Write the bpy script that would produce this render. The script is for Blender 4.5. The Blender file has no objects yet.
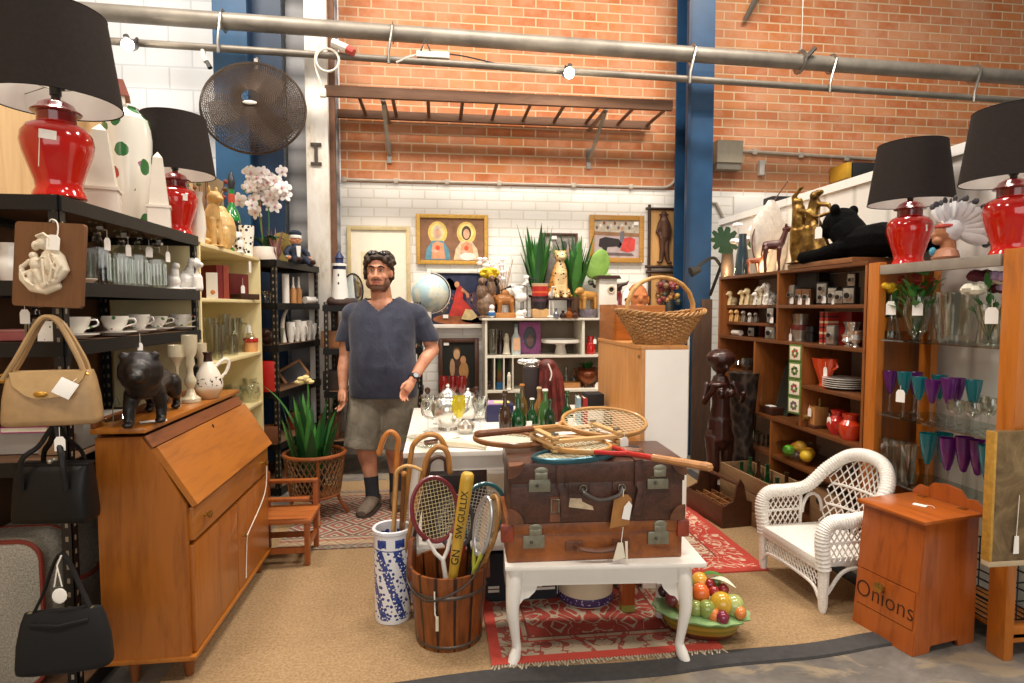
import bpy,bmesh,math,random
from mathutils import Vector as V,Matrix,Euler
from math import pi,sin,cos,tan,atan2,sqrt,radians as rad
rnd=random.Random(7)
SC=bpy.context.scene
COL=SC.collection
TH,PH,CAMH,F=rad(7.03),math.atan(33.5/600),1.42,600.0
CAM=V((0,0,CAMH))
FW=V((sin(TH)*cos(PH),cos(TH)*cos(PH),-sin(PH)))
RT=V((cos(TH),-sin(TH),0))
UP=RT.cross(FW)
def ray(px,py):return FW+RT*((px-512)/F)+UP*((341.5-py)/F)
def RX(px,py,X):r=ray(px,py);return CAM+r*(X/r.x)
def RY(px,py,Y):r=ray(px,py);return CAM+r*(Y/r.y)
def RZ(px,py,Z):r=ray(px,py);return CAM+r*((Z-CAMH)/r.z)
def dep(p):return(V(p)-CAM).dot(FW)
def S(p):return dep(p)/F
def prj(p):
 q=V(p)-CAM;d=q.dot(FW)
 return(512+F*q.dot(RT)/d,341.5-F*q.dot(UP)/d)
def up(p,z):return V((p[0],p[1],z))
def lin(h):
 if not isinstance(h,str):return tuple(h)[:3]+(1,)
 c=[int(h[i:i+2],16)/255 for i in(0,2,4)]
 return tuple(x/12.92 if x<=.04045 else((x+.055)/1.055)**2.4 for x in c)+(1,)
class NT:
 def __init__(s,name):
  s.m=bpy.data.materials.new(name);s.m.use_nodes=True
  s.t=s.m.node_tree;s.t.nodes.clear()
  s.o=s.n('ShaderNodeOutputMaterial')
 def n(s,t,**k):
  x=s.t.nodes.new(t)
  for a,b in k.items():setattr(x,a,b)
  return x
 def l(s,a,b):s.t.links.new(a,b)
 def val(s,node,key,v):
  if hasattr(v,'is_linked')or hasattr(v,'links'):s.l(v,node.inputs[key])
  else:node.inputs[key].default_value=v
 def math(s,op,a,b=None,c=None):
  x=s.n('ShaderNodeMath',operation=op)
  for i,v in enumerate((a,b,c)):
   if v is not None:s.val(x,i,v)
  return x.outputs[0]
 def mix(s,f,a,b,mode='MIX'):
  x=s.n('ShaderNodeMix',data_type='RGBA',blend_type=mode)
  s.val(x,0,f);s.val(x,6,a);s.val(x,7,b)
  return x.outputs[2]
 def ramp(s,f,stops,interp='LINEAR'):
  x=s.n('ShaderNodeValToRGB');r=x.color_ramp;r.interpolation=interp
  while len(r.elements)<len(stops):r.elements.new(.5)
  for e,(p,c)in zip(r.elements,stops):e.position=p;e.color=lin(c)
  s.l(f,x.inputs[0]);return x.outputs[0]
 def co(s,scale=(1,1,1),rot=(0,0,0),loc=(0,0,0)):
  c=s.n('ShaderNodeTexCoord');m=s.n('ShaderNodeMapping')
  m.inputs['Scale'].default_value=scale;m.inputs['Rotation'].default_value=rot;m.inputs['Location'].default_value=loc
  s.l(c.outputs['Object'],m.inputs[0]);return m.outputs[0]
 def noise(s,vec,scale,detail=3,rough=.55,dist=0):
  x=s.n('ShaderNodeTexNoise');s.l(vec,x.inputs['Vector'])
  x.inputs['Scale'].default_value=scale;x.inputs['Detail'].default_value=detail
  x.inputs['Roughness'].default_value=rough;x.inputs['Distortion'].default_value=dist
  return x.outputs[0]
 def vor(s,vec,scale,feature='F1',out='Distance',rand=1):
  x=s.n('ShaderNodeTexVoronoi',feature=feature);s.l(vec,x.inputs['Vector'])
  x.inputs['Scale'].default_value=scale;x.inputs['Randomness'].default_value=rand
  return x.outputs[out]
 def sep(s,vec):
  x=s.n('ShaderNodeSeparateXYZ');s.l(vec,x.inputs[0]);return x.outputs
 def pbr(s,col,rough=.5,metal=0,bump=None,bs=.3,bd=.005,coat=0,spec=.5,sheen=0,emit=None,es=0):
  p=s.n('ShaderNodeBsdfPrincipled')
  s.val(p,'Base Color',col);s.val(p,'Roughness',rough);s.val(p,'Metallic',metal)
  p.inputs['Coat Weight'].default_value=coat;p.inputs['Coat Roughness'].default_value=.08
  p.inputs['Specular IOR Level'].default_value=spec;p.inputs['Sheen Weight'].default_value=sheen
  if emit is not None:p.inputs['Emission Color'].default_value=lin(emit);p.inputs['Emission Strength'].default_value=es
  if bump is not None:
   b=s.n('ShaderNodeBump');b.inputs['Strength'].default_value=bs;b.inputs['Distance'].default_value=bd
   s.l(bump,b.inputs['Height']);s.l(b.outputs[0],p.inputs['Normal'])
  s.l(p.outputs[0],s.o.inputs[0]);return s.m
_mc={}
def scl(c,k):c=lin(c);return tuple(min(1,x*k)for x in c[:3])+(1,)
def mt(col,rough=.5,var=.12,sc=14,metal=0,bs=0,coat=0,spec=.5,sheen=0):
 """plain material: one colour with a soft procedural variation"""
 k=('mt',col,rough,var,sc,metal,bs,coat,spec,sheen)
 if k in _mc:return _mc[k]
 n=NT('plain_'+(col if isinstance(col,str)else 'c'))
 v=n.noise(n.co(),sc,4)
 c=n.ramp(v,[(.25,scl(col,1-var)),(.75,scl(col,1+var))])
 _mc[k]=n.pbr(c,rough,metal,v if bs else None,bs,.004,coat,spec,sheen)
 return _mc[k]
def wood(c1,c2,axis='Z',sc=1.0,rough=.42,coat=.15,bs=.08):
 k=('wd',c1,c2,axis,sc,rough,coat)
 if k in _mc:return _mc[k]
 n=NT('wood_'+c1)
 s={'X':(1.2,11,11),'Y':(11,1.2,11),'Z':(11,11,1.2)}[axis]
 vec=n.co(tuple(q*sc for q in s))
 a=n.noise(vec,2.2,5,.6,1.2);b=n.noise(vec,9,3,.6,.4)
 f=n.math('ADD',n.math('MULTIPLY',a,.7),n.math('MULTIPLY',b,.3))
 c=n.ramp(f,[(.3,c2),(.5,c1),(.72,scl(c1,1.15))])
 _mc[k]=n.pbr(c,rough,0,f,bs,.003,coat)
 return _mc[k]
def glass(tint='ffffff',refl=.25,base=.06,rough=.03):
 k=('gl',tint,refl,base,rough)
 if k in _mc:return _mc[k]
 n=NT('glass_'+tint)
 lw=n.n('ShaderNodeLayerWeight');lw.inputs[0].default_value=.35
 f=n.math('MULTIPLY_ADD',lw.outputs['Facing'],refl,base)
 t=n.n('ShaderNodeBsdfTransparent');t.inputs[0].default_value=lin(tint)
 g=n.n('ShaderNodeBsdfGlossy');g.inputs['Roughness'].default_value=rough
 g.inputs[0].default_value=(1,1,1,1)
 m=n.n('ShaderNodeMixShader');n.l(f,m.inputs[0]);n.l(t.outputs[0],m.inputs[1]);n.l(g.outputs[0],m.inputs[2])
 n.l(m.outputs[0],n.o.inputs[0]);_mc[k]=n.m
 return n.m
def cglass(c,dens=.55):
 """coloured glass: tinted see-through body with a softly scattering colour"""
 n=NT('cglass_'+c);t=n.n('ShaderNodeBsdfTransparent');t.inputs[0].default_value=scl(c,1.6);d=n.n('ShaderNodeBsdfTranslucent');d.inputs[0].default_value=lin(c);f=n.n('ShaderNodeBsdfDiffuse');f.inputs[0].default_value=lin(c)
 a=n.n('ShaderNodeMixShader');n.l(d.outputs[0],a.inputs[1]);n.l(f.outputs[0],a.inputs[2]);b=n.n('ShaderNodeMixShader');b.inputs[0].default_value=dens;n.l(t.outputs[0],b.inputs[1]);n.l(a.outputs[0],b.inputs[2])
 g=n.n('ShaderNodeBsdfGlossy');g.inputs['Roughness'].default_value=.04;lw=n.n('ShaderNodeLayerWeight');lw.inputs[0].default_value=.3;e=n.n('ShaderNodeMixShader');n.l(n.math('MULTIPLY_ADD',lw.outputs['Facing'],.35,.05),e.inputs[0]);n.l(b.outputs[0],e.inputs[1]);n.l(g.outputs[0],e.inputs[2]);n.l(e.outputs[0],n.o.inputs[0]);return n.m
def emis(col,st):
 n=NT('emit_'+col);e=n.n('ShaderNodeEmission');e.inputs[0].default_value=lin(col);e.inputs[1].default_value=st
 n.l(e.outputs[0],n.o.inputs[0]);return n.m
def TM(loc=(0,0,0),rx=0,ry=0,rz=0,s=(1,1,1)):
 if not hasattr(s,'__len__'):s=(s,s,s)
 return Matrix.Translation(V(loc))@Euler((rx,ry,rz)).to_matrix().to_4x4()@Matrix.Diagonal((*s,1))
class MB:
 def __init__(s):s.bm=bmesh.new();s.mats=[];s.T=Matrix.Identity(4)
 def mi(s,m):
  if m not in s.mats:s.mats.append(m)
  return s.mats.index(m)
 def mesh(s,vs,fs,mat,T=None):
  T=s.T@T if T is not None else s.T
  b=[s.bm.verts.new(T@V(v))for v in vs];i=s.mi(mat);out=[]
  for f in fs:
   try:
    q=s.bm.faces.new([b[k]for k in f]);q.material_index=i;q.smooth=True;out.append(q)
   except ValueError:pass
  return b,out
 def box(s,c,d,mat,bev=0,rz=0,T=None,rx=0,ry=0):
  x,y,z=d[0]/2,d[1]/2,d[2]/2
  M_=TM(c,rx,ry,rz)
  if T is not None:M_=T@M_
  vs=[(i,j,k)for i in(-x,x)for j in(-y,y)for k in(-z,z)]
  fs=[(0,1,3,2),(4,6,7,5),(0,4,5,1),(2,3,7,6),(0,2,6,4),(1,5,7,3)]
  b,q=s.mesh(vs,fs,mat,M_)
  if bev:
   es=list({e for f in q for e in f.edges})
   bmesh.ops.bevel(s.bm,geom=es,offset=bev,segments=2,affect='EDGES',profile=.6,material=s.mi(mat))
  return s
 def bx(s,x0,x1,y0,y1,z0,z1,mat,bev=0):
  return s.box(((x0+x1)/2,(y0+y1)/2,(z0+z1)/2),(abs(x1-x0),abs(y1-y0),abs(z1-z0)),mat,bev)
 def tube(s,pts,r,mat,seg=6,closed=False,sq=None,T=None,capr=False):
  pts=[V(p)for p in pts];n=len(pts)
  if n<2:return s
  rr=list(r)if hasattr(r,'__len__')else[r]*n
  tan_=[]
  for i in range(n):
   a=pts[(i-1)%n]if(closed or i>0)else pts[i]
   b=pts[(i+1)%n]if(closed or i<n-1)else pts[i]
   t=b-a
   tan_.append(t.normalized()if t.length>1e-9 else V((0,0,1)))
  up0=V((0,0,1))if abs(tan_[0].z)<.9 else V((1,0,0))
  u=(up0-tan_[0]*up0.dot(tan_[0])).normalized()
  vs=[]
  for i in range(n):
   t=tan_[i];u=u-t*u.dot(t)
   u=u.normalized()if u.length>1e-6 else t.orthogonal().normalized()
   w=t.cross(u)
   for k in range(seg):
    a=2*pi*k/seg
    ca,sa=cos(a)*rr[i],sin(a)*rr[i]
    if sq:ca*=sq[0];sa*=sq[1]
    vs.append(pts[i]+u*ca+w*sa)
  fs=[]
  for i in range(n if closed else n-1):
   j=(i+1)%n
   for k in range(seg):
    l=(k+1)%seg
    fs.append((i*seg+k,i*seg+l,j*seg+l,j*seg+k))
  if not closed:
   fs.append(tuple(reversed(range(seg))));fs.append(tuple((n-1)*seg+k for k in range(seg)))
  s.mesh(vs,fs,mat,T);return s
 def lathe(s,prof,mat,seg=20,c=(0,0,0),sq=(1,1),T=None,caps=True,wob=None):
  vs=[];rings=[]
  for(r,z)in prof:
   if r<1e-5:rings.append([len(vs)]);vs.append((c[0],c[1],c[2]+z))
   else:
    ids=[]
    for k in range(seg):
     a=2*pi*k/seg;q=r*(wob(a,z)if wob else 1)
     ids.append(len(vs));vs.append((c[0]+q*cos(a)*sq[0],c[1]+q*sin(a)*sq[1],c[2]+z))
    rings.append(ids)
  fs=[]
  for A,B in zip(rings,rings[1:]):
   if len(A)==1 and len(B)==1:continue
   for k in range(seg):
    l=(k+1)%seg
    if len(A)==1:fs.append((A[0],B[l],B[k]))
    elif len(B)==1:fs.append((A[k],A[l],B[0]))
    else:fs.append((A[k],A[l],B[l],B[k]))
  if caps:
   if len(rings[0])>1:fs.append(tuple(reversed(rings[0])))
   if len(rings[-1])>1:fs.append(tuple(rings[-1]))
  s.mesh(vs,fs,mat,T);return s
 def ball(s,c,r,mat,seg=12,T=None,rx=0,ry=0,rz=0):
  if not hasattr(r,'__len__'):r=(r,r,r)
  M_=TM(c,rx,ry,rz,r)
  if T is not None:M_=T@M_
  h=max(4,seg//2)
  prof=[(sin(pi*i/h),-cos(pi*i/h))for i in range(h+1)]
  prof[0]=(0,-1);prof[-1]=(0,1)
  return s.lathe(prof,mat,seg,T=M_)
 def prism(s,poly,y0,y1,mat,T=None):
  """polygon in XZ, extruded in Y"""
  n=len(poly)
  vs=[(x,y0,z)for x,z in poly]+[(x,y1,z)for x,z in poly]
  fs=[tuple(range(n)),tuple(reversed(range(n,2*n)))]+[(i,i+n,(i+1)%n+n,(i+1)%n)for i in range(n)]
  b,q=s.mesh(vs,fs,mat,T)
  for f in q[:2]:f.smooth=False
  return s
 def loft(s,rings,mat,cap=True,T=None,close=True):
  n=len(rings[0]);vs=[p for r in rings for p in r];fs=[]
  for i in range(len(rings)-1):
   for k in range(n if close else n-1):
    l=(k+1)%n
    fs.append((i*n+k,i*n+l,(i+1)*n+l,(i+1)*n+k))
  if cap and close:
   fs.append(tuple(reversed(range(n))));fs.append(tuple((len(rings)-1)*n+k for k in range(n)))
  s.mesh(vs,fs,mat,T);return s
 def text(s,body,size,mat,T,ext=.001,al='CENTER',off=0):
  cu=bpy.data.curves.new('t','FONT');cu.body=body;cu.size=size;cu.extrude=ext;cu.offset=off
  cu.align_x=al;cu.align_y='CENTER';cu.resolution_u=3
  o=bpy.data.objects.new('t',cu);COL.objects.link(o)
  dg=bpy.context.evaluated_depsgraph_get();me=bpy.data.meshes.new_from_object(o.evaluated_get(dg))
  s.mesh([v.co for v in me.vertices],[tuple(p.vertices)for p in me.polygons],mat,T)
  bpy.data.objects.remove(o);bpy.data.curves.remove(cu);bpy.data.meshes.remove(me)
  return s
 def me(s,name,ang=35):
  m=bpy.data.meshes.new(name)
  bmesh.ops.recalc_face_normals(s.bm,faces=s.bm.faces)
  s.bm.to_mesh(m);s.bm.free()
  for q in s.mats:m.materials.append(q)
  try:m.set_sharp_from_angle(angle=rad(ang))
  except Exception:pass
  return m
 def obj(s,name,parent=None,label=None,cat=None,loc=(0,0,0),rz=0,group=None,kind=None,ang=35,rot=None):
  return mkobj(name,s.me(name,ang),parent,label,cat,loc,rz,group,kind,rot)
def props(o,label=None,cat=None,group=None,kind=None):
 if label:o['label']=label
 if cat:o['category']=cat
 if group:o['group']=group
 if kind:o['kind']=kind
 return o
def mkobj(name,me,parent=None,label=None,cat=None,loc=(0,0,0),rz=0,group=None,kind=None,rot=None,s=1):
 o=bpy.data.objects.new(name,me);COL.objects.link(o);o.scale=s if hasattr(s,'__len__')else(s,s,s)
 o.location=V(loc);o.rotation_euler=rot if rot else(0,0,rz)
 if parent:o.parent=parent
 return props(o,label,cat,group,kind)
def thing(name,label,cat,loc=(0,0,0),rz=0,group=None,rot=None,s=1):
 o=mkobj(name,None,None,label,cat,loc,rz,group,None,rot);o.empty_display_size=.05;o.scale=(s,s,s)
 return o
def kids(o):return[c for c in COL.objects if c.parent==o]
def dup(o,loc=None,rz=None,label=None,group=None,parent=None,s=None):
 c=o.copy();COL.objects.link(c)
 if parent:c.parent=parent
 for ch in list(o.children):dup(ch,parent=c)
 if loc is not None:c.location=V(loc)
 if rz is not None:c.rotation_euler=(0,0,rz)
 if s is not None:c.scale=(s,s,s)if not hasattr(s,'__len__')else s
 return props(c,label,None,group)
def fuse(mb,vox,it=4,mat=None):
 """melt the pieces of a builder into one continuous surface"""
 me=mb.me('f');o=bpy.data.objects.new('f',me);COL.objects.link(o)
 r=o.modifiers.new('r','REMESH');r.mode='VOXEL';r.voxel_size=vox;r.use_smooth_shade=True
 if it:
  q=o.modifiers.new('s','SMOOTH');q.iterations=it;q.factor=.5
 dg=bpy.context.evaluated_depsgraph_get();m2=bpy.data.meshes.new_from_object(o.evaluated_get(dg))
 mats=[mat]if mat else mb.mats[:1]
 m2.materials.clear()
 for q in mats:m2.materials.append(q)
 for p in m2.polygons:p.material_index=0;p.use_smooth=True
 bpy.data.objects.remove(o);bpy.data.meshes.remove(me)
 return m2
def paint(me,fn,mats):
 base=len(me.materials)
 for m in mats:me.materials.append(m)
 for p in me.polygons:
  i=fn(p.center,p.normal)
  if i is not None:p.material_index=base+i
 return me
def arc(c,r,a0,a1,n,ax='XZ'):
 out=[]
 for i in range(n+1):
  a=a0+(a1-a0)*i/n;p,q=r*cos(a),r*sin(a)
  out.append((c[0]+p,c[1],c[2]+q)if ax=='XZ' else(c[0]+p,c[1]+q,c[2])if ax=='XY' else(c[0],c[1]+p,c[2]+q))
 return out
def spl(pts,n=6):
 """smooth curve through points"""
 P=[V(p)for p in pts];P=[P[0]*2-P[1]]+P+[P[-1]*2-P[-2]];out=[]
 for i in range(1,len(P)-2):
  a,b,c,d=P[i-1:i+3]
  for k in range(n):
   t=k/n
   out.append(.5*(2*b+(c-a)*t+(2*a-5*b+4*c-d)*t*t+(3*b-a-3*c+d)*t**3))
 return out+[P[-2]]
def lerp(a,b,t):return a+(b-a)*t
EXPO,WORLD,LAMP,DOOR,CLIP=-0.1,0.15,135,200,14
# world, camera, lamps
cam=bpy.data.cameras.new('camera');camo=bpy.data.objects.new('camera',cam);COL.objects.link(camo)
cam.sensor_width=36;cam.lens=F/1024*36;cam.clip_start=.05;cam.clip_end=60
camo.location=CAM;camo.rotation_euler=(pi/2-PH,0,-TH);SC.camera=camo
SC.view_settings.view_transform='Standard';SC.view_settings.look='None'
SC.view_settings.gamma=1;SC.view_settings.use_curve_mapping=False;SC.view_settings.exposure=EXPO
w=bpy.data.worlds.new('hall');SC.world=w;w.use_nodes=True
bg=w.node_tree.nodes['Background'];bg.inputs[0].default_value=lin('fff8f0');bg.inputs[1].default_value=WORLD
SC.cycles.max_bounces=10;SC.cycles.transparent_max_bounces=24;SC.cycles.glossy_bounces=3;SC.cycles.diffuse_bounces=4
def area(name,loc,sx,sy,power,col,target=None):
 l=bpy.data.lights.new(name,'AREA');l.shape='RECTANGLE';l.size=sx;l.size_y=sy;l.energy=power;l.color=lin(col)[:3]
 o=bpy.data.objects.new(name,l);COL.objects.link(o);o.location=loc
 if target:o.rotation_euler=(V(target)-V(loc)).to_track_quat('-Z','Y').to_euler()
 return o
def point(name,loc,power,col='ffe2b8',r=.04):
 l=bpy.data.lights.new(name,'POINT');l.energy=power;l.color=lin(col)[:3];l.shadow_soft_size=r
 o=bpy.data.objects.new(name,l);COL.objects.link(o);o.location=loc;return o
for i,(x,y)in enumerate([(-2.4,.4),(.4,.4),(3.2,.4),(-2.0,3.6),(.4,3.6),(2.8,3.6)]):
 area('hall_light',(x,y,5.6),1.3,.5,LAMP*(1.2 if y>2 else .75),'fff3e4')
area('roller_door_daylight',(.3,-5.0,2.6),7,3.6,DOOR,'fffaf4',(.2,3,1.2))
# shell
def brick_mat(name,c1,c2,mortar,paint_=False):
 n=NT(name);c=n.n('ShaderNodeTexCoord');s=n.sep(c.outputs['Object'])
 cb=n.n('ShaderNodeCombineXYZ');n.l(s[0],cb.inputs[0]);n.l(s[2],cb.inputs[1])
 b=n.n('ShaderNodeTexBrick');n.l(cb.outputs[0],b.inputs['Vector'])
 b.inputs['Scale'].default_value=1;b.inputs['Brick Width'].default_value=.24;b.inputs['Row Height'].default_value=.088
 b.inputs['Mortar Size'].default_value=.0085;b.inputs['Mortar Smooth'].default_value=.3;b.offset=.5;b.squash=1
 b.inputs['Color1'].default_value=lin(c1);b.inputs['Color2'].default_value=lin(c2);b.inputs['Mortar'].default_value=lin(mortar);b.inputs['Bias'].default_value=-.15
 ns=n.noise(c.outputs['Object'],5,6,.65);nb=n.noise(c.outputs['Object'],1.1,3,.6)
 if paint_:
  col=n.mix(n.math('MULTIPLY',n.ramp(ns,[(.62,'000000'),(.8,'ffffff')]),.16),b.outputs[0],lin('8a8078'))
  h=n.math('ADD',n.math('MULTIPLY',b.outputs['Fac'],-1),n.math('MULTIPLY',ns,.4))
  return n.pbr(col,.7,0,h,.45,.006)
 f1=n.ramp(ns,[(.42,'000000'),(.62,'ffffff')])
 col=n.mix(n.math('MULTIPLY',f1,.55),b.outputs[0],lin('d09a78'))
 f2=n.ramp(nb,[(.45,'000000'),(.72,'ffffff')])
 col=n.mix(n.math('MULTIPLY',f2,.3),col,lin('c9a387'))
 h=n.math('ADD',n.math('MULTIPLY',b.outputs['Fac'],-1),n.math('MULTIPLY',ns,.6))
 return n.pbr(col,.85,0,h,.6,.01)
WY=5.9
m_brick=brick_mat('red_brick','b56434','ca844e','d2b793')
m_wbrick=brick_mat('white_painted_brick','f7f4ee','f2eee6','e6e0d5',True)
def st(name,mb):return mb.obj(name,kind='structure')
m=MB();m.bx(-.9,11,WY,WY+.22,2.61,6.2,m_brick);st('wall_back_upper',m)
m=MB();m.bx(-.9,11,WY,WY+.22,0,2.61,m_wbrick);st('wall_back_lower',m)
n=NT('white_block');c=n.n('ShaderNodeTexCoord');s_=n.sep(c.outputs['Object']);cb=n.n('ShaderNodeCombineXYZ');n.l(s_[0],cb.inputs[0]);n.l(s_[2],cb.inputs[1])
b=n.n('ShaderNodeTexBrick');n.l(cb.outputs[0],b.inputs['Vector']);b.inputs['Scale'].default_value=1;b.inputs['Brick Width'].default_value=.4;b.inputs['Row Height'].default_value=.2
b.inputs['Mortar Size'].default_value=.008;b.inputs['Color1'].default_value=lin('eef0f2');b.inputs['Color2'].default_value=lin('e6e9ed');b.inputs['Mortar'].default_value=lin('d3d7dc')
m_block=n.pbr(b.outputs[0],.7,0,n.math('MULTIPLY',b.outputs['Fac'],-1),.4,.006)
m=MB();m.bx(-7,-.9,WY,WY+.22,0,6.2,m_block);st('wall_back_left',m)
n=NT('old_concrete');co=n.co();a=n.noise(co,1.6,6,.65,.6);b2=n.noise(co,14,5,.7);e=n.vor(co,1.1,'DISTANCE_TO_EDGE')
col=n.ramp(n.math('ADD',n.math('MULTIPLY',a,.75),n.math('MULTIPLY',b2,.25)),[(.3,'4b4642'),(.48,'6c6660'),(.6,'857d74'),(.74,'a09482')])
col=n.mix(n.math('MULTIPLY',n.ramp(n.noise(n.co((1,1.6,1),(0,0,.4)),2.6,4,.6,1.5),[(.52,'000000'),(.6,'ffffff')]),.55),col,lin('9c8a6c'));col=n.mix(n.math('MULTIPLY',n.ramp(e,[(0,'ffffff'),(.004,'000000')]),.35),col,lin('3b3733'))
m_conc=n.pbr(col,.75,0,b2,.3,.004)
m=MB();m.bx(-7,11,-3,WY+.2,-.1,0,m_conc);st('floor',m)
m_ply=wood('d9b98a','c8a273','Z',.5,.6,0)
m=MB();m.bx(-1.86,-1.82,1.0,5.75,0,2.5,m_ply);st('wall_left',m)
n=NT('white_boards');co=n.n('ShaderNodeTexCoord');s_=n.sep(co.outputs['Object'])
g=n.math('PINGPONG',s_[1],.15);gv=n.ramp(g,[(0,'000000'),(.03,'ffffff')])
col=n.mix(gv,lin('c9c6c0'),n.ramp(n.noise(co.outputs['Object'],3,4),[(.3,'e6e3dd'),(.7,'f2f0ea')]))
m_wpan=n.pbr(col,.5,0,gv,.3,.004)
m=MB();m.bx(2.66,2.70,.6,5.45,0,2.2,m_wpan);st('wall_right',m)
m=MB();m.bx(2.64,2.72,.6,5.45,2.2,2.255,mt('f4f2ee',.5,.04));st('trim_right',m)
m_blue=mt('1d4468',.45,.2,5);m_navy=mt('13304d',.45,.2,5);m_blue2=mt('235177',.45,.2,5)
pA,pB=RY(686,100,5.5),RY(713,100,5.5)
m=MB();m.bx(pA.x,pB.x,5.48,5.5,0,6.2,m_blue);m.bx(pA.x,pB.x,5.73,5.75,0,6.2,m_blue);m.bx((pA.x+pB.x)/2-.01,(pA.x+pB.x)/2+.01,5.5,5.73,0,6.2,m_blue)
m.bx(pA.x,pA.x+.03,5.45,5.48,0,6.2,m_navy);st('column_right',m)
pA,pB,pC=RY(215,100,5.5),RY(249,100,5.5),RY(283,100,5.66)
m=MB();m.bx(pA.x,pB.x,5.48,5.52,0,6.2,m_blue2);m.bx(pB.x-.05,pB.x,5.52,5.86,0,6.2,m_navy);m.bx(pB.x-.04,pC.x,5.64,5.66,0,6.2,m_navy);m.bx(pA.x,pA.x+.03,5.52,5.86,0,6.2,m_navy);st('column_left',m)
n=NT('grey_block');co=n.n('ShaderNodeTexCoord');s_=n.sep(co.outputs['Object']);g=n.math('PINGPONG',s_[2],.11)
col=n.mix(n.ramp(g,[(0,'000000'),(.08,'ffffff')]),lin('77777a'),n.ramp(n.noise(co.outputs['Object'],4,4),[(.3,'9b9ca0'),(.7,'b6b7ba')]))
m_grey=n.pbr(col,.8)
pD,pE=RY(309,100,5.74),RY(344,100,5.74)
m=MB();m.bx(pC.x+.01,-.91,5.76,5.89,0,6.2,m_grey);st('pier_left',m)
pD,pE=RY(307,150,5.5),RY(329,150,5.5)
n=NT('worn_white_post');co=n.co((1,1,.35));a=n.noise(co,4,5,.7)
m_post=n.pbr(n.ramp(a,[(.3,'a88f72'),(.42,'d9d2c6'),(.6,'efece6')]),.6)
m=MB();m.bx(pD.x,pE.x,5.46,5.7,0,6.2,m_post,.004);m.bx(pE.x+.002,pE.x+.05,5.52,5.56,0,6.2,mt('6b4a38',.8,.3));st('post_left',m)
m=MB();p=RY(316,154,5.45);br=mt('40352d',.7,.3)
m.bx(p.x-.045,p.x+.045,5.445,5.46,p.z+.07,p.z+.095,br);m.bx(p.x-.045,p.x+.045,5.445,5.46,p.z-.095,p.z-.07,br);m.bx(p.x-.014,p.x+.014,5.445,5.46,p.z-.07,p.z+.07,br)
m.obj('steel_bracket',label='rusty I-shaped steel bracket on the white post',cat='bracket')
# carpet and rugs
n=NT('beige_carpet');co=n.co();a=n.noise(co,90,3,.7);b2=n.noise(co,2.2,4,.6)
col=n.mix(n.math('MULTIPLY',b2,.5),n.ramp(a,[(.3,'7f6648'),(.5,'9a7f5e'),(.7,'ae946f')]),lin('957a59'))
m_carp=n.pbr(col,.95,0,a,.5,.004,0,.2)
t=thing('floor_carpet','large beige carpet with a dark grey bound edge covering the stall floor','carpet')
def edge(x):return 2.235+.085*min(1,max(0,(x-.9)/.9))-.03*max(0,-x)+.012*sin(x*3.1)+.01*sin(x*7)
xs=[-1.05+3.2*i/60 for i in range(61)]
m=MB();m.mesh([(x,edge(x),z)for x in xs for z in(.001,.009)]+[(x,4.95,z)for x in xs for z in(.001,.009)],[(2*i+1,2*i+3,122+2*i+3,122+2*i+1)for i in range(60)]+[(2*i,2*i+2,2*i+3,2*i+1)for i in range(60)],m_carp)
m.obj('pile',t)
m=MB();m_bind=mt('3c3a3a',.9,.2,40)
m.loft([[(x,edge(x)-.085,.001),(x,edge(x)-.08,.011),(x,edge(x)+.006,.013),(x,edge(x)+.006,.0095)]for x in xs],m_bind)
m.bx(2.10,2.19,2.24,4.95,.001,.012,m_bind);m.obj('binding',t)
def rug_mat(name,w,h,border,cols,red='b5332c',cream='cdbda4',dark='7d2a28',sc=7):
 n=NT(name);c=n.n('ShaderNodeTexCoord');s=n.sep(c.outputs['Object'])
 ax=n.math('ABSOLUTE',s[0]);ay=n.math('ABSOLUTE',s[1])
 d=n.math('MINIMUM',n.math('SUBTRACT',w/2,ax),n.math('SUBTRACT',h/2,ay))
 sym=n.n('ShaderNodeCombineXYZ');n.l(ax,sym.inputs[0]);n.l(s[1],sym.inputs[1])
 wv=n.n('ShaderNodeTexNoise');n.l(sym.outputs[0],wv.inputs['Vector']);wv.inputs['Scale'].default_value=sc;wv.inputs['Detail'].default_value=1;wv.inputs['Distortion'].default_value=2.2
 vo=n.vor(sym.outputs[0],sc*1.1,'F1');vine=n.math('ABSOLUTE',n.math('SUBTRACT',wv.outputs[0],.5))
 vm=n.ramp(vine,[(0,'ffffff'),(.03,'ffffff'),(.045,'000000')])
 fm=n.ramp(n.math('ADD',vo,n.math('MULTIPLY',n.math('SINE',n.math('MULTIPLY',vo,60)),.06)),[(.2,'ffffff'),(.26,'000000')])
 pat=n.math('MAXIMUM',vm,fm)
 fuzz=n.noise(c.outputs['Object'],160,2)
 A=n.mix(pat,lin(cols[0]),lin(cols[1]));B=n.mix(pat,lin(cols[2]),lin(cols[3]))
 b1=n.ramp(d,[(0,'000000'),(border,'000000'),(border+.004,'ffffff')])
 col=n.mix(b1,B,A)
 for(x,wd,cc)in((border,.012,dark),(.0,.045,red),(border-.03,.01,red)):
  k=n.math('LESS_THAN',n.math('ABSOLUTE',n.math('SUBTRACT',d,x+wd/2)),wd/2);col=n.mix(k,col,lin(cc))
 col=n.mix(n.math('MULTIPLY',fuzz,.35),col,lin('8d7a66'))
 return n.pbr(col,.95,0,fuzz,.5,.003,0,.15)
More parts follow.
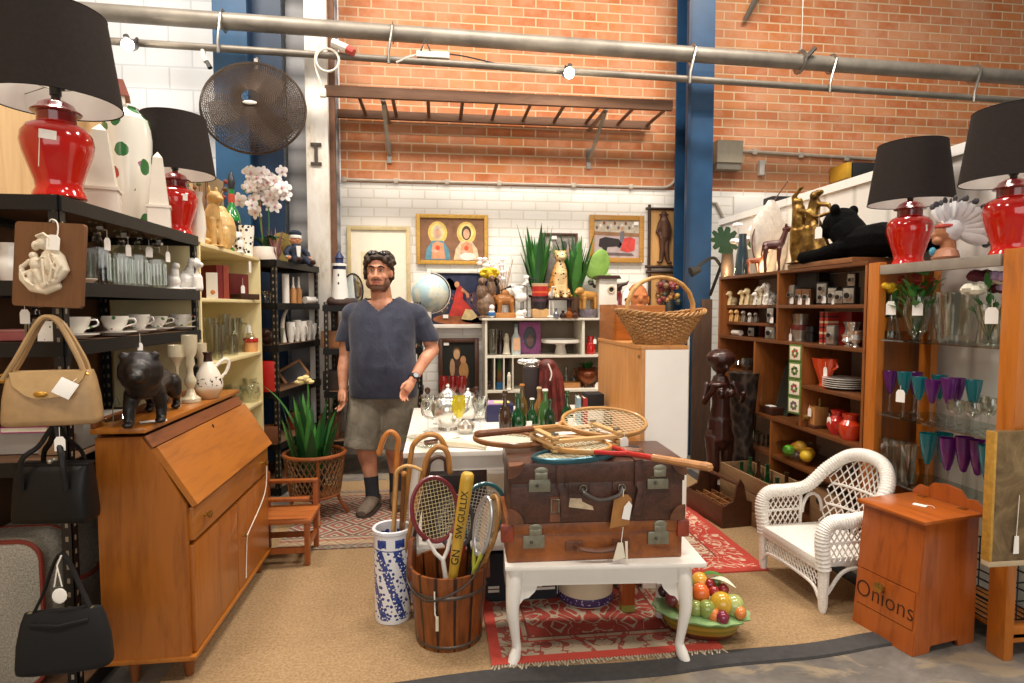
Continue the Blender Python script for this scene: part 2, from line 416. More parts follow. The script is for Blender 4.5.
def rug(name,label,x0,x1,y0,y1,z,mat,rz=0,fringe=None):
 t=thing(name,label,'rug',((x0+x1)/2,(y0+y1)/2,z),rz);w,h=x1-x0,y1-y0
 m=MB();m.bx(-w/2,w/2,-h/2,h/2,0,.007,mat);m.obj('rug_pile',t)
 if fringe:
  m=MB();fm=mt('a89c86',.95,.3,60)
  k=int(w/.012)
  for i in range(k):
   x=-w/2+(i+.5)*w/k;L=rnd.uniform(.012,.034);dx=rnd.uniform(-.012,.012)
   m.mesh([(x-.005,-h/2,.001),(x+.005,-h/2,.001),(x+.003+dx,-h/2-L,.001),(x-.003+dx,-h/2-L,.001),(x,-h/2,.007),(x+dx*.5,-h/2-L*.5,.006)],[(0,4,5,3),(4,1,2,5),(3,5,2)],fm)
  m.obj('fringe',t,kind='stuff')
rug('floral_rug','red and grey-beige floral rug with pale fringe under the low white table',.2,1.16,2.275,3.02,.013,rug_mat('red_floral',.96,.745,.17,('962b27','a89d8a','ac9e88','92403a')),0,True)
rug('border_rug','bright red scroll-bordered rug with cream centre beside the white wicker chair',1.24,1.76,2.96,4.35,.0095,rug_mat('red_scroll',.52,1.39,.2,('d8c8ae','a8443a','b92f28','d9b9a2'),sc=9))
n=NT('kilim');c=n.n('ShaderNodeTexCoord');s_=n.sep(c.outputs['Object'])
dd=n.math('ADD',n.math('PINGPONG',s_[0],.11),n.math('PINGPONG',s_[1],.09));zz=n.ramp(n.math('MULTIPLY',n.math('PINGPONG',dd,.05),20),[(0,'6b3a34'),(.25,'8d8578'),(.4,'c4b497'),(.6,'5b5a5c'),(.8,'a5483a'),(1,'b7a78c')],'CONSTANT')
ed=n.math('SUBTRACT',.56,n.math('ABSOLUTE',s_[1]))
st_=n.ramp(n.math('MULTIPLY',ed,2.5),[(0,'7b7468'),(.08,'5d5a57'),(.14,'b59c78'),(.3,'9a4a3c'),(.36,'b8a88c'),(.42,'4a4a4e'),(.46,'a39680')],'CONSTANT')
kl=n.mix(n.math('LESS_THAN',ed,.19),zz,n.mix(.35,st_,zz))
m_kil=n.pbr(n.mix(n.math('MULTIPLY',n.noise(c.outputs['Object'],120,2),.4),kl,lin('7c6a58')),.95)
rug('patterned_rug','worn multicoloured patterned rug the man stands on',-.95,.1,3.54,4.66,.0095,m_kil)
# overhead pipes, ladder, fan
m_pipe=mt('8d867c',.5,.25,6,.35);m_pipe2=mt('7d766c',.5,.25,6,.35);m_steel=mt('9a968f',.35,.2,10,.8)
def pipe(name,label,a,b,r,mat,ext=4):
 d=(b-a).normalized();t=thing(name,label,'pipe',a)
 m=MB();m.tube([-d*ext,(b-a)+d*ext],r,mat,16);m.obj('pipe_run',t);return t,a,b
bA,bB=RY(230,21.5,5.25),RY(1010,77,5.2)
tb,_,_=pipe('overhead_pipe','thick grey overhead pipe running the full width along the back wall',bA,bB,.066,m_pipe)
sA,sB=RY(230,49,5.15),RY(960,97,5.1)
ts,_,_=pipe('overhead_pipe','thin grey pipe hung below the thick overhead pipe',sA,sB,.028,m_pipe2)
def on(a,b,px):
 lo,hi=-1.,2.
 for _ in range(40):
  k=(lo+hi)/2
  if prj(a.lerp(b,k))[0]<px:lo=k
  else:hi=k
 return a.lerp(b,lo)
for px in(222,391,690,829,972):
 p,q=on(bA,bB,px+2),on(sA,sB,px-2)
 t=thing('pipe_clamp','steel strap clamp joining the two overhead pipes, '+{222:'left of the hanging fan',391:'above the left end of the ladder',690:'in front of the blue column',829:'right of the blue column',972:'above the large right-hand lampshade'}[px],'clamp',p,0,'pipe clamps')
 m=MB();m.tube(arc((0,0,0),.08,0,2*pi,16,'YZ')[:-1],.012,m_steel,6,True,(.4,1));m.obj('ring',t)
 m=MB();m.tube([V((0,-.08,.02)),(q-p)+V((0,-.045,.04)),(q-p)+V((0,-.04,-.05))],.012,m_steel,6);m.obj('hanger',t)
p=on(bA,bB,800)
t=thing('pipe_hanger','thin wire hanger with a turnbuckle holding the thick pipe right of the column','hanger',p)
m=MB();m.tube([(0,0,.07),(.01,0,.2),(.02,0,1.6)],.006,m_steel,5);m.obj('wire',t)
m=MB();m.tube(arc((0,0,0),.09,0,2*pi,16,'YZ')[:-1],.02,m_steel,6,True,(.4,1));m.tube([(.0,-.08,.0),(.08,-.1,.09)],.02,mt('4c463f',.5),6);m.obj('coupling',t)
p=on(bA,bB,748)
m=MB()
for dx in(0,.1):m.tube([RY(745,20,5.85)+V((0,0,0)),RY(762,-14,5.85)+V((dx,-.5,.3))],.022,m_pipe2,8)
m.obj('wall_bracket',label='grey steel angle bracket high on the brick at the top edge',cat='bracket')
m_lad=wood('6b4b36','51382a','X',1,.7,0)
yf,yr,zl=5.26,5.82,3.225
xa,xb=RY(325,92,yf).x,RY(672,112,yf).x
t=thing('wooden_ladder','old brown wooden ladder lying flat on wall brackets under the pipes','ladder',(xa,yf,zl))
L=xb-xa
m=MB();m.bx(0,L,-.02,.02,-.045,.045,m_lad,.004);m.obj('rail',t)
m=MB();m.bx(.0,L,yr-yf-.02,yr-yf+.02,-.045,.03,m_lad,.004);m.obj('rail',t)
for px in(358,392,428,463,498,532,566,601,636,668):
 x=RY(px,105,yf).x-xa
 m=MB();m.tube([(x,.02,-.01),(x,yr-yf-.02,-.01)],.016,m_lad,8);m.obj('rung',t)
for px in(377,601):
 x=RY(px,105,yf).x+.05
 t=thing('wall_bracket','bare steel strut bracket under the ladder, '+('left' if px==377 else 'right')+' one','bracket',(x,0,0),0,'ladder brackets')
 m=MB();m.box((0,(yf+WY)/2,zl-.056),(.04,WY-yf,.012),m_steel);m.obj('arm',t)
 m=MB();m.tube([(0,yf+.05,zl-.07),(0,yf+.3,zl-.2),(0,WY-.03,zl-.36)],.02,m_steel,6,sq=(.3,1));m.box((0,WY-.01,zl-.33),(.04,.012,.2),m_steel);m.obj('brace',t)
m_cond=mt('b9ae9f',.5,.2,10);cz=2.63
x0,x1=RY(345,187,WY-.03).x,RY(668,192,WY-.03).x;xr=RY(678,120,WY-.03).x
t=thing('conduit','cream electrical conduit along the top of the white brick, curving up beside the column','conduit',(0,WY-.017,0))
m=MB();m.tube([(x0,0,cz),(x1-.05,0,cz)]+arc((x1-.05,0,cz+.14),.14,-pi/2,0,6)[1:]+[(xr,0,cz+.5),(xr,0,RY(678,78,WY).z)],.014,m_cond,8);m.obj('pipe_run',t)
for px in(345,396,447,499,573,630):
 m=MB();m.box((RY(px,190,WY).x,-.002,cz),(.04,.035,.045),m_cond,.004);m.obj('saddle',t)
m_box=mt('b8ad98',.5,.1)
p=RY(727,156,5.829)
t=thing('fuse_box','beige metal fuse box on the brick right of the blue column','box',p)
m=MB();m.box((0,0,.03),(.27,.14,.22),m_box,.008);m.obj('case',t)
m=MB();m.box((0,.01,-.11),(.26,.12,.07),mt('8f877a',.5),.008);m.obj('lower_cover',t)
m=MB();p=RY(761,168,5.869);m.box((0,0,0),(.055,.06,.15),mt('ddd8cf',.5),.01);m.obj('sensor_box',label='small white box on the brick wall below the right conduit',cat='box',loc=p)
m=MB();p,q=RY(741,151,5.882),RY(872,160,5.882);m.tube([V((0,0,0)),q-p+V((.5,0,0))],.017,m_cond,8)
for k in(.1,.45,.8):m.box(tuple((q-p)*k),(.05,.03,.055),m_cond,.004)
m.obj('conduit',label='straight cream conduit on the bare brick right of the blue column',cat='conduit',loc=p)
m=MB();p,q=RY(714,208,5.883),RY(724,225,5.883);m.tube([V((-.05,0,.05)),V((.02,0,.05)),q-p+V((0,0,.05)),q-p+V((0,0,-.8))],.016,m_cond,8);m.obj('conduit',label='short cream conduit hooking down the wall right beside the blue column',cat='conduit',loc=p)
t=thing('wall_speaker','black box speaker with a yellow edge high on the brick behind the right lampshade','speaker',RY(862,170,5.6))
m=MB();m.box((.06,.15,0),(.3,.28,.16),mt('1c1c1e',.6),.01);m.obj('case',t)
m=MB();m.box((-.125,.15,0),(.05,.27,.155),mt('c99a2c',.6),.006);m.obj('edge_panel',t)
m=MB();p=RY(750,207,5.884);m.box((0,.0,0),(.36,.03,.22),mt('efece6',.5,.04),.012);m.obj('white_board',label='plain white board fixed to the wall above the leaf vase',cat='board',loc=p)
m=MB();p=RY(785,202,5.75);m.box((0,.05,0),(.33,.2,.1),mt('26262a',.6),.01);m.obj('black_box',label='flat black box on the wall behind the gold dancers statue',cat='box',loc=p)
def piece(px,dz=0,dy=0):return on(sA,sB,px)+V((0,dy,dz))
m=MB();p=piece(433,.056);m.box((0,0,0),(.27,.06,.05),mt('e8e4dc',.4),.008);m.tube([(-.13,0,0),(-.2,-.02,-.03),(-.3,-.02,-.08)],.008,mt('d8d4cc',.5),5)
m.tube([(-.1,-.03,.02),(-.06,-.03,.11),(-.02,-.03,.02)],.007,mt('2a2a2a',.5),5);m.tube(spl([(.12,0,.02),(.3,0,.0),(.62,0,-.06)]),.006,mt('2a2a2a',.5),5)
m.obj('power_strip',label='white power strip strapped on the thin pipe with trailing leads',cat='power strip',loc=p)
t=thing('spot_lamp','small white and red clip lamp on the pipe near the white post','lamp',piece(349,.02,-.035))
m=MB();m.tube([(-.12,-.03,.06),(.0,-.04,.01)],.035,mt('e6e0d8',.4),10);m.obj('lamp_head',t)
m=MB();m.tube([(.0,-.04,.01),(.05,-.05,-.02)],[.037,.03],mt('b5443a',.4),10);m.obj('lamp_cap',t)
m=MB();m.tube(arc((-.16,-.03,-.08),.09,0,2*pi,20)[:-1],.01,mt('ddd6c8',.5),5,True);m.tube(spl([(-.22,-.02,.06),(-.26,-.02,-.1),(-.2,-.03,-.32)]),.008,mt('ddd6c8',.5),5);m.box((-.2,-.03,-.34),(.05,.04,.07),mt('e8e2d6',.5),.01);m.obj('cable',t)
m_bulb=emis('fff4e0',60);m_dk=mt('2b2a2a',.5)
def clip_lamp(px,py,name_label,y):
 p=RY(px,py,y);t=thing('clip_lamp',name_label,'lamp',p)
 m=MB();m.lathe([(0,.09),(.02,.09),(.022,.04),(.05,-.01),(.052,-.012),(.02,.0),(0,.0)],m_dk,14,T=TM((0,0,0),rad(60)));m.obj('lamp_head',t)
 m=MB();m.ball((0,-.05,-.012),.043,m_bulb,12);m.obj('bulb',t)
 m=MB();m.tube([(0,.05,.04),(0,.1,.1)],.012,m_dk,6);m.obj('clip',t)
 point('clip_lamp_light',p+V((0,-.09,-.03)),CLIP,'fff0d8',.04)
clip_lamp(568,74,'lit clip lamp on the thin pipe above the ladder middle',5.02)
clip_lamp(131,46,'lit clip lamp on the thin pipe above the left lampshades',5.02)
m=MB();p=piece(203,-.04);m.tube([(0,0,.06),(0,0,-.02),(.03,-.02,-.08)],.02,mt('c8c4bc',.5),8);m.tube([(.03,-.02,-.07),(.06,-.03,-.13)],[.014,.02],m_dk,8)
m.obj('pipe_hook',label='small white and black hook clipped on the thin pipe left of the fan',cat='hook',loc=p)
fc=RY(254,108,4.85)
t=thing('caged_fan','round brown wire-caged industrial fan hanging from the thin pipe','fan',fc,0,None,(rad(-14),0,rad(6)))
R_=.375;m_cage=mt('57493f',.45,.2,10,.4)
m=MB()
def cz_(r):return-.13*cos(min(1,r/R_)*pi/2)**.7-.02
for i in range(22):
 r=.06+(R_-.06)*i/21
 m.tube([(r*cos(2*pi*k/40),cz_(r),r*sin(2*pi*k/40))for k in range(40)],.003,m_cage,4,True)
for k in range(110):
 a=2*pi*k/110;b_=a+.5
 m.tube([((.06+(R_-.06)*j/5)*cos(a+.5*j/5),cz_(.06+(R_-.06)*j/5),(.06+(R_-.06)*j/5)*sin(a+.5*j/5))for j in range(6)],.003,m_cage,4)
m.tube([(R_*cos(2*pi*k/48),0,R_*sin(2*pi*k/48))for k in range(48)],.009,m_cage,6,True);m.obj('front_guard',t)
m=MB()
for i in range(12):
 r=.08+(R_-.08)*i/11
 m.tube([(r*cos(2*pi*k/40),.14*cos(r/R_*pi/2)**.6,r*sin(2*pi*k/40))for k in range(40)],.0018,m_cage,4,True)
for k in range(48):
 a=2*pi*k/48
 m.tube([(r*cos(a),.14*cos(r/R_*pi/2)**.6,r*sin(a))for r in(.08,.2,.3,R_)],.0018,m_cage,4)
m.obj('rear_guard',t)
m_blade=mt('54473f',.4,.15)
for k in range(3):
 m=MB();M_=Matrix.Rotation(2*pi*k/3+.3,4,'Y')
 m.loft([[(x,y+.02,z)for x,y,z in((-.05*w_,-.03*q,r),(.06*w_,.03*q,r),(.06*w_,.03*q+.004,r),(-.05*w_,-.03*q+.004,r))]for r,w_,q in((.05,.8,1),(.14,1.7,1),(.24,2.2,.8),(.32,1.9,.6))],m_blade,T=M_)
 m.obj('blade',t)
m=MB();m.tube([(0,.02,0),(0,.2,0)],[.06,.08],mt('4d4540',.5),16);m.tube([(0,-.03,0),(0,.02,0)],[.05,.07],m_blade,16);m.obj('motor',t)
m=MB();m.tube([(0,.16,.05),(0,.14,.22),(0,.02,.43)],.035,mt('d6d0c4',.5),8,sq=(.4,1));m.obj('bracket',t)
m=MB();m.ball((0,-.155,-.05),(.05,.008,.018),mt('bdb7ad',.35),16);m.obj('badge',t)
m=MB();m.tube([(0,.02,.4),(0,.05,.46),(.0,.2,.52)],.008,m_steel,6);m.obj('hook',t)
# black boltless racks, left side
m_rack=mt('0d0d0e',.42,.25,8,0,0,0,.35);m_rackd=mt('242223',.45,.2,8);n=NT('slotted_black_steel');s_=n.sep(n.co());zz=n.math('LESS_THAN',n.math('FRACT',n.math('MULTIPLY',s_[2],20)),.36)
def _near(q):return n.math('LESS_THAN',n.math('ABSOLUTE',n.math('SUBTRACT',n.math('ABSOLUTE',q),.018)),.0048)
m_post2=n.pbr(n.mix(n.math('MULTIPLY',zz,n.math('MAXIMUM',_near(s_[0]),_near(s_[1]))),lin('0e0e0f'),lin('8b7d6a')),.4,0)
def rack(label,x0,x1,y0,y1,levels,ztop,rz=0):
 t=thing('shelving_rack',label,'shelf rack',(x0,y0,0),rz);W,D=x1-x0,y1-y0
 for(px,py)in((0,0),(W,0),(0,D),(W,D)):
  m=MB();sx,sy=(1 if px==0 else-1),(1 if py==0 else-1)
  m.bx(0,sx*.035,0,sy*.003,0,ztop,m_post2);m.bx(0,sx*.003,0,sy*.035,0,ztop,m_post2);m.obj('post',t,loc=(px,py,0))
 for z in levels:
  m=MB();m.bx(.004,W-.004,.004,D-.004,z-.012,z,mt('6e4f36',.7,.15));o=m.obj('shelf',t)
  m=MB();prof=[(0,-.048),(.012,-.048),(.016,-.03),(.012,-.012),(.004,.003),(0,.003)]
  for(yy,sg)in((-.004,1),(D+.004,-1)):m.loft([[(x,yy+sg*a-(0.006*sg),z+b)for a,b in prof]for x in(0,W)],m_rack)
  for(xx,sg)in((-.004,1),(W+.004,-1)):m.loft([[(xx+sg*a-(0.006*sg),y,z+b)for a,b in prof]for y in(0,D)],m_rack)
  m.obj('shelf_beam',t)
 return t
ZA=[.06,.885,1.30,1.51,1.80]
rack('tall black steel rack nearest the camera on the left, handbags hung on its post',-1.76,-1.28,2.24,3.42,ZA,1.806)
m=MB();m.bx(-1.79,-1.775,2.2,3.46,0,1.78,mt('6b4c33',.7,.15,4));m.obj('backing_board',label='brown backing board behind the nearest black rack',cat='board')
ZC=[.06,.42,.74,1.105,1.476,1.78]
m_cream=mt('e8d8a4',.5,.08,6)
t=thing('bookcase','pale cream wooden bookcase between the two black racks','bookcase',(-1.72,3.45,0))
W,D=.44,1.13
for y in(0,D-.02):m=MB();m.bx(0,W,y,y+.02,0,1.78,m_cream,.002);m.obj('side_panel',t)
m=MB();m.bx(-.015,0,0,D,0,1.78,m_cream);m.obj('back_panel',t)
for z in ZC:m=MB();m.bx(0,W,.02 if z<1.7 else 0,(D-.02)if z<1.7 else D,z-.02,z,m_cream,.002);m.obj('shelf',t)
ZD=[.06,.40,.79,1.14,1.455,1.775]
rack('black steel rack beyond the cream bookcase, a sailor doll on top',-1.60,-1.185,4.72,5.53,ZD,1.78,-rad(11))
ZE=[.3,.72,1.08,1.44]
xl,xr=RY(324,305,5.15).x,RY(421,305,5.15).x
rack('low black rack behind the man, lighthouse on top',xl,xr,5.13,5.5,ZE,1.47)
# bureau
m_bur=wood('a25e1e','854714','Z',.8,.35,.25);m_burh=wood('ab6722','8c4f18','Y',.8,.33,.3);m_burd=wood('7a431c','5f3214','Y',1,.4,.2)
bx0,bx1,by0,by1=-1.235,-.91,2.315,3.34
t=thing('writing_bureau','honey-coloured drop-front writing bureau on tapered legs, left foreground','bureau',(bx0,by0,0))
W,D=bx1-bx0,by1-by0;zt=.985
xs_=.165;side=[(0,.115),(W-.02,.115),(W-.02,.69),(xs_,zt-.035),(0,zt-.035)]
for y in(0,D-.02):
 m=MB();n_=len(side);m.mesh([(x,y,z)for x,z in side]+[(x,y+.02,z)for x,z in side],[tuple(range(n_)),tuple(reversed(range(n_,2*n_)))]+[(i,(i+1)%n_,(i+1)%n_+n_,i+n_)for i in range(n_)],m_bur);m.obj('side_panel',t,ang=20)
m=MB();m.bx(-.004,W,-.006,D+.006,.098,.115,m_burh,.003);m.obj('base_board',t)
m=MB();m.bx(-.01,xs_+.012,-.012,D+.012,zt-.02,zt,m_burh,.004);m.obj('top',t)
m=MB();m.bx(0,.012,.02,D-.02,.115,zt-.02,m_burd);m.obj('back_panel',t)
m=MB();m.bx(-.008,.006,-.01,D+.01,zt,zt+.03,m_burd,.003);m.obj('gallery',t)
dv=V((W-xs_,0,.69-(zt-.035)));Ls=dv.length;ang=atan2(-dv.z,dv.x)
def slope(u,v,w_=0):return(xs_+u*cos(ang)+w_*sin(ang),v,zt-.035-u*sin(ang)+w_*cos(ang))
def slab(m,u0,u1,v0,v1,w0,w1,mat):
 c=[slope(u,v,w_)for u in(u0,u1)for v in(v0,v1)for w_ in(w0,w1)]
 m.mesh(c,[(0,1,3,2),(4,6,7,5),(0,4,5,1),(2,3,7,6),(0,2,6,4),(1,5,7,3)],mat)
m=MB();slab(m,.055,Ls+.008,.006,D-.006,-.006,.016,m_burh);o=m.obj('drop_front',t)
m=MB();m.ball(slope(.085,D*.5,.016),(.006,.004,.012),mt('2b2016',.5),8);m.obj('keyhole',o)
m=MB();slab(m,.0,.05,.0,D,-.004,.006,m_burd);m.obj('top_rail',t)
m=MB();m.bx(W-.03,W-.002,.02,D-.02,.55,.675,m_burh,.002);m.obj('drawer',t,'drawer with two brass knobs')if False else None
dr=m.obj('drawer',t)
m_brass=mt('b08d4a',.25,.15,20,.9)
for y in(.12,D-.12):
 m=MB();m.lathe([(.007,0),(.006,.012),(.014,.018),(.015,.026),(0,.03)],m_brass,12,T=TM((W-.002,y,.615),0,pi/2));m.obj('knob',dr)
for y0,y1 in((.02,D/2-.002),(D/2+.002,D-.02)):
 m=MB();m.bx(W-.028,W-.006,y0,y1,.12,.53,m_bur,.002);o=m.obj('door',t)
 if y0>.1:
  m=MB();m.lathe([(.006,0),(.005,.015),(.012,.02),(0,.028)],m_brass,10,T=TM((W-.006,y0+.05,.36),0,pi/2));m.obj('knob',o)
  m=MB();z0=.61;ya=D-.12
  m.tube(spl([(W+.02,ya,.61),(W+.022,ya-.06,.47),(W+.02,y0+.07,.37),(W+.02,y0+.05,.36),(W+.012,y0+.06,.3),(W+.012,y0+.04,.16)]),.0022,mt('e9e3d8',.8),5);m.obj('tag_string',t)
for x,y in((.08,.06),(W-.05,.06),(.08,D-.06),(W-.05,D-.06)):
 m=MB();m.lathe([(.014,0),(.024,.098)],m_burd,14,(x,y,0));m.obj('leg',t)
m=MB();m.bx(W-.05,W-.028,.02,D-.02,.115,.69,m_burd);m.obj('front_carcass',t)
# pine cabinet
m_pine=wood('c98d4f','b0723a','Z',.8,.45,.1);m_pineo=wood('b9702f','98561f','X',1,.4,.2);m_whp=mt('f3eee6',.45,.05,4)
px0,px1,py0,py1,pz=.985,1.225,2.82,3.62,1.236
t=thing('pine_cabinet','pine cabinet with a white painted side, wicker basket on top','cabinet',(px0,py0,0));W,D=px1-px0,py1-py0
m=MB();m.bx(.02,W,0,.02,.02,pz-.02,m_whp,.002);m.obj('white_side',t,'white painted end panel')
m=MB();m.bx(.02,W,D-.02,D,.02,pz-.02,m_pine);m.bx(W-.02,W,.02,D-.02,.02,pz-.02,m_pine);m.obj('carcass',t)
m=MB();m.bx(0,.02,0,D,.1,pz-.02,m_pine,.003);o=m.obj('door',t)
m=MB();m.box((-.002,.03,pz-.055),(.008,.022,.016),m_brass);m.obj('catch',o)
m=MB();m.box((-.004,D*.62,.78),(.01,.014,.05),mt('4a3a20',.4),.002);m.obj('handle',o)
m=MB();m.bx(-.004,W,0,D,pz-.02,pz,m_pine,.002);m.obj('top',t)
m=MB();m.bx(.03,W,.01,D,.0095,.09,m_pine);m.obj('plinth',t)
t=thing('pine_box','orange pine box lying on the far end of the pine cabinet','box',(.99,3.3,pz))
m=MB();m.bx(0,.3,0,.3,.001,.2,m_pineo,.004);m.obj('body',t)
m=MB();m.bx(-.004,.012,-.004,.304,.0,.204,wood('a4601f','854a18','Y',1,.4,.2),.003);m.obj('end_board',t)
# low white table
m_wht=mt('eeeae2',.35,.06,6,coat=.2)
rzT=atan2(2.226-2.277,.935-.289)
t=thing('low_table','low white cabriole-leg table holding the stacked suitcases','table',(.262,2.27,0),rzT)
W,D,H=.735,.37,.42
m=MB();m.bx(-.01,W+.05,-.015,D+.03,H-.02,H,m_wht,.006);m.obj('table_top',t)
m=MB();m.bx(.04,W-.04,.012,.03,H-.09,H-.02,m_wht,.002);m.bx(.04,W-.04,D-.03,D-.012,H-.09,H-.02,m_wht);m.bx(.012,.03,.04,D-.04,H-.09,H-.02,m_wht);m.bx(W-.03,W-.012,.04,D-.04,H-.09,H-.02,m_wht);m.obj('apron',t)
def cab_leg(m,x,y,sx,sy):
 pts=[];rr=[]
 for k in range(13):
  q=k/12;z=(H-.02)*(1-q)
  off=.018*sin(q*pi*1.0)if q<.45 else lerp(.018,-.006,(q-.45)/.4)if q<.85 else lerp(-.006,.022,(q-.85)/.15)
  r=lerp(.04,.016,(q/.8)**.8)if q<.8 else lerp(.016,.026,(q-.8)/.15)if q<.95 else .02
  pts.append((x+sx*off*.8,y+sy*off*.8,z));rr.append(r)
 rr[0]=.034;m.tube(pts,rr,m_wht,12)
 for dx,dy in((-sx,0),(0,-sy)):
  poly=[(0,0),(.115,0),(.115,-.012),(.1,-.03),(.085,-.028),(.075,-.05),(.05,-.075),(.03,-.08),(0,-.12)]
  rot=0 if dx>0 else pi if dx<0 else(pi/2 if dy>0 else-pi/2)
  m.prism(poly,-.011,.011,m_wht,TM((x,y,H-.07),0,0,rot))
for x,sx in((.035,-1),(W-.035,1)):
 for y,sy in((.035,-1),(D-.035,1)):
  m=MB();cab_leg(m,x,y,sx,sy);m.obj('leg',t)
# suitcases
def leather(name,c1,c2,crack=True):
 n=NT(name);co=n.co();a=n.noise(co,10,6,.7,.5);v=n.vor(n.co((1,1,1)),26,'DISTANCE_TO_EDGE')
 col=n.ramp(a,[(.3,c2),(.5,c1),(.7,scl(c1,1.35))])
 if crack:col=n.mix(n.math('MULTIPLY',n.ramp(v,[(0,'ffffff'),(.06,'000000')]),.14),col,lin('7d5c48'))
 return n.pbr(col,.42,0,n.math('ADD',n.math('MULTIPLY',a,.5),v),.35,.004,.1)
m_l1=leather('dark_cracked_leather','4a2a1d','2c1811');m_l2=leather('tan_leather','8a4d1e','6a3413',False);m_l3=leather('corner_leather','6b4028','4a2a1a',False);m_redl=leather('red_corner_leather','8e3a22','6a2817',False)
m_nick=mt('8f8d7c',.35,.25,30,.75)
def latch(m,x,z,w=.085):
 m.box((x,-.004,z),(w,.008,.052),m_nick,.003);m.box((x+.006,-.007,z+.038),(.05,.012,.028),m_nick,.004);m.lathe([(.026,0),(.027,.005),(0,.009)],m_nick,14,T=TM((x+.006,-.006,z+.058),pi/2,s=(1,.55,1)))
 m.ball((x-.01,-.01,z),.007,mt('5d5b50',.4,.1,10,.7),8)
rzS=atan2(2.235-2.262,.962-.262)
t1=thing('suitcase','tan-brown leather suitcase, lower of the two on the white table','suitcase',(.262,2.285,H),rzS)
W,D,h1=.705,.35,.158
m=MB();m.bx(0,W,0,D,.001,.115,m_l2,.008);m.obj('case_body',t1)
m=MB();m.bx(-.005,W+.005,-.006,D+.006,.112,h1,m_l2,.008);m.obj('lid',t1)
for x in(0,W):
 m=MB();m.box((x,0,.122),(.05,.03,.07),m_redl,.01);m.obj('corner_patch',t1,'red leather corner patch')
for x in(.105,W-.1):m=MB();latch(m,x,.085);m.obj('latch',t1)
m=MB();m.tube(spl([(.27,-.004,.062),(.29,-.03,.06),(.36,-.034,.052),(.43,-.03,.06),(.45,-.004,.062)]),.011,m_l3,8);m.box((.265,-.004,.064),(.07,.008,.04),m_l3,.003);m.box((.455,-.004,.064),(.07,.008,.04),m_l3,.003);m.obj('handle',t1)
t2=thing('suitcase','dark crackled leather suitcase with straps, upper of the two on the white table','suitcase',(.272,2.272,H+h1),rzS)
W,D,h2=.69,.335,.245
m=MB();m.bx(0,W,0,D,.001,.165,m_l1,.01);m.obj('case_body',t2)
m=MB();m.bx(-.006,W+.006,-.008,D+.006,.158,h2,m_l1,.012);m.obj('lid',t2)
for x in(0,W):
 for z in(.035,.205):
  m=MB();sg=1 if x==0 else-1
  q=[(0,0)]+[(sg*.062*cos(a*pi/12),.062*sin(a*pi/12))for a in range(0,7)]
  if z<.1:T_=TM((x-sg*.008,-.004,.002))
  else:T_=TM((x-sg*.008,-.0105,h2+.001));q=[(a,-b)for a,b in q]
  m.prism(q,-.004,.004,m_l3,T_)
  if z>.1:m.prism(q,-.004,.004,m_l3,T_@TM((0,0,0),pi/2)@TM((0,0,0),0,0,0)if False else TM((x-sg*.008,-.008,h2),-pi/2,0,0))
  m.obj('corner_patch',t2)
for x in(.115,W-.105):m=MB();latch(m,x,.165-.01);m.obj('latch',t2)
for x in(.195,W-.185):
 m=MB();m.box((x,D/2-.008,h2+.003),(.032,D+.02,.005),m_l1,.001);m.box((x,-.014,h2-.05),(.032,.006,.1),m_l1,.001)
 m.tube([(x,-.014,h2-.08),(x+.012,-.02,.13),(x+(.02 if x<.4 else-.01),-.018,.03)],.016,m_l1,6,sq=(1,.2));o=m.obj('strap',t2)
 if x<.4:
  m=MB();m.tube([(x-.035,-.012,.1),(x-.005,-.012,.1),(x-.005,-.012,.05),(x-.035,-.012,.05)],.004,m_nick,6,True);m.bx(x-.04,x,-.01,0,.01,.11,m_l3);m.obj('buckle',t2)
m=MB();m.tube(spl([(.28,-.008,.14),(.29,-.03,.125),(.345,-.036,.1),(.42,-.032,.115),(.44,-.008,.14)]),.0085,mt('4c4540',.4),8)
for x in(.27,.445):m.box((x+(.0),-.003,.14),(.085,.006,.05),m_l1,.003)
for x in(.285,.438):m.tube(arc((x,-.014,.14),.014,0,2*pi,12)[:-1],.003,m_nick,5,True)
m.obj('handle',t2)
m=MB();m.mesh([(.23,-.002,.065),(.33,-.002,.05),(.325,-.002,.065),(.285,-.002,.085),(.28,-.002,.098),(.235,-.002,.1)],[(0,1,2,3,4,5)],mt('cbb596',.7,.25,40));m.obj('torn_sticker',t2)
m_kraft=mt('a9763f',.7,.15,20);m_tag=mt('f4f1ea',.6,.03)
m=MB();M_=TM((.44,-.03,.13),rad(4),rad(2));poly=[(-.035,-.03),(-.02,-.012),(.02,-.012),(.035,-.03),(.032,-.135),(-.045,-.15)]
m.prism(poly,-.001,.001,m_kraft,M_);m.tube([(.44,-.03,.14),(.44,-.03,.11)],.0015,m_tag,4);o=m.obj('luggage_tag',t2,'brown card luggage tag')
m=MB();m.prism([(-.015,0),(0,.025),(.015,.01),(.013,-.05),(-.018,-.048)],-.001,.001,m_tag,TM((.457,-.036,.07),0,rad(8)));m.obj('price_tag',o)
m=MB();m.tube([(.44,-.032,-.01),(.432,-.036,-.07)],.0015,m_tag,4);m.prism([(-.012,0),(.008,0),(.022,-.06),(-.028,-.075)],-.001,.001,mt('e6dcc6',.7,.05),TM((.43,-.036,-.07),0,rad(3)));m.prism([(0,0),(.01,0),(.012,-.09),(.004,-.09)],-.001,.001,mt('e6dcc6',.7,.05),TM((.447,-.037,-.065)));m.obj('paper_tag',t2)
TOPS=H+h1+h2+.006
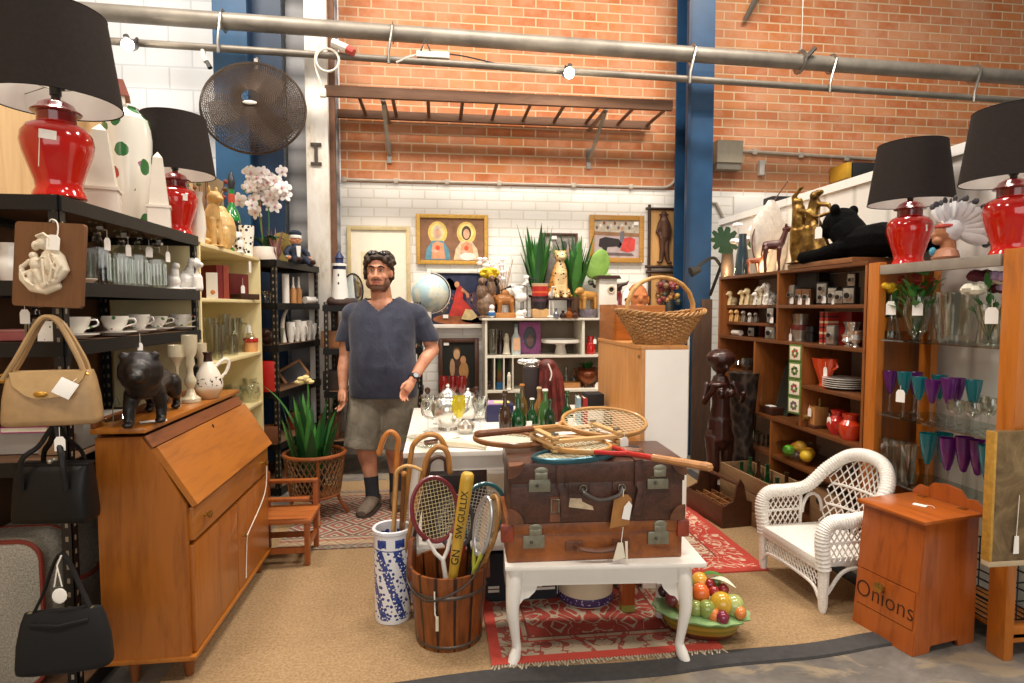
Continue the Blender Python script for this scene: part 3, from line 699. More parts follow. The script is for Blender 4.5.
# placing and small kits
def _k(px,z):
 a=RT-FW*((px-512)/F);return a,z-CAMH
def atX(px,X,z):a,h=_k(px,z);return V((X,-(a.x*X+a.z*h)/a.y,z))
def atY(px,Y,z):a,h=_k(px,z);return V((-(a.y*Y+a.z*h)/a.x,Y,z))
def atD(px,X,z):
 c=-1.193+(X+1.205)-.194*4.64;a,h=_k(px,z);y=-(a.x*c+a.z*h)/(a.y+.194*a.x);return V((c+.194*y,y,z))
def zof(p,py):a=UP-FW*((341.5-py)/F);return CAMH-(a.x*p[0]+a.y*p[1])/a.z
m_tag=mt('f4f1ea',.6,.03);m_str=mt('efe9dd',.8,.05)
m_clear=glass('f4f6f4',.45,.05);m_cryst=glass('eceee9',.45,.07,.06);m_green=glass('3f8f4a',.35,.07);m_dkgreen=glass('1f6a3c',.4,.08)
m_teal=cglass('17a0aa');m_purple=cglass('8c2f9c');m_shelfglass=glass('cdd6d0',.5,.08)
m_white=mt('f1eee8',.3,.04,10,coat=.3);m_china=mt('f3efe6',.22,.04,10,coat=.5);m_black=mt('141416',.4,.2);m_matblack=mt('1b1a1b',.75,.2)
m_gold=mt('b98b3a',.35,.2,20,.8);m_bronze=mt('8a6a35',.4,.35,25,.6);m_red=mt('b5140f',.2,.08,5,coat=.6);m_skin=mt('c98a63',.55,.06)
m_leaf=mt('2f6b2c',.45,.3,9);m_leaf2=mt('4b8a3c',.45,.3,9);m_leafd=mt('1f4d24',.45,.3,9)
m_brown=mt('5a3420',.45,.25);m_choc=mt('3a2016',.35,.3);m_tanw=wood('b9824a','8f5f31','Z',1.5,.5,.1);m_wick=mt('a87a45',.6,.3,40);m_cane=mt('a4703a',.4,.25,12)
def tag(parent,loc,s=.03,rz=0,L=.03,ry=0):
 """paper price tag on a short string"""
 m=MB();m.tube([(0,0,L+s*.9),(0,0,s*.8)],.0012,m_str,4)
 m.prism([(-s*.5,-s*.7),(s*.5,-s*.7),(s*.5,s*.5),(s*.28,s*.85),(-s*.28,s*.85),(-s*.5,s*.5)],-.0008,.0008,m_tag)
 return m.obj('price_tag',parent,loc=loc,rot=(0,ry,rz))
def cup_prof(R,H,th=.0025,foot=.55):
 return[(0,.004),(R*foot,0),(R*foot,.006),(R*.8,H*.3),(R,H*.75),(R*1.04,H),(R*1.04-th,H),(R-th,H*.75),(R*.78,H*.32),(R*.4,.009),(0,.008)]
def floral(seed,base='f3efe6',cols=('c0392b','3f7d3a','8a5fa8'),sc=30,thr=.16):
 n=NT('floral_china');co=n.co((1,1,1),loc=(seed,seed*2.3,0));v=n.t.nodes.new('ShaderNodeTexVoronoi');n.l(co,v.inputs['Vector']);v.inputs['Scale'].default_value=sc
 hue=n.ramp(n.sep(v.outputs['Color'])[0],[(0,cols[0]),(.35,cols[1]),(.7,cols[2])],'CONSTANT')
 nz=n.noise(co,sc*3,2)
 k=n.math('LESS_THAN',n.math('ADD',v.outputs['Distance'],n.math('MULTIPLY',nz,.25)),thr+.1)
 k2=n.math('MULTIPLY',k,n.math('GREATER_THAN',n.sep(v.outputs['Color'])[1],.35))
 return n.pbr(n.mix(k2,lin(base),hue),.22,0,None,coat=.4)
def teacup(label,p,R,H,seed,rz=0,group='floral teacups on the near black rack'):
 t=thing('teacup',label,'teacup',p,rz,group);fm=floral(seed,sc=38,thr=.3)
 m=MB();m.lathe(cup_prof(R,H),fm,24);m.obj('cup_body',t)
 m=MB();m.tube(spl([(R*.92,0,H*.8),(R*1.5,0,H*.8),(R*1.55,0,H*.5),(R*.8,0,H*.3)],4),.0035,fm,6);m.obj('handle',t)
 return t
def saucer(label,p,R,seed=1,name='saucer',cat='saucer',group=None,mat=None):
 m=MB();m.lathe([(0,.002),(R*.5,.001),(R*.55,.004),(R,.016),(R,.019),(R*.55,.008),(0,.007)],mat or m_china,28)
 return m.obj(name,label=label,cat=cat,loc=p,group=group)
def decanter(label,p,w,h,rz=0,mat=None,group='cut glass decanters',tg=None):
 t=thing('decanter',label,'decanter',p,rz,group);g=mat or m_cryst;b=w/2
 m=MB()
 def sq(r,z,k=.25):return[(r*(1 if abs(cos(a))>.5 else k*0+1)*max(-1,min(1,1.35*cos(a))),r*max(-1,min(1,1.35*sin(a))),z)for a in[2*pi*i/16 for i in range(16)]]
 def rd(r,z):return[(r*cos(2*pi*i/16),r*sin(2*pi*i/16),z)for i in range(16)]
 m.loft([sq(b*.94,0),sq(b,.01),sq(b,h*.58),sq(b*.8,h*.64),rd(b*.45,h*.69),rd(b*.36,h*.78),rd(b*.6,h*.8)],g);m.obj('bottle',t,ang=25)
 m=MB()
 for i in range(5):
  for s_ in(-1,1):
   x=(-.8+.4*i)*b
   m.box((x,s_*b*1.0,h*.28),(.006,.006,h*.42),g);m.box((s_*b,x,h*.28),(.006,.006,h*.42),g)
 m.obj('cut_ribs',t)
 m=MB();m.lathe([(b*.3,h*.79),(b*.3,h*.82),(b*.75,h*.86),(b*.78,h*.97),(b*.6,h),(0,h)],g,8);m.obj('stopper',t,ang=20)
 if tg:tag(t,(tg[0],tg[1],h*.62),.032,tg[2])
 return t
def goblet(label,p,h,R,cup,stem=None,group=None,name='wine_glass',k=.45,prof='flute',rz=0):
 t=thing(name,label,'glass',p,rz,group);st_=stem or m_clear;zb=h*(1-k)
 m=MB()
 if prof=='flute':P=[(0,zb),(R*.3,zb+h*.02),(R*.62,zb+k*h*.3),(R*.85,zb+k*h*.65),(R,h),(R*.95,h),(R*.8,zb+k*h*.65),(R*.5,zb+k*h*.28),(0,zb+h*.03)]
 else:P=[(0,zb),(R*.5,zb+h*.02),(R*.95,zb+k*h*.35),(R,zb+k*h*.6),(R*.85,h),(R*.8,h),(R*.93,zb+k*h*.6),(R*.88,zb+k*h*.35),(0,zb+h*.03)]
 m.lathe(P,cup,16);m.obj('bowl',t)
 m=MB();m.lathe([(R*.7,0),(R*.72,.003),(.007,.012),(.0045,h*.2),(.0045,zb*.8),(.009,zb)],st_,12);m.obj('stem',t)
 return t
def tumbler(label,p,h,R,mat=None,group=None,name='tumbler',taper=.85,cat='glass'):
 m=MB();m.lathe([(0,0),(R*taper,0),(R,h),(R*.93,h),(R*taper*.9,.008),(0,.008)],mat or m_clear,16)
 return m.obj(name,label=label,cat=cat,loc=p,group=group)
def revol(name,label,cat,p,prof,mat,seg=20,group=None,sq=(1,1),rz=0):
 m=MB();m.lathe(prof,mat,seg,sq=sq);return m.obj(name,label=label,cat=cat,loc=p,group=group,rz=rz)
def book(label,p,w,d,h,mat,rz=0,group=None,lying=False,pages='e9dfc8'):
 """closed book: spine towards local -Y (or -X lying)"""
 t=thing('book',label,'book',p,rz,group)
 m=MB();c=.003
 if lying:m.bx(0,w,0,d,0,c,mat);m.bx(0,w,0,d,h-c,h,mat);m.bx(0,c,0,d,c,h-c,mat)
 else:m.bx(0,c,0,d,0,h,mat);m.bx(w-c,w,0,d,0,h,mat);m.bx(c,w-c,0,c,0,h,mat)
 m.obj('cover',t)
 m=MB();pm=mt(pages,.8,.08,60)
 if lying:m.bx(c,w-.004,.004,d-.004,c,h-c,pm)
 else:m.bx(c,w-c,c,d-.004,.004,h-.005,pm)
 m.obj('pages',t);return t
def leafblade(m,base,tip,w,mat,bend=.15,n=7,fold=.25,side=None):
 """long pointed leaf from base to tip, arching outwards"""
 a,b=V(base),V(tip);d=b-a;L=d.length
 out=V((d.x,d.y,0));out=out.normalized()if out.length>1e-4 else V((1,0,0))
 sd=(side or d.cross(V((0,0,1))));sd=sd.normalized()if sd.length>1e-5 else V((1,0,0))
 nr=sd.cross(d).normalized();rings=[]
 for i in range(n+1):
  q=i/n;c=a+d*q+V((0,0,1))*(bend*L*sin(pi*q))
  hw=w*.5*(min(1,.35+q*2.2)if q<.35 else(1-((q-.35)/.65)**1.7))+.0006
  rings.append([c-sd*hw+nr*hw*fold,c-nr*.0012,c+sd*hw+nr*hw*fold,c+nr*.0012])
 m.loft(rings,mat)
def snake_plant(m,n,h,spread,mats,w=.035,seed=1,base_r=.03):
 r=random.Random(seed)
 for i in range(n):
  a=2*pi*i/n+r.uniform(-.4,.4);q=r.uniform(.25,1);L=h*r.uniform(.62,1.0)
  leafblade(m,(base_r*cos(a)*q,base_r*sin(a)*q,0),(spread*q*cos(a),spread*q*sin(a),L),w*r.uniform(.8,1.15),r.choice(mats),.02)
def temple_lamp(label,p,s=1,rz=0,tg=True,red=None,tagpos=None):
 """red ginger-jar lamp under a dark drum shade; 0.68 m tall at s=1"""
 t=thing('table_lamp',label,'lamp',p,rz,'red ginger jar lamps',s=s);r=red or m_redc
 m=MB();m.lathe([(0,0),(.078,0),(.082,.006),(.078,.02),(.07,.035),(.072,.06),(.088,.11),(.104,.16),(.11,.195),(.106,.225),(.09,.25),(.066,.262),(.06,.266),(.06,.268)],r,32);m.obj('jar',t)
 m=MB();m.lathe([(.059,.266),(.059,.29),(.06,.297),(.074,.299),(.077,.304),(.07,.31),(.06,.316),(.052,.33),(.03,.343),(.016,.348),(0,.348)],m_redl_,32);m.obj('lid',t)
 m=MB();m.lathe([(.014,.346),(.014,.36),(.018,.362),(.018,.405),(.012,.41),(0,.41)],m_black,12);m.box((.02,0,.385),(.02,.008,.012),m_black);m.obj('bulb_holder',t)
 m=MB();
 for a in(0,pi):m.tube([(.0,0,.41),(.06*cos(a),.06*sin(a),.40),(.0,0,.41)][:2],.0018,m_nick,5)
 m.tube(arc((0,0,.40),.06,0,2*pi,20,'XY')[:-1],.0018,m_nick,4,True)
 for a in(.5,.5+2*pi/3,.5+4*pi/3):m.tube([(.06*cos(a),.06*sin(a),.4),(.186*cos(a),.186*sin(a),.395)],.0018,m_nick,4)
 m.obj('shade_ring',t)
 m=MB();R0,R1,z0,z1=.202,.161,.335,.645
 m.lathe([(R0,z0),(R1,z1)],m_shade,48,caps=False);m.lathe([(R1-.002,z1),(R0-.002,z0)],m_shadein,48,caps=False)
 for R_,z in((R0-.001,z0),(R1-.001,z1)):m.tube(arc((0,0,z),R_,0,2*pi,48,'XY')[:-1],.0025,m_shade,5,True)
 m.obj('lamp_shade',t)
 return t
m_redc=mt('bd1409',.14,.06,5,coat=.8);m_redl_=mt('7d0c0a',.18,.08,5,coat=.6)
m_shade=mt('2a2422',.9,.12,60,bs=.2,spec=.15);m_shadein=mt('e6e4e0',.8,.04)
def blob(spec,vox,mat,it=3):
 """fused figure from balls (c, r[, rot]) and tapered tubes (pts, radii)"""
 m=MB()
 for q in spec:
  if isinstance(q[0][0],(int,float)):
   ro=q[2]if len(q)>2 else(0,0,0);m.ball(q[0],q[1],mat,14,None,*ro)
  else:m.tube(q[0],q[1],mat,10);[m.ball(q[0][i],(q[1][i]if hasattr(q[1],'__len__')else q[1])*.98,mat,8)for i in(0,-1)]
 return fuse(m,vox,it,mat)
# left rack: top shelf
ZT=1.8085
p=atX(60,-1.345,ZT);L1=temple_lamp('red ginger jar lamp with dark shade, nearest one at the top left',p,1.01)
m=MB();m.box((.0,0,0),(.05,.001,.03),m_tag,rz=0);m.tube([(-.022,0,-.01),(-.02,-.004,-.11)],.0012,m_str,4);m.obj('price_tag',L1,loc=(.03,-.106,.2),rot=(.1,.1,.25))
p=atX(177,-1.40,ZT);L2=temple_lamp('red ginger jar lamp with dark shade at the far end of the left rack',p,.98)
m=MB();m.box((0,0,0),(.025,.001,.035),m_tag);m.obj('price_tag',L2,loc=(.08,-.08,.2),rot=(.1,0,.8))
m_cer=mt('e4ddd0',.3,.06,8,coat=.3)
def obelisk(label,px,X,w,ytop):
 p=atX(px,X,ZT);h=zof(p,ytop)-ZT;t=thing('obelisk',label,'obelisk',p,rad(20),'white obelisks');b=w/2
 def sq(r,z):return[(x*r,y*r,z)for x,y in((-1,-1),(1,-1),(1,1),(-1,1))]
 m=MB();m.loft([sq(b,0),sq(b*.96,h*.26)],m_cer);m.loft([sq(b*1.06,h*.26),sq(b*1.06,h*.29)],m_cer);m.obj('plinth',t,ang=20)
 m=MB();m.loft([sq(b*.86,h*.29),sq(b*.42,h*.92),sq(b*.02,h)],m_cer);m.obj('shaft',t,ang=20)
obelisk('white ceramic obelisk beside the nearest red lamp',103,-1.39,.125,124)
obelisk('white ceramic obelisk between floral vase and far red lamp',160,-1.345,.098,152)
p=atX(130,-1.52,ZT);h=zof(p,108)-ZT
n=NT('lotus_vase');co=n.co((1,1,.8));v=n.t.nodes.new('ShaderNodeTexVoronoi');n.l(co,v.inputs['Vector']);v.inputs['Scale'].default_value=13
cs=n.sep(v.outputs['Color']);nz=n.noise(co,26,3);k=n.math('LESS_THAN',n.math('ADD',v.outputs['Distance'],n.math('MULTIPLY',nz,.35)),.55);k=n.math('MULTIPLY',k,n.math('GREATER_THAN',cs[1],.15))
hue=n.ramp(cs[0],[(0,'3f7d45'),(.42,'4f9157'),(.6,'c23a3a'),(.78,'b76aa0')],'CONSTANT');hue=n.mix(n.math('MULTIPLY',nz,.6),hue,lin('274d2c'))
m_lotus=n.pbr(n.mix(k,lin('e8e6dc'),hue),.2,0,None,coat=.5)
revol('floral_vase','tall white vase painted with red flowers and green leaves','vase',p,[(0,0),(.075,0),(.08,.01),(.105,h*.5),(.11,h*.75),(.1,h*.9),(.05,h*.985),(.055,h),(.045,h),(0,h*.97)],m_lotus,28)
p=atX(118,-1.66,ZT);h=zof(p,82)-ZT
t=thing('ceramic_tower','tall cream ceramic tower with red-brown roof behind the floral vase','ornament',p,.4)
m=MB();m.box((0,0,h*.45),(.11,.11,h*.9),m_cer,.004);m.obj('body',t)
m=MB();m.prism([(-.075,h*.9),(.075,h*.9),(.05,h),(-.05,h)],-.07,.07,mt('9c5a4a',.5,.2));m.obj('roof',t)
Z2=1.514
def B(px,X,z):return atX(px,X,z)
for px,w,yt,X,lab,tg in((99,.082,221,-1.37,'largest cut glass decanter, beside the wooden plaque',(.035,-.055,.9)),(123,.075,230,-1.38,'cut glass decanter second from the wooden plaque',(.025,-.05,.9)),(139,.075,231,-1.40,'cut glass decanter third from the wooden plaque',(.045,-.045,.5)),(158,.07,238,-1.36,'cut glass decanter nearest the white dog figurine',(.045,-.03,.9))):
 p=B(px,X,Z2);decanter(lab,p,w,zof(p,yt)-Z2,rad(25),tg=tg)
p=B(184,-1.35,Z2);h=zof(p,257)-Z2
me=blob([((0,0,h*.3),(h*.28,h*.4,h*.3)),((h*.1,-h*.2,h*.45),(h*.2,h*.22,h*.36)),((h*.12,-h*.32,h*.82),(h*.17,h*.2,h*.17)),((h*.16,-h*.5,h*.76),(h*.09,h*.12,h*.09)),((h*.0,-h*.3,h*.8),(h*.06,h*.1,h*.17)),((h*.27,-h*.28,h*.8),(h*.06,h*.1,h*.17)),([(h*.05,-h*.42,h*.4),(h*.05,-h*.46,.01)],[h*.1,h*.09]),([(h*.22,-h*.38,h*.4),(h*.22,-h*.42,.01)],[h*.1,h*.09]),((0,0,.008),(h*.4,h*.55,.01))],.004,m_white)
mkobj('dog_figurine',me,None,'white sitting dog figurine on the second shelf','figurine',p,rad(60))
p=B(173,-1.36,Z2);h=zof(p,262)-Z2
me=blob([((0,0,h*.3),(h*.24,h*.3,h*.3)),((0,-h*.1,h*.6),(h*.16,h*.16,h*.3)),((0,-h*.16,h*.86),(h*.14,h*.17,h*.13)),((0,0,.006),(h*.3,h*.36,.008))],.004,m_white)
mkobj('cat_figurine',me,None,'small white animal figurine between a decanter and the white dog','figurine',p,rad(60))
p=V((-1.5,2.31,Z2));p=atY(17,2.36,Z2)
t=thing('china_jug','white china jug partly hidden behind the wooden plaque','jug',p)
m=MB();m.lathe([(0,0),(.045,0),(.06,.04),(.062,.07),(.045,.115),(.05,.135),(.045,.135),(.04,.115),(0,.1)],m_china,20);m.obj('jug_body',t)
m=MB();m.tube(spl([(-.05,0,.11),(-.09,0,.1),(-.085,0,.05),(-.058,0,.035)],4),.006,m_china,6);m.obj('handle',t)
p=atY(-5,2.36,Z2);revol('glass_jar','pale teal glass jar at the left picture edge on the second shelf','jar',p,[(0,0),(.04,0),(.048,.05),(.04,.09),(.042,.1),(0,.1)],glass('8fc4ba',.4,.08),16)
saucer('cream saucer beside the wooden plaque on the second shelf',B(87,-1.335,Z2),.035,mat=m_cer)
p=B(80,-1.335,Z2)
Z3=1.304
for px,w,h_,X,lab in((76,.047,.062,-1.36,'white teacup half hidden behind the tan handbag strap'),(115,.05,.062,-1.35,'floral teacup with pink roses, second along the third shelf'),(139,.045,.066,-1.37,'tall plain white teacup in the middle of the third shelf'),(157,.047,.055,-1.39,'teacup with purple flowers on the third shelf'),(181,.052,.062,-1.37,'teacup with green and dark flowers nearest the rack end')):
 p=B(px,X,Z3+.0205);teacup(lab,p,w,h_,px*.7,rad(-30+px%40))
 saucer({76:'white saucer under the teacup behind the handbag strap',115:'white saucer under the rose teacup',139:'white saucer under the tall plain teacup',157:'white saucer under the purple-flowered teacup',181:'white saucer under the dark-flowered teacup'}[px],B(px,X,Z3),w*1.62,group='tea saucers on the third shelf')
p=B(98,-1.43,Z3);revol('brown_cup','dark brown cup standing between two white teacups','cup',p,cup_prof(.035,.075),m_choc,18)
t=thing('shelf_tag','white price tag hanging from the third shelf edge above the panther','price tag',B(140,-1.268,Z3-.03));m=MB();m.tube([(0,0,.04),(0,0,-.01)],.001,m_str,4);m.prism([(-.011,-.05),(.011,-.05),(.011,-.012),(.005,-.003),(-.005,-.003),(-.011,-.012)],-.0008,.0008,m_tag,TM(rz=.9));m.obj('paper',t)
p=atY(14,2.33,Z3);m=MB();m.box((0,.05,.016),(.13,.1,.032),mt('b5615f',.5,.12),.003);m.box((0,.05,.036),(.132,.102,.008),mt('c98480',.5,.1),.002);m.obj('pink_tin',label='flat dusty-pink box at the left end of the third shelf',cat='box',loc=p)
p=atY(38,2.31,Z3);decanter('dark glass bottle with stopper and a round white tag, third shelf left',p,.05,.135,0,glass('6c6660',.5,.12),None,(-.02,-.03,0))
p=atY(47,2.275,Z3);m=MB();m.box((0,0,.035),(.055,.008,.07),floral(9.1,sc=40));m.obj('floral_card',label='small white floral tile leaning beside the black rack post',cat='tile',loc=p,rot=(-.1,0,0))
Z4=.889
m_gbox=mt('a39c92',.7,.1);m_gbox2=mt('8d877f',.7,.1)
p=atY(22,2.36,Z4);m=MB();m.box((0,.12,.04),(.17,.24,.08),m_gbox,.002);m.obj('grey_box',label='grey cardboard box under the pink book behind the tan bag',cat='box',loc=p)
m=MB();p2=atY(50,2.33,Z4);m.box((.0,.1,.03),(.075,.2,.06),mt('9a7a58',.7,.12),.002);m.obj('brown_box',label='small brown box between the grey box and the rack post',cat='box',loc=p2)
book('magenta book lying on the grey cardboard box',V((p.x-.06,2.34,Z4+.081)),.16,.2,.022,mt('a3246e',.45,.1),0,None,True)
p=B(92,-1.35,Z4);m=MB();m.box((-.03,.06,.05),(.1,.3,.1),m_gbox2,.002);m.obj('grey_carton',label='grey box on the rack just behind the bureau corner',cat='box',loc=p)
n=NT('grey_tweed');co=n.co();a=n.noise(co,150,2,.8);m_tweed=n.pbr(n.ramp(a,[(.3,'7d776a'),(.5,'a49d8e'),(.7,'c0b9a8')]),.9,0,a,.4,.003);m_pip=mt('7d2f22',.5,.15)
t=thing('tweed_suitcase','large grey tweed suitcase with red-brown piping at the bottom of the near rack','suitcase',(-1.70,2.275,.062))
def rr(w,h,r,n=5):
 out=[]
 for cx,cz,a0 in((w-r,r,-pi/2),(w-r,h-r,0),(r,h-r,pi/2),(r,r,pi)):
  out+=[(cx+r*cos(a0+pi/2*i/n),cz+r*sin(a0+pi/2*i/n))for i in range(n+1)]
 return out
P_=rr(.29,.53,.07);m=MB();m.loft([[(.145+(x-.145)*k,y,.265+(z-.265)*k)for x,z in P_]for y,k in((0,.96),(.006,.99),(.02,1),(.5,1),(.52,.97))],m_tweed);m.obj('case_body',t,ang=50)
for y in(.008,.512,.17):m=MB();m.tube([(x,y,z)for x,z in P_],.009 if y!=.17 else .005,m_pip,6,True);m.obj('piping',t)
m=MB();m.tube(spl([(.29,.2,.3),(.312,.24,.3),(.312,.32,.3),(.29,.36,.3)],4),.009,m_pip,6);m.obj('handle',t)
m_plq=wood('6a4529','52331d','Z',1.2,.4,.2)
p=RY(50,265,2.17);sc_=S(p)
t=thing('wall_plaque','dark wooden plaque with a cream mother-and-child relief hung on the rack post','plaque',p,rad(-4),None,(rad(-3),rad(2.5),rad(-8)))
w_,h_=70*sc_,84*sc_
m=MB();q=rr(w_,h_,.012,4);m.prism([(x-w_/2,z-h_/2)for x,z in q],-.008,.008,m_plq);m.obj('board',t)
g=h_
def rel(x,z,y=-.01):return((x-50)*sc_,y,(265-z)*sc_)
sp=[(rel(46,244,-.016),(.022,.018,.022)),(rel(40,247,-.02),(.012,.014,.017)),(rel(50,240,-.014),(.025,.016,.015)),(rel(53,262),(.036,.02,.045)),(rel(62,270),(.03,.02,.035)),(rel(38,257,-.02),(.013,.014,.013)),(rel(41,265,-.02),(.02,.017,.022)),([rel(45,262,-.02),rel(38,272,-.022),rel(30,275,-.02)],[.009,.008,.007]),([rel(42,272,-.022),rel(46,281,-.02),rel(48,288,-.016)],[.012,.01,.008]),([rel(36,274,-.02),rel(36,283,-.02)],[.011,.008]),([rel(54,250),rel(64,258,-.018),rel(70,270,-.018),rel(62,281,-.02),rel(50,287,-.02)],[.014,.016,.014,.011,.009]),([rel(24,268),rel(26,280),rel(36,289),rel(50,291),rel(62,286)],[.008,.012,.014,.014,.012]),([rel(32,262),rel(25,268),rel(24,276)],[.008,.008,.008]),(rel(44,280,-.008),(.05,.012,.03))]
m_ivory=mt('e2d5bd',.45,.12,18)
for q in([(56,256),(60,268),(58,282)],[(60,255),(66,266),(64,278)],[(50,262),(52,274),(54,286)],[(64,258),(69,266),(66,272),(61,268),(63,262)],[(28,272),(33,282),(42,287)],[(42,238),(50,235),(57,240),(57,248)],[(38,262),(45,262),(50,258)]):sp.append(([rel(x,z,-.034 if x>45 else-.03)for x,z in q],[.0042]*len(q)))
sp.append((rel(43,246,-.034),(.004,.005,.007)))
mkobj('relief',blob(sp,.0024,m_ivory,1),t)
m=MB();m.tube(spl([rel(50,222,-.01),rel(53,220,-.014),rel(58,222,-.014),rel(60,228,-.014),rel(61,236,-.02)],4),.0022,m_str,5);m.prism([(-.02,-.026),(.024,-.028),(.025,.01),(.014,.022),(-.008,.023),(-.019,.01)],-.001,.001,m_tag,TM(rel(60,243,-.036)));m.obj('price_tag',t)
def leather2(c,r=.38):return mt(c,r,.14,22,0,.25,0,.3)
m_tanl=leather2('a98a62');m_tanl2=leather2('b59566');m_blkl=leather2('0b0b0c',.45)
def bagbody(m,w,d,h,top=.85,mat=None,n=24,e=.45):
 rings=[]
 for q,k,kd in((0,.93,.75),(.03,.99,.95),(.12,1.0,1),(.5,.96,.95),(.85,(top+.93)/2,.7),(1,top,.35)):
  ring=[]
  for i in range(n):
   a=2*pi*i/n;c,s_=cos(a),sin(a)
   ring.append((w/2*k*abs(c)**e*(1 if c>0 else-1),d/2*kd*abs(s_)**e*(1 if s_>0 else-1),h*q))
  rings.append(ring)
 m.loft(rings,mat)
p=RY(54,424,2.13);s_=S(p)
t=thing('tan_handbag','tan leather handbag with gold clasp hung on the near rack post','handbag',p,rad(8))
W,H=84*s_,54*s_
m=MB();bagbody(m,W,.1,H,.86,m_tanl);m.obj('bag_body',t,ang=60)
m=MB();fl=[(-W*.38,H*.99),(-W*.33,H*.75),(-W*.2,H*.58),(-.02,H*.5),(W*.14,H*.54),(W*.28,H*.66),(W*.37,H*.86),(W*.39,H*.99)]
m.mesh([(x,-.05+(z/H-.5)*.05,z)for x,z in fl]+[(x,-.056+(z/H-.5)*.05,z)for x,z in fl],[tuple(range(8)),tuple(reversed(range(8,16)))]+[(i,(i+1)%8,(i+1)%8+8,i+8)for i in range(8)],m_tanl2);m.obj('flap',t)
m=MB();m.ball((-.01,-.058,H*.6),(.02,.006,.01),m_gold,12);m.obj('clasp',t,'oval gold clasp')
hz=zof(p,317)-p.z
for y in(-.02,.02):
 m=MB();m.tube(spl([(-W*.46,y,H*.86),(-W*.33,y,H*1.2),(-W*.12,y*.6,hz*.93),(-.005,y*.3,hz),(W*.12,y*.6,hz*.93),(W*.3,y,H*1.25),(W*.36,y,H*.95)],6),.0085,m_tanl,7);m.obj('handle',t)
for x in(-W*.46,W*.36):m=MB();m.tube(arc((x,-.02,H*.88),.012,0,2*pi,12)[:-1],.004,m_gold,6,True);m.ball((x,-.02,H*.84),.01,m_gold,8);m.obj('gold_ring',t)
m=MB();m.box((0,0,0),(.055,.001,.055),m_tag,.001,T=TM((W*.22,-.062,H*.7),rad(-14),rad(30)));m.tube([(W*.22,-.062,H*.7),(W*.33,-.03,H*.9)],.0012,m_str,4);m.obj('price_tag',t)
p=RY(57,520,2.12);s_=S(p)
t=thing('black_handbag','shiny black frame handbag hung below the tan handbag','handbag',p,rad(-4))
W,H=73*s_,58*s_
m=MB();bagbody(m,W,.1,H,.97,m_blkl,e=.3);m.obj('bag_body',t,ang=60)
m=MB();m.bx(-W*.49,W*.49,-.022,.022,H*.97,H*1.02,m_blkl,.004);m.obj('frame',t)
m=MB();m.ball((-.0,-.02,H*1.05),.009,mt('b9b3a0',.3,.1,10,.8),8);m.ball((.0,.0,H*1.05),.009,mt('b9b3a0',.3,.1,10,.8),8);m.obj('clasp',t)
hz=zof(p,425)-p.z
for y,k in((-.05,1),(.05,1)):
 m=MB();m.tube(spl([(-W*.3,y,H*.6),(-W*.28,y,H*1.1),(-W*.12,y*.5,hz*.8),(.01,y*.2,hz),(W*.12,y*.4,hz*.85),(W*.24,y,H*1.1),(W*.28,y,H*.6)],6),.009,m_blkl,6,sq=(1,.6));m.obj('handle',t)
tag(t,(.04,-.03,H*1.35),.03,.3,.03)
p=RY(66,668,2.10);s_=S(p)
t=thing('black_handbag','matte black suede handbag, lowest of the hanging bags','handbag',p,rad(6))
W,H=84*s_,60*s_;m_sue=mt('0c0b0c',.85,.2,40)
m=MB();bagbody(m,W,.09,H,.8,m_sue,e=.6);m.obj('bag_body',t,ang=60)
m=MB();m.tube([(-W*.3,-.03,H*.86),(0,-.04,H*.82),(W*.3,-.03,H*.86)],.006,m_sue,6);m.obj('pleat',t)
hz=zof(p,553)-p.z
m=MB();m.tube(spl([(-W*.32,0,H*.95),(-W*.2,0,H*1.3),(.0,0,hz),(W*.2,0,H*1.3),(W*.28,0,H*.98)],6),.013,m_sue,6,sq=(.35,1));m.obj('strap',t)
for x in(-W*.33,W*.28):m=MB();m.box((x,-.0,H*.97),(.022,.02,.012),mt('c9b98c',.3,.1,10,.8),.002);m.obj('gold_ring',t)
m=MB();m.tube([(.01,-.02,hz),(.0,-.03,hz-.03),(.012,-.03,hz-.1),(-.01,-.03,hz-.1),(.0,-.03,hz-.04)],.0025,m_str,4);m.ball((.005,-.032,hz-.13),(.022,.002,.026),m_tag,12);m.obj('price_tag',t)
ZB=.9865
p=atY(150,2.52,ZB);p=V((-1.115,2.50,ZB));
sc2=1.0
m_pan=mt('160f0c',.42,.35,30,bs=.15)
h=.2
pan=[([(0,-.1,.12),(0,.02,.125),(0,.15,.108)],[.045,.042,.036]),((0,-.115,.128),(.046,.05,.052)),((0,.15,.105),(.04,.05,.045)),([(0,-.13,.14),(0,-.175,.165)],[.036,.034]),((0,-.195,.17),(.038,.04,.038)),((0,-.168,.168),(.062,.045,.064)),((0,-.14,.13),(.05,.05,.05)),((0,-.232,.158),(.022,.022,.018)),((-.04,-.18,.215),(.014,.01,.014)),((.04,-.18,.215),(.014,.01,.014)),([(-.03,-.12,.1),(-.036,-.15,.05),(-.036,-.155,.012)],[.026,.018,.014]),((-.036,-.168,.01),(.016,.026,.01)),([(.03,-.1,.1),(.036,-.08,.05),(.036,-.085,.012)],[.026,.018,.014]),((.036,-.1,.01),(.016,.026,.01)),([(-.03,.15,.1),(-.034,.125,.06),(-.036,.16,.035),(-.036,.155,.01)],[.032,.024,.014,.013]),((-.036,.14,.01),(.016,.026,.01)),([(.03,.16,.1),(.036,.17,.06),(.036,.21,.035),(.036,.205,.01)],[.032,.024,.014,.013]),((.036,.19,.01),(.016,.026,.01)),([(0,.19,.11),(0,.235,.08),(.0,.25,.045),(.0,.235,.02)],[.012,.01,.009,.009])]
mkobj('panther_figurine',blob(pan,.0045,m_pan,2),None,'dark brown carved panther striding on the bureau top','figurine',p,rad(14),s=1.22)
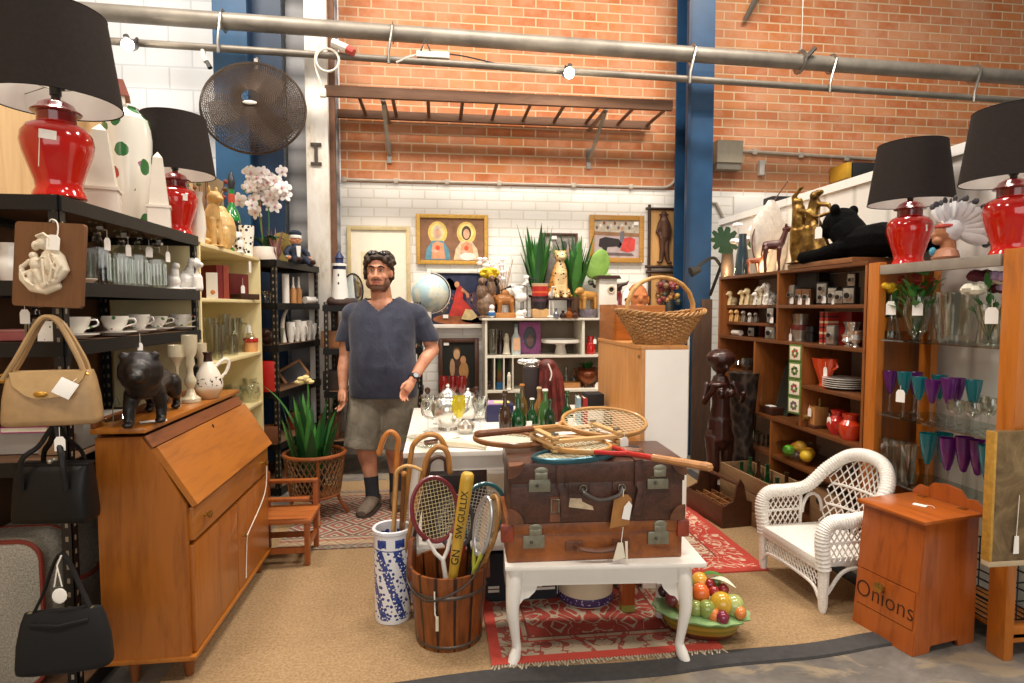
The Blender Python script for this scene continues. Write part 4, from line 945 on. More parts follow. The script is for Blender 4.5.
p=V((-1.14,2.70,ZB));t=thing('paper_note','white paper tags lying under the panther on the bureau','paper',V((-1.085,2.45,ZB)));m=MB();m.box((0,-.02,.0008),(.09,.04,.001),m_tag,rz=.5);m.obj('paper',t)
m_marb=mt('cfc3a4',.25,.2,14,coat=.4)
def turned(name,label,px,X,z,ytop,prof,w,mat,seg=18,group=None,cat='candle holder'):
 p=atX(px,X,z);h=zof(p,ytop)-z
 return revol(name,label,cat,p,[(r*w/2,q*h)for r,q in prof],mat,seg,group)
CS=[(0,0),(1,0),(1,.05),(.55,.1),(.3,.2),(.55,.26),(.6,.33),(.35,.4),(.28,.5),(.5,.56),(.42,.66),(.7,.74),(.8,.86),(.8,1),(.55,1),(0,.92)]
turned('candle_holder','tall onyx candle holder on the bureau beside the white jug',191,-1.14,ZB,335,CS,.085,m_marb,group='onyx candle holders')
turned('candle_holder','slim onyx candle holder at the back of the bureau top',202,-1.19,ZB,343,CS,.07,m_marb,group='onyx candle holders')
turned('candle_holder','short onyx cup holder rising behind the panther',178,-1.19,ZB,345,[(0,0),(.7,0),(.5,.06),(.2,.2),(.2,.6),(.55,.72),(1,.8),(1,1),(.85,1),(0,.85)],.075,m_marb,group='onyx candle holders')
p=atX(209,-1.1,ZB);h=zof(p,352)-ZB
t=thing('painted_jug','white pottery jug with a painted face and dark neck on the bureau','jug',p,rad(40))
n=NT('face_jug');co=n.co();a=n.noise(co,55,3);s3=n.sep(co);zz=n.math('LESS_THAN',n.math('ABSOLUTE',n.math('SUBTRACT',s3[2],h*.38)),.022);k=n.math('MULTIPLY',n.math('GREATER_THAN',a,.56),zz)
m_fj=n.pbr(n.mix(k,n.ramp(s3[2],[(0,'c79a6c'),(h*.18,'d8b48a'),(h*.24,'ece3d4')]),lin('2c2a2c')),.25,coat=.4)
m=MB();m.lathe([(0,0),(.04,0),(.062,h*.2),(.066,h*.32),(.05,h*.55),(.028,h*.74),(.02,h*.8)],m_fj,24);m.obj('jug_body',t)
m=MB();m.lathe([(.021,h*.79),(.017,h*.92),(.024,h),(.018,h),(0,h*.93)],m_choc,16);m.obj('neck',t)
m=MB();m.tube(spl([(.035,0,h*.68),(.075,0,h*.82),(.098,0,h*.76),(.085,0,h*.55),(.058,0,h*.42)],5),.008,m_fj,7);m.obj('handle',t)
p=atX(118,-1.19,ZB);t=thing('glass_dish','clear glass dish with a thin metal handle at the bureau back','dish',p)
m=MB();m.lathe([(0,0),(.05,.001),(.075,.025),(.072,.026),(.048,.006),(0,.005)],m_cryst,24,sq=(.6,1.3));m.obj('dish_body',t)
m=MB();m.tube(spl([(0,-.03,.01),(0,-.03,.07),(0,0,.1),(.0,.02,.07)],5),.002,m_nick,5);m.obj('handle',t)
# cream bookcase contents
m_cat=mt('c39a5c',.5,.3,16)
def deer(name,label,p,h,mat,rz=0,vox=.004,spec=None,cat='figurine',group=None):
 return mkobj(name,blob([(tuple(V(c)*h),tuple(V(r)*h)if hasattr(r,'__len__')else r*h)if isinstance(c[0],(int,float))else([tuple(V(q)*h)for q in c],[w*h for w in r])for c,r in spec],vox,mat,2),None,label,cat,p,rz,group)
SIT=[((0,0,.2),(.17,.24,.2)),([(0,.02,.25),(0,-.12,.5),(0,-.15,.66)],[.16,.14,.09]),((0,-.18,.8),(.11,.13,.11)),((0,-.29,.77),(.055,.07,.05)),([(-.06,-.18,.45),(-.07,-.22,.03)],[.06,.045]),([(.06,-.18,.45),(.07,-.22,.03)],[.06,.045]),((-.07,-.14,.92),(.025,.03,.07)),((.07,-.14,.92),(.025,.03,.07)),((-.14,-.05,.08),(.07,.16,.07)),((.14,-.05,.08),(.07,.16,.07)),((0,-.05,.015),(.2,.27,.02)),([(0,.2,.1),(.12,.27,.04),(.22,.15,.03)],[.04,.035,.03])]
CZ=1.781
p=atX(208,-1.36,CZ);h=zof(p,186)-CZ;deer('cheetah_figurine','tall tan sitting cheetah figurine beside the far red lamp',p,h,m_cat,rad(60),spec=SIT)
p=atX(199,-1.33,CZ);h=zof(p,192)-CZ;revol('cream_vase','slim cream vase squeezed between red lamp and cheetah','vase',p,[(0,0),(.03,0),(.04,h*.3),(.035,h*.6),(.02,h*.85),(.028,h),(0,h*.95)],m_cer,18)
p=atX(223,-1.37,CZ);h=zof(p,205)-CZ;deer('tan_vase','round tan figurine with a pale sheen beside the cheetah',p,h,mt('c8a468',.4,.2,12,coat=.3),0,spec=[((0,0,.45),(.28,.3,.45)),((0,-.02,.82),(.12,.13,.16)),((0,0,.03),(.2,.22,.03)),((-.12,-.2,.3),(.12,.12,.25)),((.12,-.2,.3),(.12,.12,.25))])
p=atX(226,-1.50,CZ);h=zof(p,175)-CZ;t=thing('dried_flowers','dried reddish-brown flower stems behind the cheetah figurine','dried flowers',atX(205,-1.50,CZ))
m=MB();r_=random.Random(3)
for k in range(26):
 a=r_.uniform(0,6.28);q=(.13*cos(a),.16*sin(a),r_.uniform(.34,.5));m.tube([(0,0,.02),(q[0]*.4,q[1]*.4,q[2]*.6),q],.002,m_brown,4);m.ball(q,r_.uniform(.008,.018),mt(r_.choice(['6a4a2c','7a2f28','4d5a2c']),.7),6)
m.obj('stems',t);m=MB();m.lathe([(0,0),(.035,0),(.045,.08),(.03,.16),(.032,.17),(0,.15)],m_choc,16);m.obj('pot',t)
p=atX(233,-1.44,CZ);h=zof(p,172)-CZ
t=thing('green_bottle','large green bottle with dark pourer and white-patterned label','bottle',p)
m=MB();m.lathe([(0,0),(.055,0),(.058,.02),(.058,h*.44),(.05,h*.5),(.02,h*.62),(.018,h*.82)],mt('1f7a34',.12,.1,coat=.6),20);m.obj('bottle_body',t)
m=MB();m.lathe([(.0585,h*.1),(.0595,h*.12),(.0595,h*.4),(.0585,h*.42)],floral(4,'23282c',('e8e4da','cfc9bd','e8e4da'),45,.22),20,caps=False);m.obj('label_band',t)
m=MB();m.lathe([(.021,h*.64),(.022,h*.72),(.021,h*.74)],mt('b0412a',.4),16,caps=False);m.obj('neck_band',t)
m=MB();m.lathe([(.02,h*.8),(.03,h*.87),(.022,h*.93),(.008,h),(0,h)],mt('3b3f44',.35,.1,10,.6),14);m.obj('pourer',t)
p=atX(247,-1.33,CZ);h=zof(p,226)-CZ;m_bw=floral(5.5,'eeeae2',('1a1a1c','26262a','1a1a1c'),38,.42)
t=thing('patterned_mug','black and white patterned tankard beside the orchid pot','mug',p);m=MB();m.lathe(cup_prof(.05,h,.004,.8),m_bw,20);m.obj('mug_body',t);m=MB();m.tube(spl([(-.04,-.02,h*.8),(-.085,-.04,h*.75),(-.085,-.04,h*.35),(-.04,-.02,h*.2)],4),.007,m_bw,6);m.obj('handle',t)
p=atX(239,-1.30,CZ);me=blob([((0,0,.05),(.035,.035,.05)),((0,-.01,.11),(.028,.03,.028)),((0,-.04,.1),(.012,.016,.012)),((0,0,.005),(.04,.045,.006))],.004,m_bw,2);mkobj('penguin_figurine',me,None,'small black and white figurine left of the patterned tankard','figurine',p)
p=atX(266,-1.37,CZ);hz_=zof(p,168)-CZ
t=thing('potted_orchid','white moth orchid in a round cream pot on the cream bookcase','orchid',p)
m=MB();R_=.098;m.lathe([(0,0),(R_*.86,0),(R_*.97,.03),(R_,.09),(R_*.97,.125),(R_*.9,.125),(R_*.88,.1),(0,.1)],mt('efe9df',.35,.04),28);m.obj('pot',t)
m=MB();r_=random.Random(8)
for a,L in((2.6,.18),(.4,.2),(-.8,.17),(3.6,.17),(1.5,.16),(5.6,.2)):
 leafblade(m,(0,0,.1),(L*.8*cos(a),L*.8*sin(a),.18),.085,m_leafd,.35,8,.15)
m.obj('leaves',t)
m=MB();stems=[spl([(.0,0,.1),(-.03,-.02,.3),(-.03,-.03,hz_*.8),(.06,-.05,hz_*.93),(.2,-.07,hz_*.72)],6),spl([(.01,0,.1),(.03,.0,.28),(.02,-.02,hz_*.75),(-.06,-.05,hz_*.9),(-.14,-.06,hz_*.72)],6)]
for q in stems:m.tube(q,.004,m_leaf2,6)
m.tube([(-.02,.0,.1),(-.035,-.01,hz_*.78)],.004,m_tanw,5);m.obj('stems',t)
m_pet=mt('f6f0ee',.6,.05);m_pet2=mt('d8a0a8',.5,.15)
for i,q in enumerate(stems):
 for j in range(9,len(q),1):
  for kk in range(1 if j%2 else 2):
   c=q[j]+V((r_.uniform(-.05,.05),r_.uniform(-.07,.02),r_.uniform(-.07,.05)))
   m=MB();M_=TM(c,r_.uniform(-.5,.5),r_.uniform(-.4,.4),r_.uniform(-.7,.7),r_.uniform(.85,1.15))
   for a in(0,2.5,3.78):m.ball((.028*cos(a+pi/2),-.004,.028*sin(a+pi/2)),(.017,.004,.026),m_pet,8,M_,ry=-(a))
   for a in(1.2,-1.2):m.ball((.03*cos(a+pi/2),-.008,.03*sin(a+pi/2)),(.026,.004,.026),m_pet,8,M_)
   m.ball((0,-.014,-.004),(.009,.01,.011),m_pet2,6,M_);m.obj('flower',t)
CZ2=1.477
m_maroon=mt('6e1d1e',.5,.15)
t=thing('picture_album','white-fronted album with a small orange motif leaning on the maroon books','album',atX(211,-1.31,CZ2),rad(6));m=MB();m.box((0,.03,.075),(.06,.01,.15),m_white);m.obj('front',t);m=MB();m.ball((.005,.024,.035),(.014,.003,.014),mt('c77a3a',.5),8);m.obj('motif',t)
p=atX(217,-1.34,CZ2);book('maroon hardback standing behind the white album',p,.045,.13,.205,m_maroon,rad(60),'maroon books on the cream bookcase')
p=atX(224,-1.33,CZ2);book('red-brown slipcased book with cream top edge, tallest on that shelf',p,.05,.14,.21,mt('8a3a2c',.5,.15),rad(70),'maroon books on the cream bookcase')
p=atX(241,-1.36,CZ2);t=thing('jewellery_case','open maroon display case with a white tag on the cream bookcase','case',p,rad(62));m=MB();m.box((0,.02,.09),(.17,.02,.18),m_maroon,.006);m.obj('lid',t);m=MB();m.box((0,-.04,.02),(.17,.09,.04),m_choc,.004);m.obj('tray',t);tag(t,(.0,-.02,.07),.035,0,.05)
CZ3=1.106
for i,(px,X,yt,R_,lab)in enumerate(((211,-1.42,318,.04,'tall clear glass tumbler behind the onyx candle holder'),(218,-1.33,325,.035,'plain clear tumbler at the near end of the glassware shelf'),(226,-1.45,314,.04,'tallest clear highball glass at the back of the glassware shelf'),(233,-1.36,335,.038,'short clear tumbler in front of the ribbed jug'),(221,-1.55,322,.04,'clear glass standing deepest in the glassware shelf'),(243,-1.5,330,.035,'clear glass right of the ribbed jug'))):
 p=atX(px,X,CZ3);tumbler(lab,p,zof(p,yt)-CZ3,R_,m_cryst,'clear glassware on the cream bookcase')
p=atX(236,-1.43,CZ3);h=zof(p,318)-CZ3;t=thing('glass_jug','ribbed clear glass jug on the cream bookcase','jug',p,rad(-20));m=MB();m.lathe([(0,0),(.055,0),(.062,h*.3),(.05,h*.7),(.055,h),(.05,h),(.046,h*.7),(0,.01)],m_cryst,20);m.obj('jug_body',t);m=MB();m.tube(spl([(.05,0,h*.85),(.095,0,h*.8),(.09,0,h*.4),(.058,0,h*.3)],4),.007,m_cryst,6);m.obj('handle',t)
p=atX(251,-1.34,CZ3);h=zof(p,332)-CZ3;t=thing('storage_jar','clear storage jar with a red band and an orange fill','jar',p)
m=MB();m.lathe([(0,0),(.045,0),(.047,h*.6),(.04,h*.64)],mt('d39a62',.5,.2),20);m.obj('contents',t);m=MB();m.lathe([(.049,h*.48),(.05,h*.5),(.05,h*.66),(.049,h*.68)],mt('b32a20',.4),20,caps=False);m.obj('red_band',t);m=MB();m.lathe([(.044,h*.66),(.03,h*.78),(.016,h),(0,h)],m_cryst,18);m.obj('glass_lid',t);tag(t,(.0,-.05,h*1.15),.035,.5,.03)
CZ4=.741
p=atX(250,-1.36,CZ4);h=zof(p,378)-CZ4;t=thing('glass_pitcher','round cut glass pitcher on the lowest visible cream shelf','pitcher',p,rad(-40));m=MB();m.lathe([(0,0),(.05,0),(.075,h*.3),(.07,h*.55),(.045,h*.75),(.052,h),(.047,h),(.04,h*.75),(0,.01)],m_cryst,20);m.obj('pitcher_body',t);m=MB();m.tube(spl([(.045,0,h*.85),(.1,0,h*.8),(.1,0,h*.5),(.072,0,h*.4)],4),.007,m_cryst,6);m.obj('handle',t)
for px,X,yt,lab in((236,-1.45,385,'low clear glass bowl behind the white jug'),(228,-1.5,388,'clear glass bowl deepest behind the bureau top')):
 p=atX(px,X,CZ4);h=zof(p,yt)-CZ4;revol('glass_bowl',lab,'bowl',p,[(0,0),(.04,0),(.075,h),(.07,h),(.035,.01),(0,.01)],m_cryst,18,'clear glassware on the lowest cream shelf')
t=thing('shelf_tag','white price tag stuck on the front edge of the cream bookcase top','price tag',RX(250,267,-1.268));m=MB();m.box((0,0,0),(.002,.05,.075),m_tag);m.obj('paper',t)
# second black rack contents
DZ=1.778
p=atD(292,-1.40,DZ);h=zof(p,222)-DZ
p=atD(289,-1.50,DZ);t=thing('woven_hat','round olive-brown woven hat propped behind the sailor doll','hat',p,rad(30));m=MB();M_=TM((0,0,.16),rad(68),0,rad(25));m.lathe([(0,.09),(.07,.085),(.09,.05),(.095,.0),(.165,-.012),(.168,-.006),(.09,.012)],mt('7a6a30',.8,.25,40,bs=.4),28,T=M_);m.obj('hat_body',t)
p=atD(276,-1.38,DZ);t=thing('feather_bunch','bunch of dusty-pink feathery stems between orchid and sailor doll','feathers',p);m=MB();r_=random.Random(5)
for k in range(16):
 a=r_.uniform(0,6.28);L=r_.uniform(.12,.3);leafblade(m,(0,0,.0),(.07*cos(a),.07*sin(a),L),.02,mt(r_.choice(['8a5a5a','6e4646','a07070']),.8),.02,4)
m.obj('plumes',t)
p=atD(296,-1.28,DZ);h=.25;k=h/.5
t=thing('sailor_doll','sailor boy doll in a navy jacket and cap sitting on the far black rack','doll',p,rad(35))
m_navyc=mt('232c40',.7,.15,30)
me=blob([((0,0,.2),(.045,.04,.045)),((0,-.035,.2),(.012,.012,.011)),((-.045,0,.2),(.01,.012,.014)),((.045,0,.2),(.01,.012,.014)),([(0,0,.17),(0,0,.13)],[.02,.022]),((-.085,-.07,.05),(.018,.02,.018)),((.085,-.075,.05),(.018,.02,.018))],.004,m_skin);mkobj('body',me,t)
me=blob([([(0,0,.14),(0,.0,.02)],[.045,.06]),([(-.05,0,.135),(-.09,-.02,.09),(-.085,-.06,.055)],[.026,.024,.02]),([(.05,0,.135),(.09,-.02,.09),(.085,-.06,.055)],[.026,.024,.02])],.004,m_navyc);mkobj('jacket',me,t)
me=blob([([(-.03,0,.03),(-.045,-.11,.035),(-.05,-.16,.02)],[.036,.03,.028]),([(.03,0,.03),(.045,-.11,.035),(.06,-.16,.0)],[.036,.03,.028])],.004,m_navyc);mkobj('trousers',me,t)
for c in((-.05,-.185,.03),(.062,-.19,.01)):m=MB();m.ball(c,(.022,.035,.022),m_choc,10);m.obj('shoe',t)
m=MB();m.lathe([(.047,.215),(.05,.23),(.047,.24)],m_white,18);m.lathe([(.046,.238),(.05,.262),(.03,.28),(0,.284)],m_navyc,18);m.obj('cap',t)
m=MB();m.prism([(-.02,.15),(.02,.15),(.012,.06),(-.012,.06)],-.062,-.05,m_white);m.tube(arc((0,0,.045),.064,0,2*pi,16,'XY')[:-1],.004,m_white,5,True)
for x in(-.085,.085):m.tube(arc((x,-.055,.06),.021,0,2*pi,10,'XY')[:-1],.005,m_white,5,True)
m.obj('white_trim',t)
DZ2=1.458
for px,X,yt,R_,mm,lab in((286,-1.28,274,.027,m_white,'thick white pillar candle on the far black rack'),):p=atD(px,X,DZ2);revol('pillar_candle',lab,'candle',p,[(0,0),(R_,0),(R_,zof(p,yt)-DZ2),(0,zof(p,yt)-DZ2)],mm,18)
for px,X,yt,lab in((293.5,-1.27,277,'left of two small pale-necked wooden bottles'),(299,-1.27,277,'right of two small pale-necked wooden bottles')):
 p=atD(px,X,DZ2);h=zof(p,yt)-DZ2;t=thing('wooden_bottle',lab,'bottle',p,0,'wooden bottles');m=MB();m.lathe([(0,0),(.025,0),(.025,h*.5),(.012,h*.6)],m_tanw,14);m.obj('bottle_body',t);m=MB();m.lathe([(.013,h*.58),(.014,h*.62),(.008,h*.7),(.008,h),(0,h)],m_cer,12);m.obj('neck',t)
p=atD(309,-1.255,DZ2);t=thing('paper_roll','white paper roll lying at the end of the rack shelf','roll',p,rad(60));m=MB();m.tube([(-.05,0,.03),(.08,0,.03)],.03,m_white,18);m.obj('roll',t)
p=atD(268,-1.3,DZ2);revol('glass_dish','small clear glass dish left on the second shelf of the far rack','dish',p,[(0,0),(.02,0),(.022,.05),(.05,.09),(.045,.09),(0,.06)],m_cryst,16)
DZ3=1.143
p=atD(284,-1.28,DZ3);hz_=zof(p,306)-DZ3;m=MB();m.tube(spl([(0,0,.004),(-.01,0,hz_*.4),(.0,.02,hz_*.75),(.035,.05,hz_)],5),[.022-.0009*i for i in range(16)],m_cer,10);m.obj('curved_horn',label='pale curved horn standing on the far black rack',cat='horn',loc=p)
for px,X,yt,lab in((291,-1.26,322,'leftmost white cup in the far rack row'),(297,-1.28,320,'white cup second in the far rack row'),(303,-1.25,321,'white cup in the middle of the far rack row'),(309,-1.28,320,'white cup fourth in the far rack row'),(315,-1.25,323,'rightmost white cup in the far rack row')):
 p=atD(px,X,DZ3);h=zof(p,yt)-DZ3;m=MB();m.lathe(cup_prof(.034,h),m_china,16);m.tube(spl([(.03,0,h*.8),(.06,0,h*.7),(.055,0,h*.4),(.03,0,h*.3)],3),.004,m_china,5);m.obj('white_cup',label=lab,cat='cup',loc=p,group='white cups on the far rack',rz=rad(-40))
p=atD(293,-1.38,DZ3);t=thing('small_plant','tiny green plant in a white pot behind the white cups','plant',p);m=MB();m.lathe([(0,0),(.03,0),(.036,.09),(0,.085)],m_white,14);m.obj('pot',t);m=MB();snake_plant(m,12,.11,.06,[m_leaf,m_leaf2],.022,4);m.obj('leaves',t,loc=(0,0,.085))
for px,X in((281,-1.3),):p=atD(px,X,DZ3);tumbler('clear tumbler beside the pale curved horn',p,.12,.03,m_cryst)
p=atD(268,-1.33,DZ3);me=blob([((0,0,.05),(.06,.07,.05)),((0,-.05,.09),(.035,.035,.035)),((.03,.02,.09),(.03,.04,.03))],.005,m_choc,2);mkobj('dark_ornament',me,None,'dark brown lumpy ornament at the rack post on the cup shelf','ornament',p)
DZ4=.793
p=atD(269,-1.3,DZ4);m=MB();m.box((0,0,.115),(.12,.14,.23),mt('b81a14',.4,.12),.004);m.obj('red_box',label='bright red box standing at the near post of the far rack',cat='box',loc=p)
p=atD(300,-1.30,DZ4);t=thing('framed_photo','small brown picture frame tilted on the far black rack','picture',p,rad(40),None,(rad(-24),rad(-28),rad(32)));m=MB();w2=.21;
for a in((-.1,0,.07,.02,.16),(.1,0,.07,.02,.16)):m.box((a[0],0,a[2]+.02),(.022,.015,.17),m_tanw,.002)
m.box((0,0,.02),(.21,.015,.022),m_tanw,.002);m.box((0,0,.165),(.21,.015,.022),m_tanw,.002);m.obj('frame',t);m=MB();m.bx(-.09,.09,.0,.004,.03,.155,mt('2a2428',.4,.3));m.obj('picture',t)
for px,X,c,w2,h2,lab in((270,-1.28,'6a3d22',.13,.13,'brown wooden box low on the far black rack'),(300,-1.3,'8a2f1c',.16,.14,'reddish wooden box low on the far black rack'),):
 p=atD(px,X,.403);m=MB();m.box((0,0,h2/2),(w2,w2*1.1,h2),wood(c,c,'X'),.004);m.obj('wooden_box',label=lab,cat='box',loc=p,rz=.1)
# pictures on the white brick
m_gframe=wood('b8863c','96662a','X',2,.35,.3);m_gilt=mt('c79a45',.35,.25,40,.4,bs=.3);m_wframe=mt('eee8dc',.45,.05);m_dframe=wood('4f2c18','38200f','Z',1.5,.4,.2)
def picture(name,label,x0,y0,x1,y1,fw,fm,canvas,Y=WY-.012,depth=.03,draw=None,cat='picture',tilt=0,tagxy=None):
 """framed picture from its outer corners in the view; draw(m, W, H) adds flat shapes to the canvas"""
 a,b=RY(x0,y0,Y),RY(x1,y1,Y);W,H=b.x-a.x,a.z-b.z
 t=thing(name,label,cat,(a.x,Y,b.z));f=fw*S(a)
 m=MB();bev=min(f*.25,.006)
 m.bx(0,f,-depth,0,0,H,fm,bev);m.bx(W-f,W,-depth,0,0,H,fm,bev);m.bx(f*.98,W-f*.98,-depth,0,0,f,fm,bev);m.bx(f*.98,W-f*.98,-depth,0,H-f,H,fm,bev);m.obj('frame',t)
 m=MB();m.bx(f*.9,W-f*.9,-depth*.45,-.002,f*.9,H-f*.9,canvas)
 if draw:draw(m,W,H,f,-depth*.45)
 m.obj('picture',t)
 if tagxy:m=MB();m.box((W*tagxy[0],-depth*.8,H*tagxy[1]),(.05,.001,.035),m_tag);m.obj('price_tag',t)
 return t
def flat(m,pts,W,H,f,y,lay,mat):
 iw,ih=W-2*f,H-2*f
 v=[(f+x*iw,y-.0006*lay,f+z*ih)for x,z in pts];m.mesh(v,[tuple(range(len(v)))],mat)
def ell(cx,cz,rx,rz_,n=20):return[(cx+rx*cos(2*pi*i/n),cz+rz_*sin(2*pi*i/n))for i in range(n)]
def pm(c,v=.25,sc=18):return mt(c,.75,v,sc)
def d_saints(m,W,H,f,y):
 for cx,robe,hair in((.27,'5f93a6','d9c8b0'),(.72,'d9c3a0','5a3f2a')):
  flat(m,ell(cx,.66,.15,.27),W,H,f,y,1,pm('e3c268'));flat(m,ell(cx,.68,.11,.2),W,H,f,y,2,pm('efd98e'))
  flat(m,[(cx-.2,.02),(cx-.17,.28),(cx-.08,.47),(cx+.08,.47),(cx+.17,.28),(cx+.2,.02)],W,H,f,y,3,pm(robe));flat(m,[(cx-.1,.04),(cx-.08,.4),(cx,.46),(cx+.09,.4),(cx+.12,.04)],W,H,f,y,4,pm('d99a72'))
  flat(m,ell(cx,.66,.075,.17),W,H,f,y,4,pm(hair));flat(m,ell(cx,.64,.05,.12),W,H,f,y,5,pm('d8a98a'));flat(m,ell(cx,.3,.035,.06),W,H,f,y,6,pm('d9542f'));flat(m,ell(cx-.04,.22,.06,.04),W,H,f,y,6,pm('e0b598'))
 flat(m,ell(.74,.1,.13,.09),W,H,f,y,7,pm('ece3d8',.1))
picture('framed_picture','gold-framed print of two haloed saints on the white brick',416,214,488,265,4,m_gilt,pm('8a6247'),draw=d_saints)
o=picture('framed_picture','large cream picture in a pale gold frame behind the man',347,226,411,318,4,mt('cdb98a',.4,.15,20),pm('f2ead6',.04),draw=lambda m,W,H,f,y:(flat(m,[(.17,.12),(.42,.12),(.45,.72),(.17,.75)],W,H,f,y,1,pm('e6d6ac',.1)),flat(m,[(.2,.2),(.32,.2),(.36,.7),(.22,.66)],W,H,f,y,2,pm('d8c9a8',.12)),flat(m,ell(.4,.45,.06,.04),W,H,f,y,3,pm('9a8fc0')),flat(m,ell(.58,.46,.05,.04),W,H,f,y,3,pm('a79ccb'))))
def d_dancer(m,W,H,f,y):
 for cx,cz,rx,rz_,c in((.2,.7,.25,.3,'1c2a4a'),(.6,.8,.4,.2,'2a2f4c'),(.8,.45,.2,.25,'4c3a4c'),(.15,.35,.15,.2,'3f3a36'),(.5,.1,.5,.14,'9a5a34'),(.75,.1,.25,.1,'7a5a48')):flat(m,ell(cx,cz,rx*.95,rz_*.8),W,H,f,y,1,pm(c,.5,12))
 r_=random.Random(2)
 for k in range(46):flat(m,ell(r_.uniform(.05,.95),r_.uniform(.25,.6),.02,.03,7),W,H,f,y,2,pm(r_.choice(['7a5a5a','3a4a6a','9a7a5a','5a3a4a','8a3a3a']),.3))
 flat(m,[(.3,.16),(.38,.42),(.42,.62),(.46,.75),(.53,.75),(.56,.62),(.55,.5),(.72,.28),(.62,.16)],W,H,f,y,3,pm('b9342a',.3));flat(m,[(.52,.1),(.6,.3),(.72,.28),(.82,.14),(.7,.08)],W,H,f,y,4,pm('d8c08a'));flat(m,ell(.45,.78,.045,.06),W,H,f,y,4,pm('c98a63'))
 flat(m,[(.54,.72),(.66,.6),(.66,.52),(.62,.53),(.6,.6),(.52,.66)],W,H,f,y,4,pm('c98a63'));flat(m,ell(.12,.35,.05,.07),W,H,f,y,3,pm('d8b040'))
picture('framed_painting','dark painting of a dancer in a red dress, white frame',427,269,492,328,4,m_wframe,pm('20243c',.4),draw=d_dancer,Y=5.86,tagxy=(.28,.2),cat='painting')
def d_madonna(m,W,H,f,y):
 flat(m,[(.25,.02),(.3,.5),(.45,.7),(.62,.55),(.8,.4),(.85,.02)],W,H,f,y,1,pm('4a2c22',.4));flat(m,ell(.44,.74,.1,.11),W,H,f,y,2,pm('c9a077'));flat(m,ell(.44,.79,.12,.1),W,H,f,y,1,pm('6a4a2c'));flat(m,ell(.64,.62,.09,.09),W,H,f,y,3,pm('c08a5a'));flat(m,ell(.66,.38,.15,.2),W,H,f,y,2,pm('b5834f'));flat(m,ell(.3,.45,.08,.2),W,H,f,y,2,pm('b08a68'))
picture('framed_painting','dark portrait painting in a plain brown wooden frame behind the teapots',438,338,479,392,4.5,m_dframe,pm('15160f',.3),draw=d_madonna,Y=5.84,tagxy=(.2,.9),cat='painting')
picture('framed_picture','small brown-framed picture mostly hidden behind the snake plants',541,233,577,290,2.5,m_dframe,pm('8f8780',.4,30),draw=lambda m,W,H,f,y:[flat(m,ell(.2+.15*i,.8-.1*(i%3),.09,.1),W,H,f,y,1,pm(c,.4))for i,c in enumerate(('d9d2c6','6a7a5a','9a7a7a','4a4a4a','b59a8a'))],tagxy=(.35,.92))
def d_bull(m,W,H,f,y):
 flat(m,[(0,.62),(1,.58),(1,1),(0,1)],W,H,f,y,1,pm('b9ae9c',.3,30));flat(m,[(0,.6),(1,.56),(1,.66),(0,.7)],W,H,f,y,2,pm('8f6a4a',.3));flat(m,[(0,0),(1,0),(1,.56),(0,.6)],W,H,f,y,1,pm('b3a2a0',.2))
 for i in range(12):flat(m,ell(.06+.08*i,.8+.06*(i%3),.03,.05,8),W,H,f,y,2,pm(('6a5a5a','d8cfc0','8a4a3a')[i%3],.3))
 flat(m,[(.1,.3),(.12,.5),(.25,.55),(.55,.5),(.62,.36),(.56,.26),(.5,.3),(.3,.28),(.26,.1),(.2,.1),(.18,.26)],W,H,f,y,3,pm('2b2224',.4));flat(m,[(.58,.2),(.66,.52),(.8,.56),(.92,.5),(.9,.2),(.74,.14)],W,H,f,y,4,pm('c9453c',.25))
 flat(m,[(.56,.25),(.58,.7),(.66,.72),(.68,.3)],W,H,f,y,3,pm('6a6a72',.3));flat(m,ell(.62,.78,.035,.06),W,H,f,y,4,pm('b98a6a'));flat(m,[(.2,.06),(.9,.04),(.85,.12),(.25,.14)],W,H,f,y,2,pm('6a5a5a',.3))
picture('framed_painting','gold-framed bullfight painting on the white brick',589,215,643,263,5,m_gframe,pm('bcaea2',.2),draw=d_bull,tagxy=(.85,.83),cat='painting')
m_cane_d=mt('3b2418',.5,.3)
def carved(label,x0,y0,x1,y1,cut=False):
 Y=WY-.012;a,b=RY(x0,y0,Y),RY(x1,y1,Y);W,H=b.x-a.x,a.z-b.z;t=thing('wall_carving',label,'panel',(a.x,Y,b.z),0,'carved figure panels')
 m=MB();m.bx(0,W,-.012,0,0,H,wood('c99a5e','b5854a','Z',.8,.6,0));m.obj('board',t)
 m=MB();e=.04
 for x in(.0,W):m.tube([(x,-.016,-e),(x,-.016,H+e)],.016,m_cane_d,8)
 for z in(.0,H):m.tube([(-e,-.022,z),(W+e,-.022,z)],.014,m_cane_d,8)
 m.obj('frame',t)
 c=W*.5;k=H
 sp=[((c,-.03,k*.86),(k*.045,.02,k*.055)),((c,-.03,k*.9),(k*.1,.02,k*.018)),((c,-.03,k*.93),(k*.05,.02,k*.035)),([(c,-.03,k*.8),(c+.01,-.03,k*.5)],[k*.09,k*.085]),([(c-k*.07,-.03,k*.76),(c-k*.12,-.03,k*.6),(c-k*.05,-.035,k*.5)],[k*.035,k*.03,k*.025]),([(c+k*.08,-.03,k*.76),(c+k*.12,-.03,k*.62),(c+k*.1,-.03,k*.46)],[k*.035,k*.03,k*.025]),([(c-k*.03,-.03,k*.5),(c-k*.02,-.03,k*.3),(c-k*.04,-.03,k*.1)],[k*.06,k*.05,k*.035]),([(c+k*.05,-.03,k*.5),(c+k*.05,-.03,k*.3),(c+k*.08,-.03,k*.1)],[k*.06,k*.05,k*.035]),((c-k*.07,-.035,k*.08),(k*.06,.02,k*.025)),((c+k*.11,-.035,k*.07),(k*.05,.02,k*.025))]
 mkobj('carved_figure',blob(sp,.006,mt('4e2f1e',.5,.3,20),2),t)
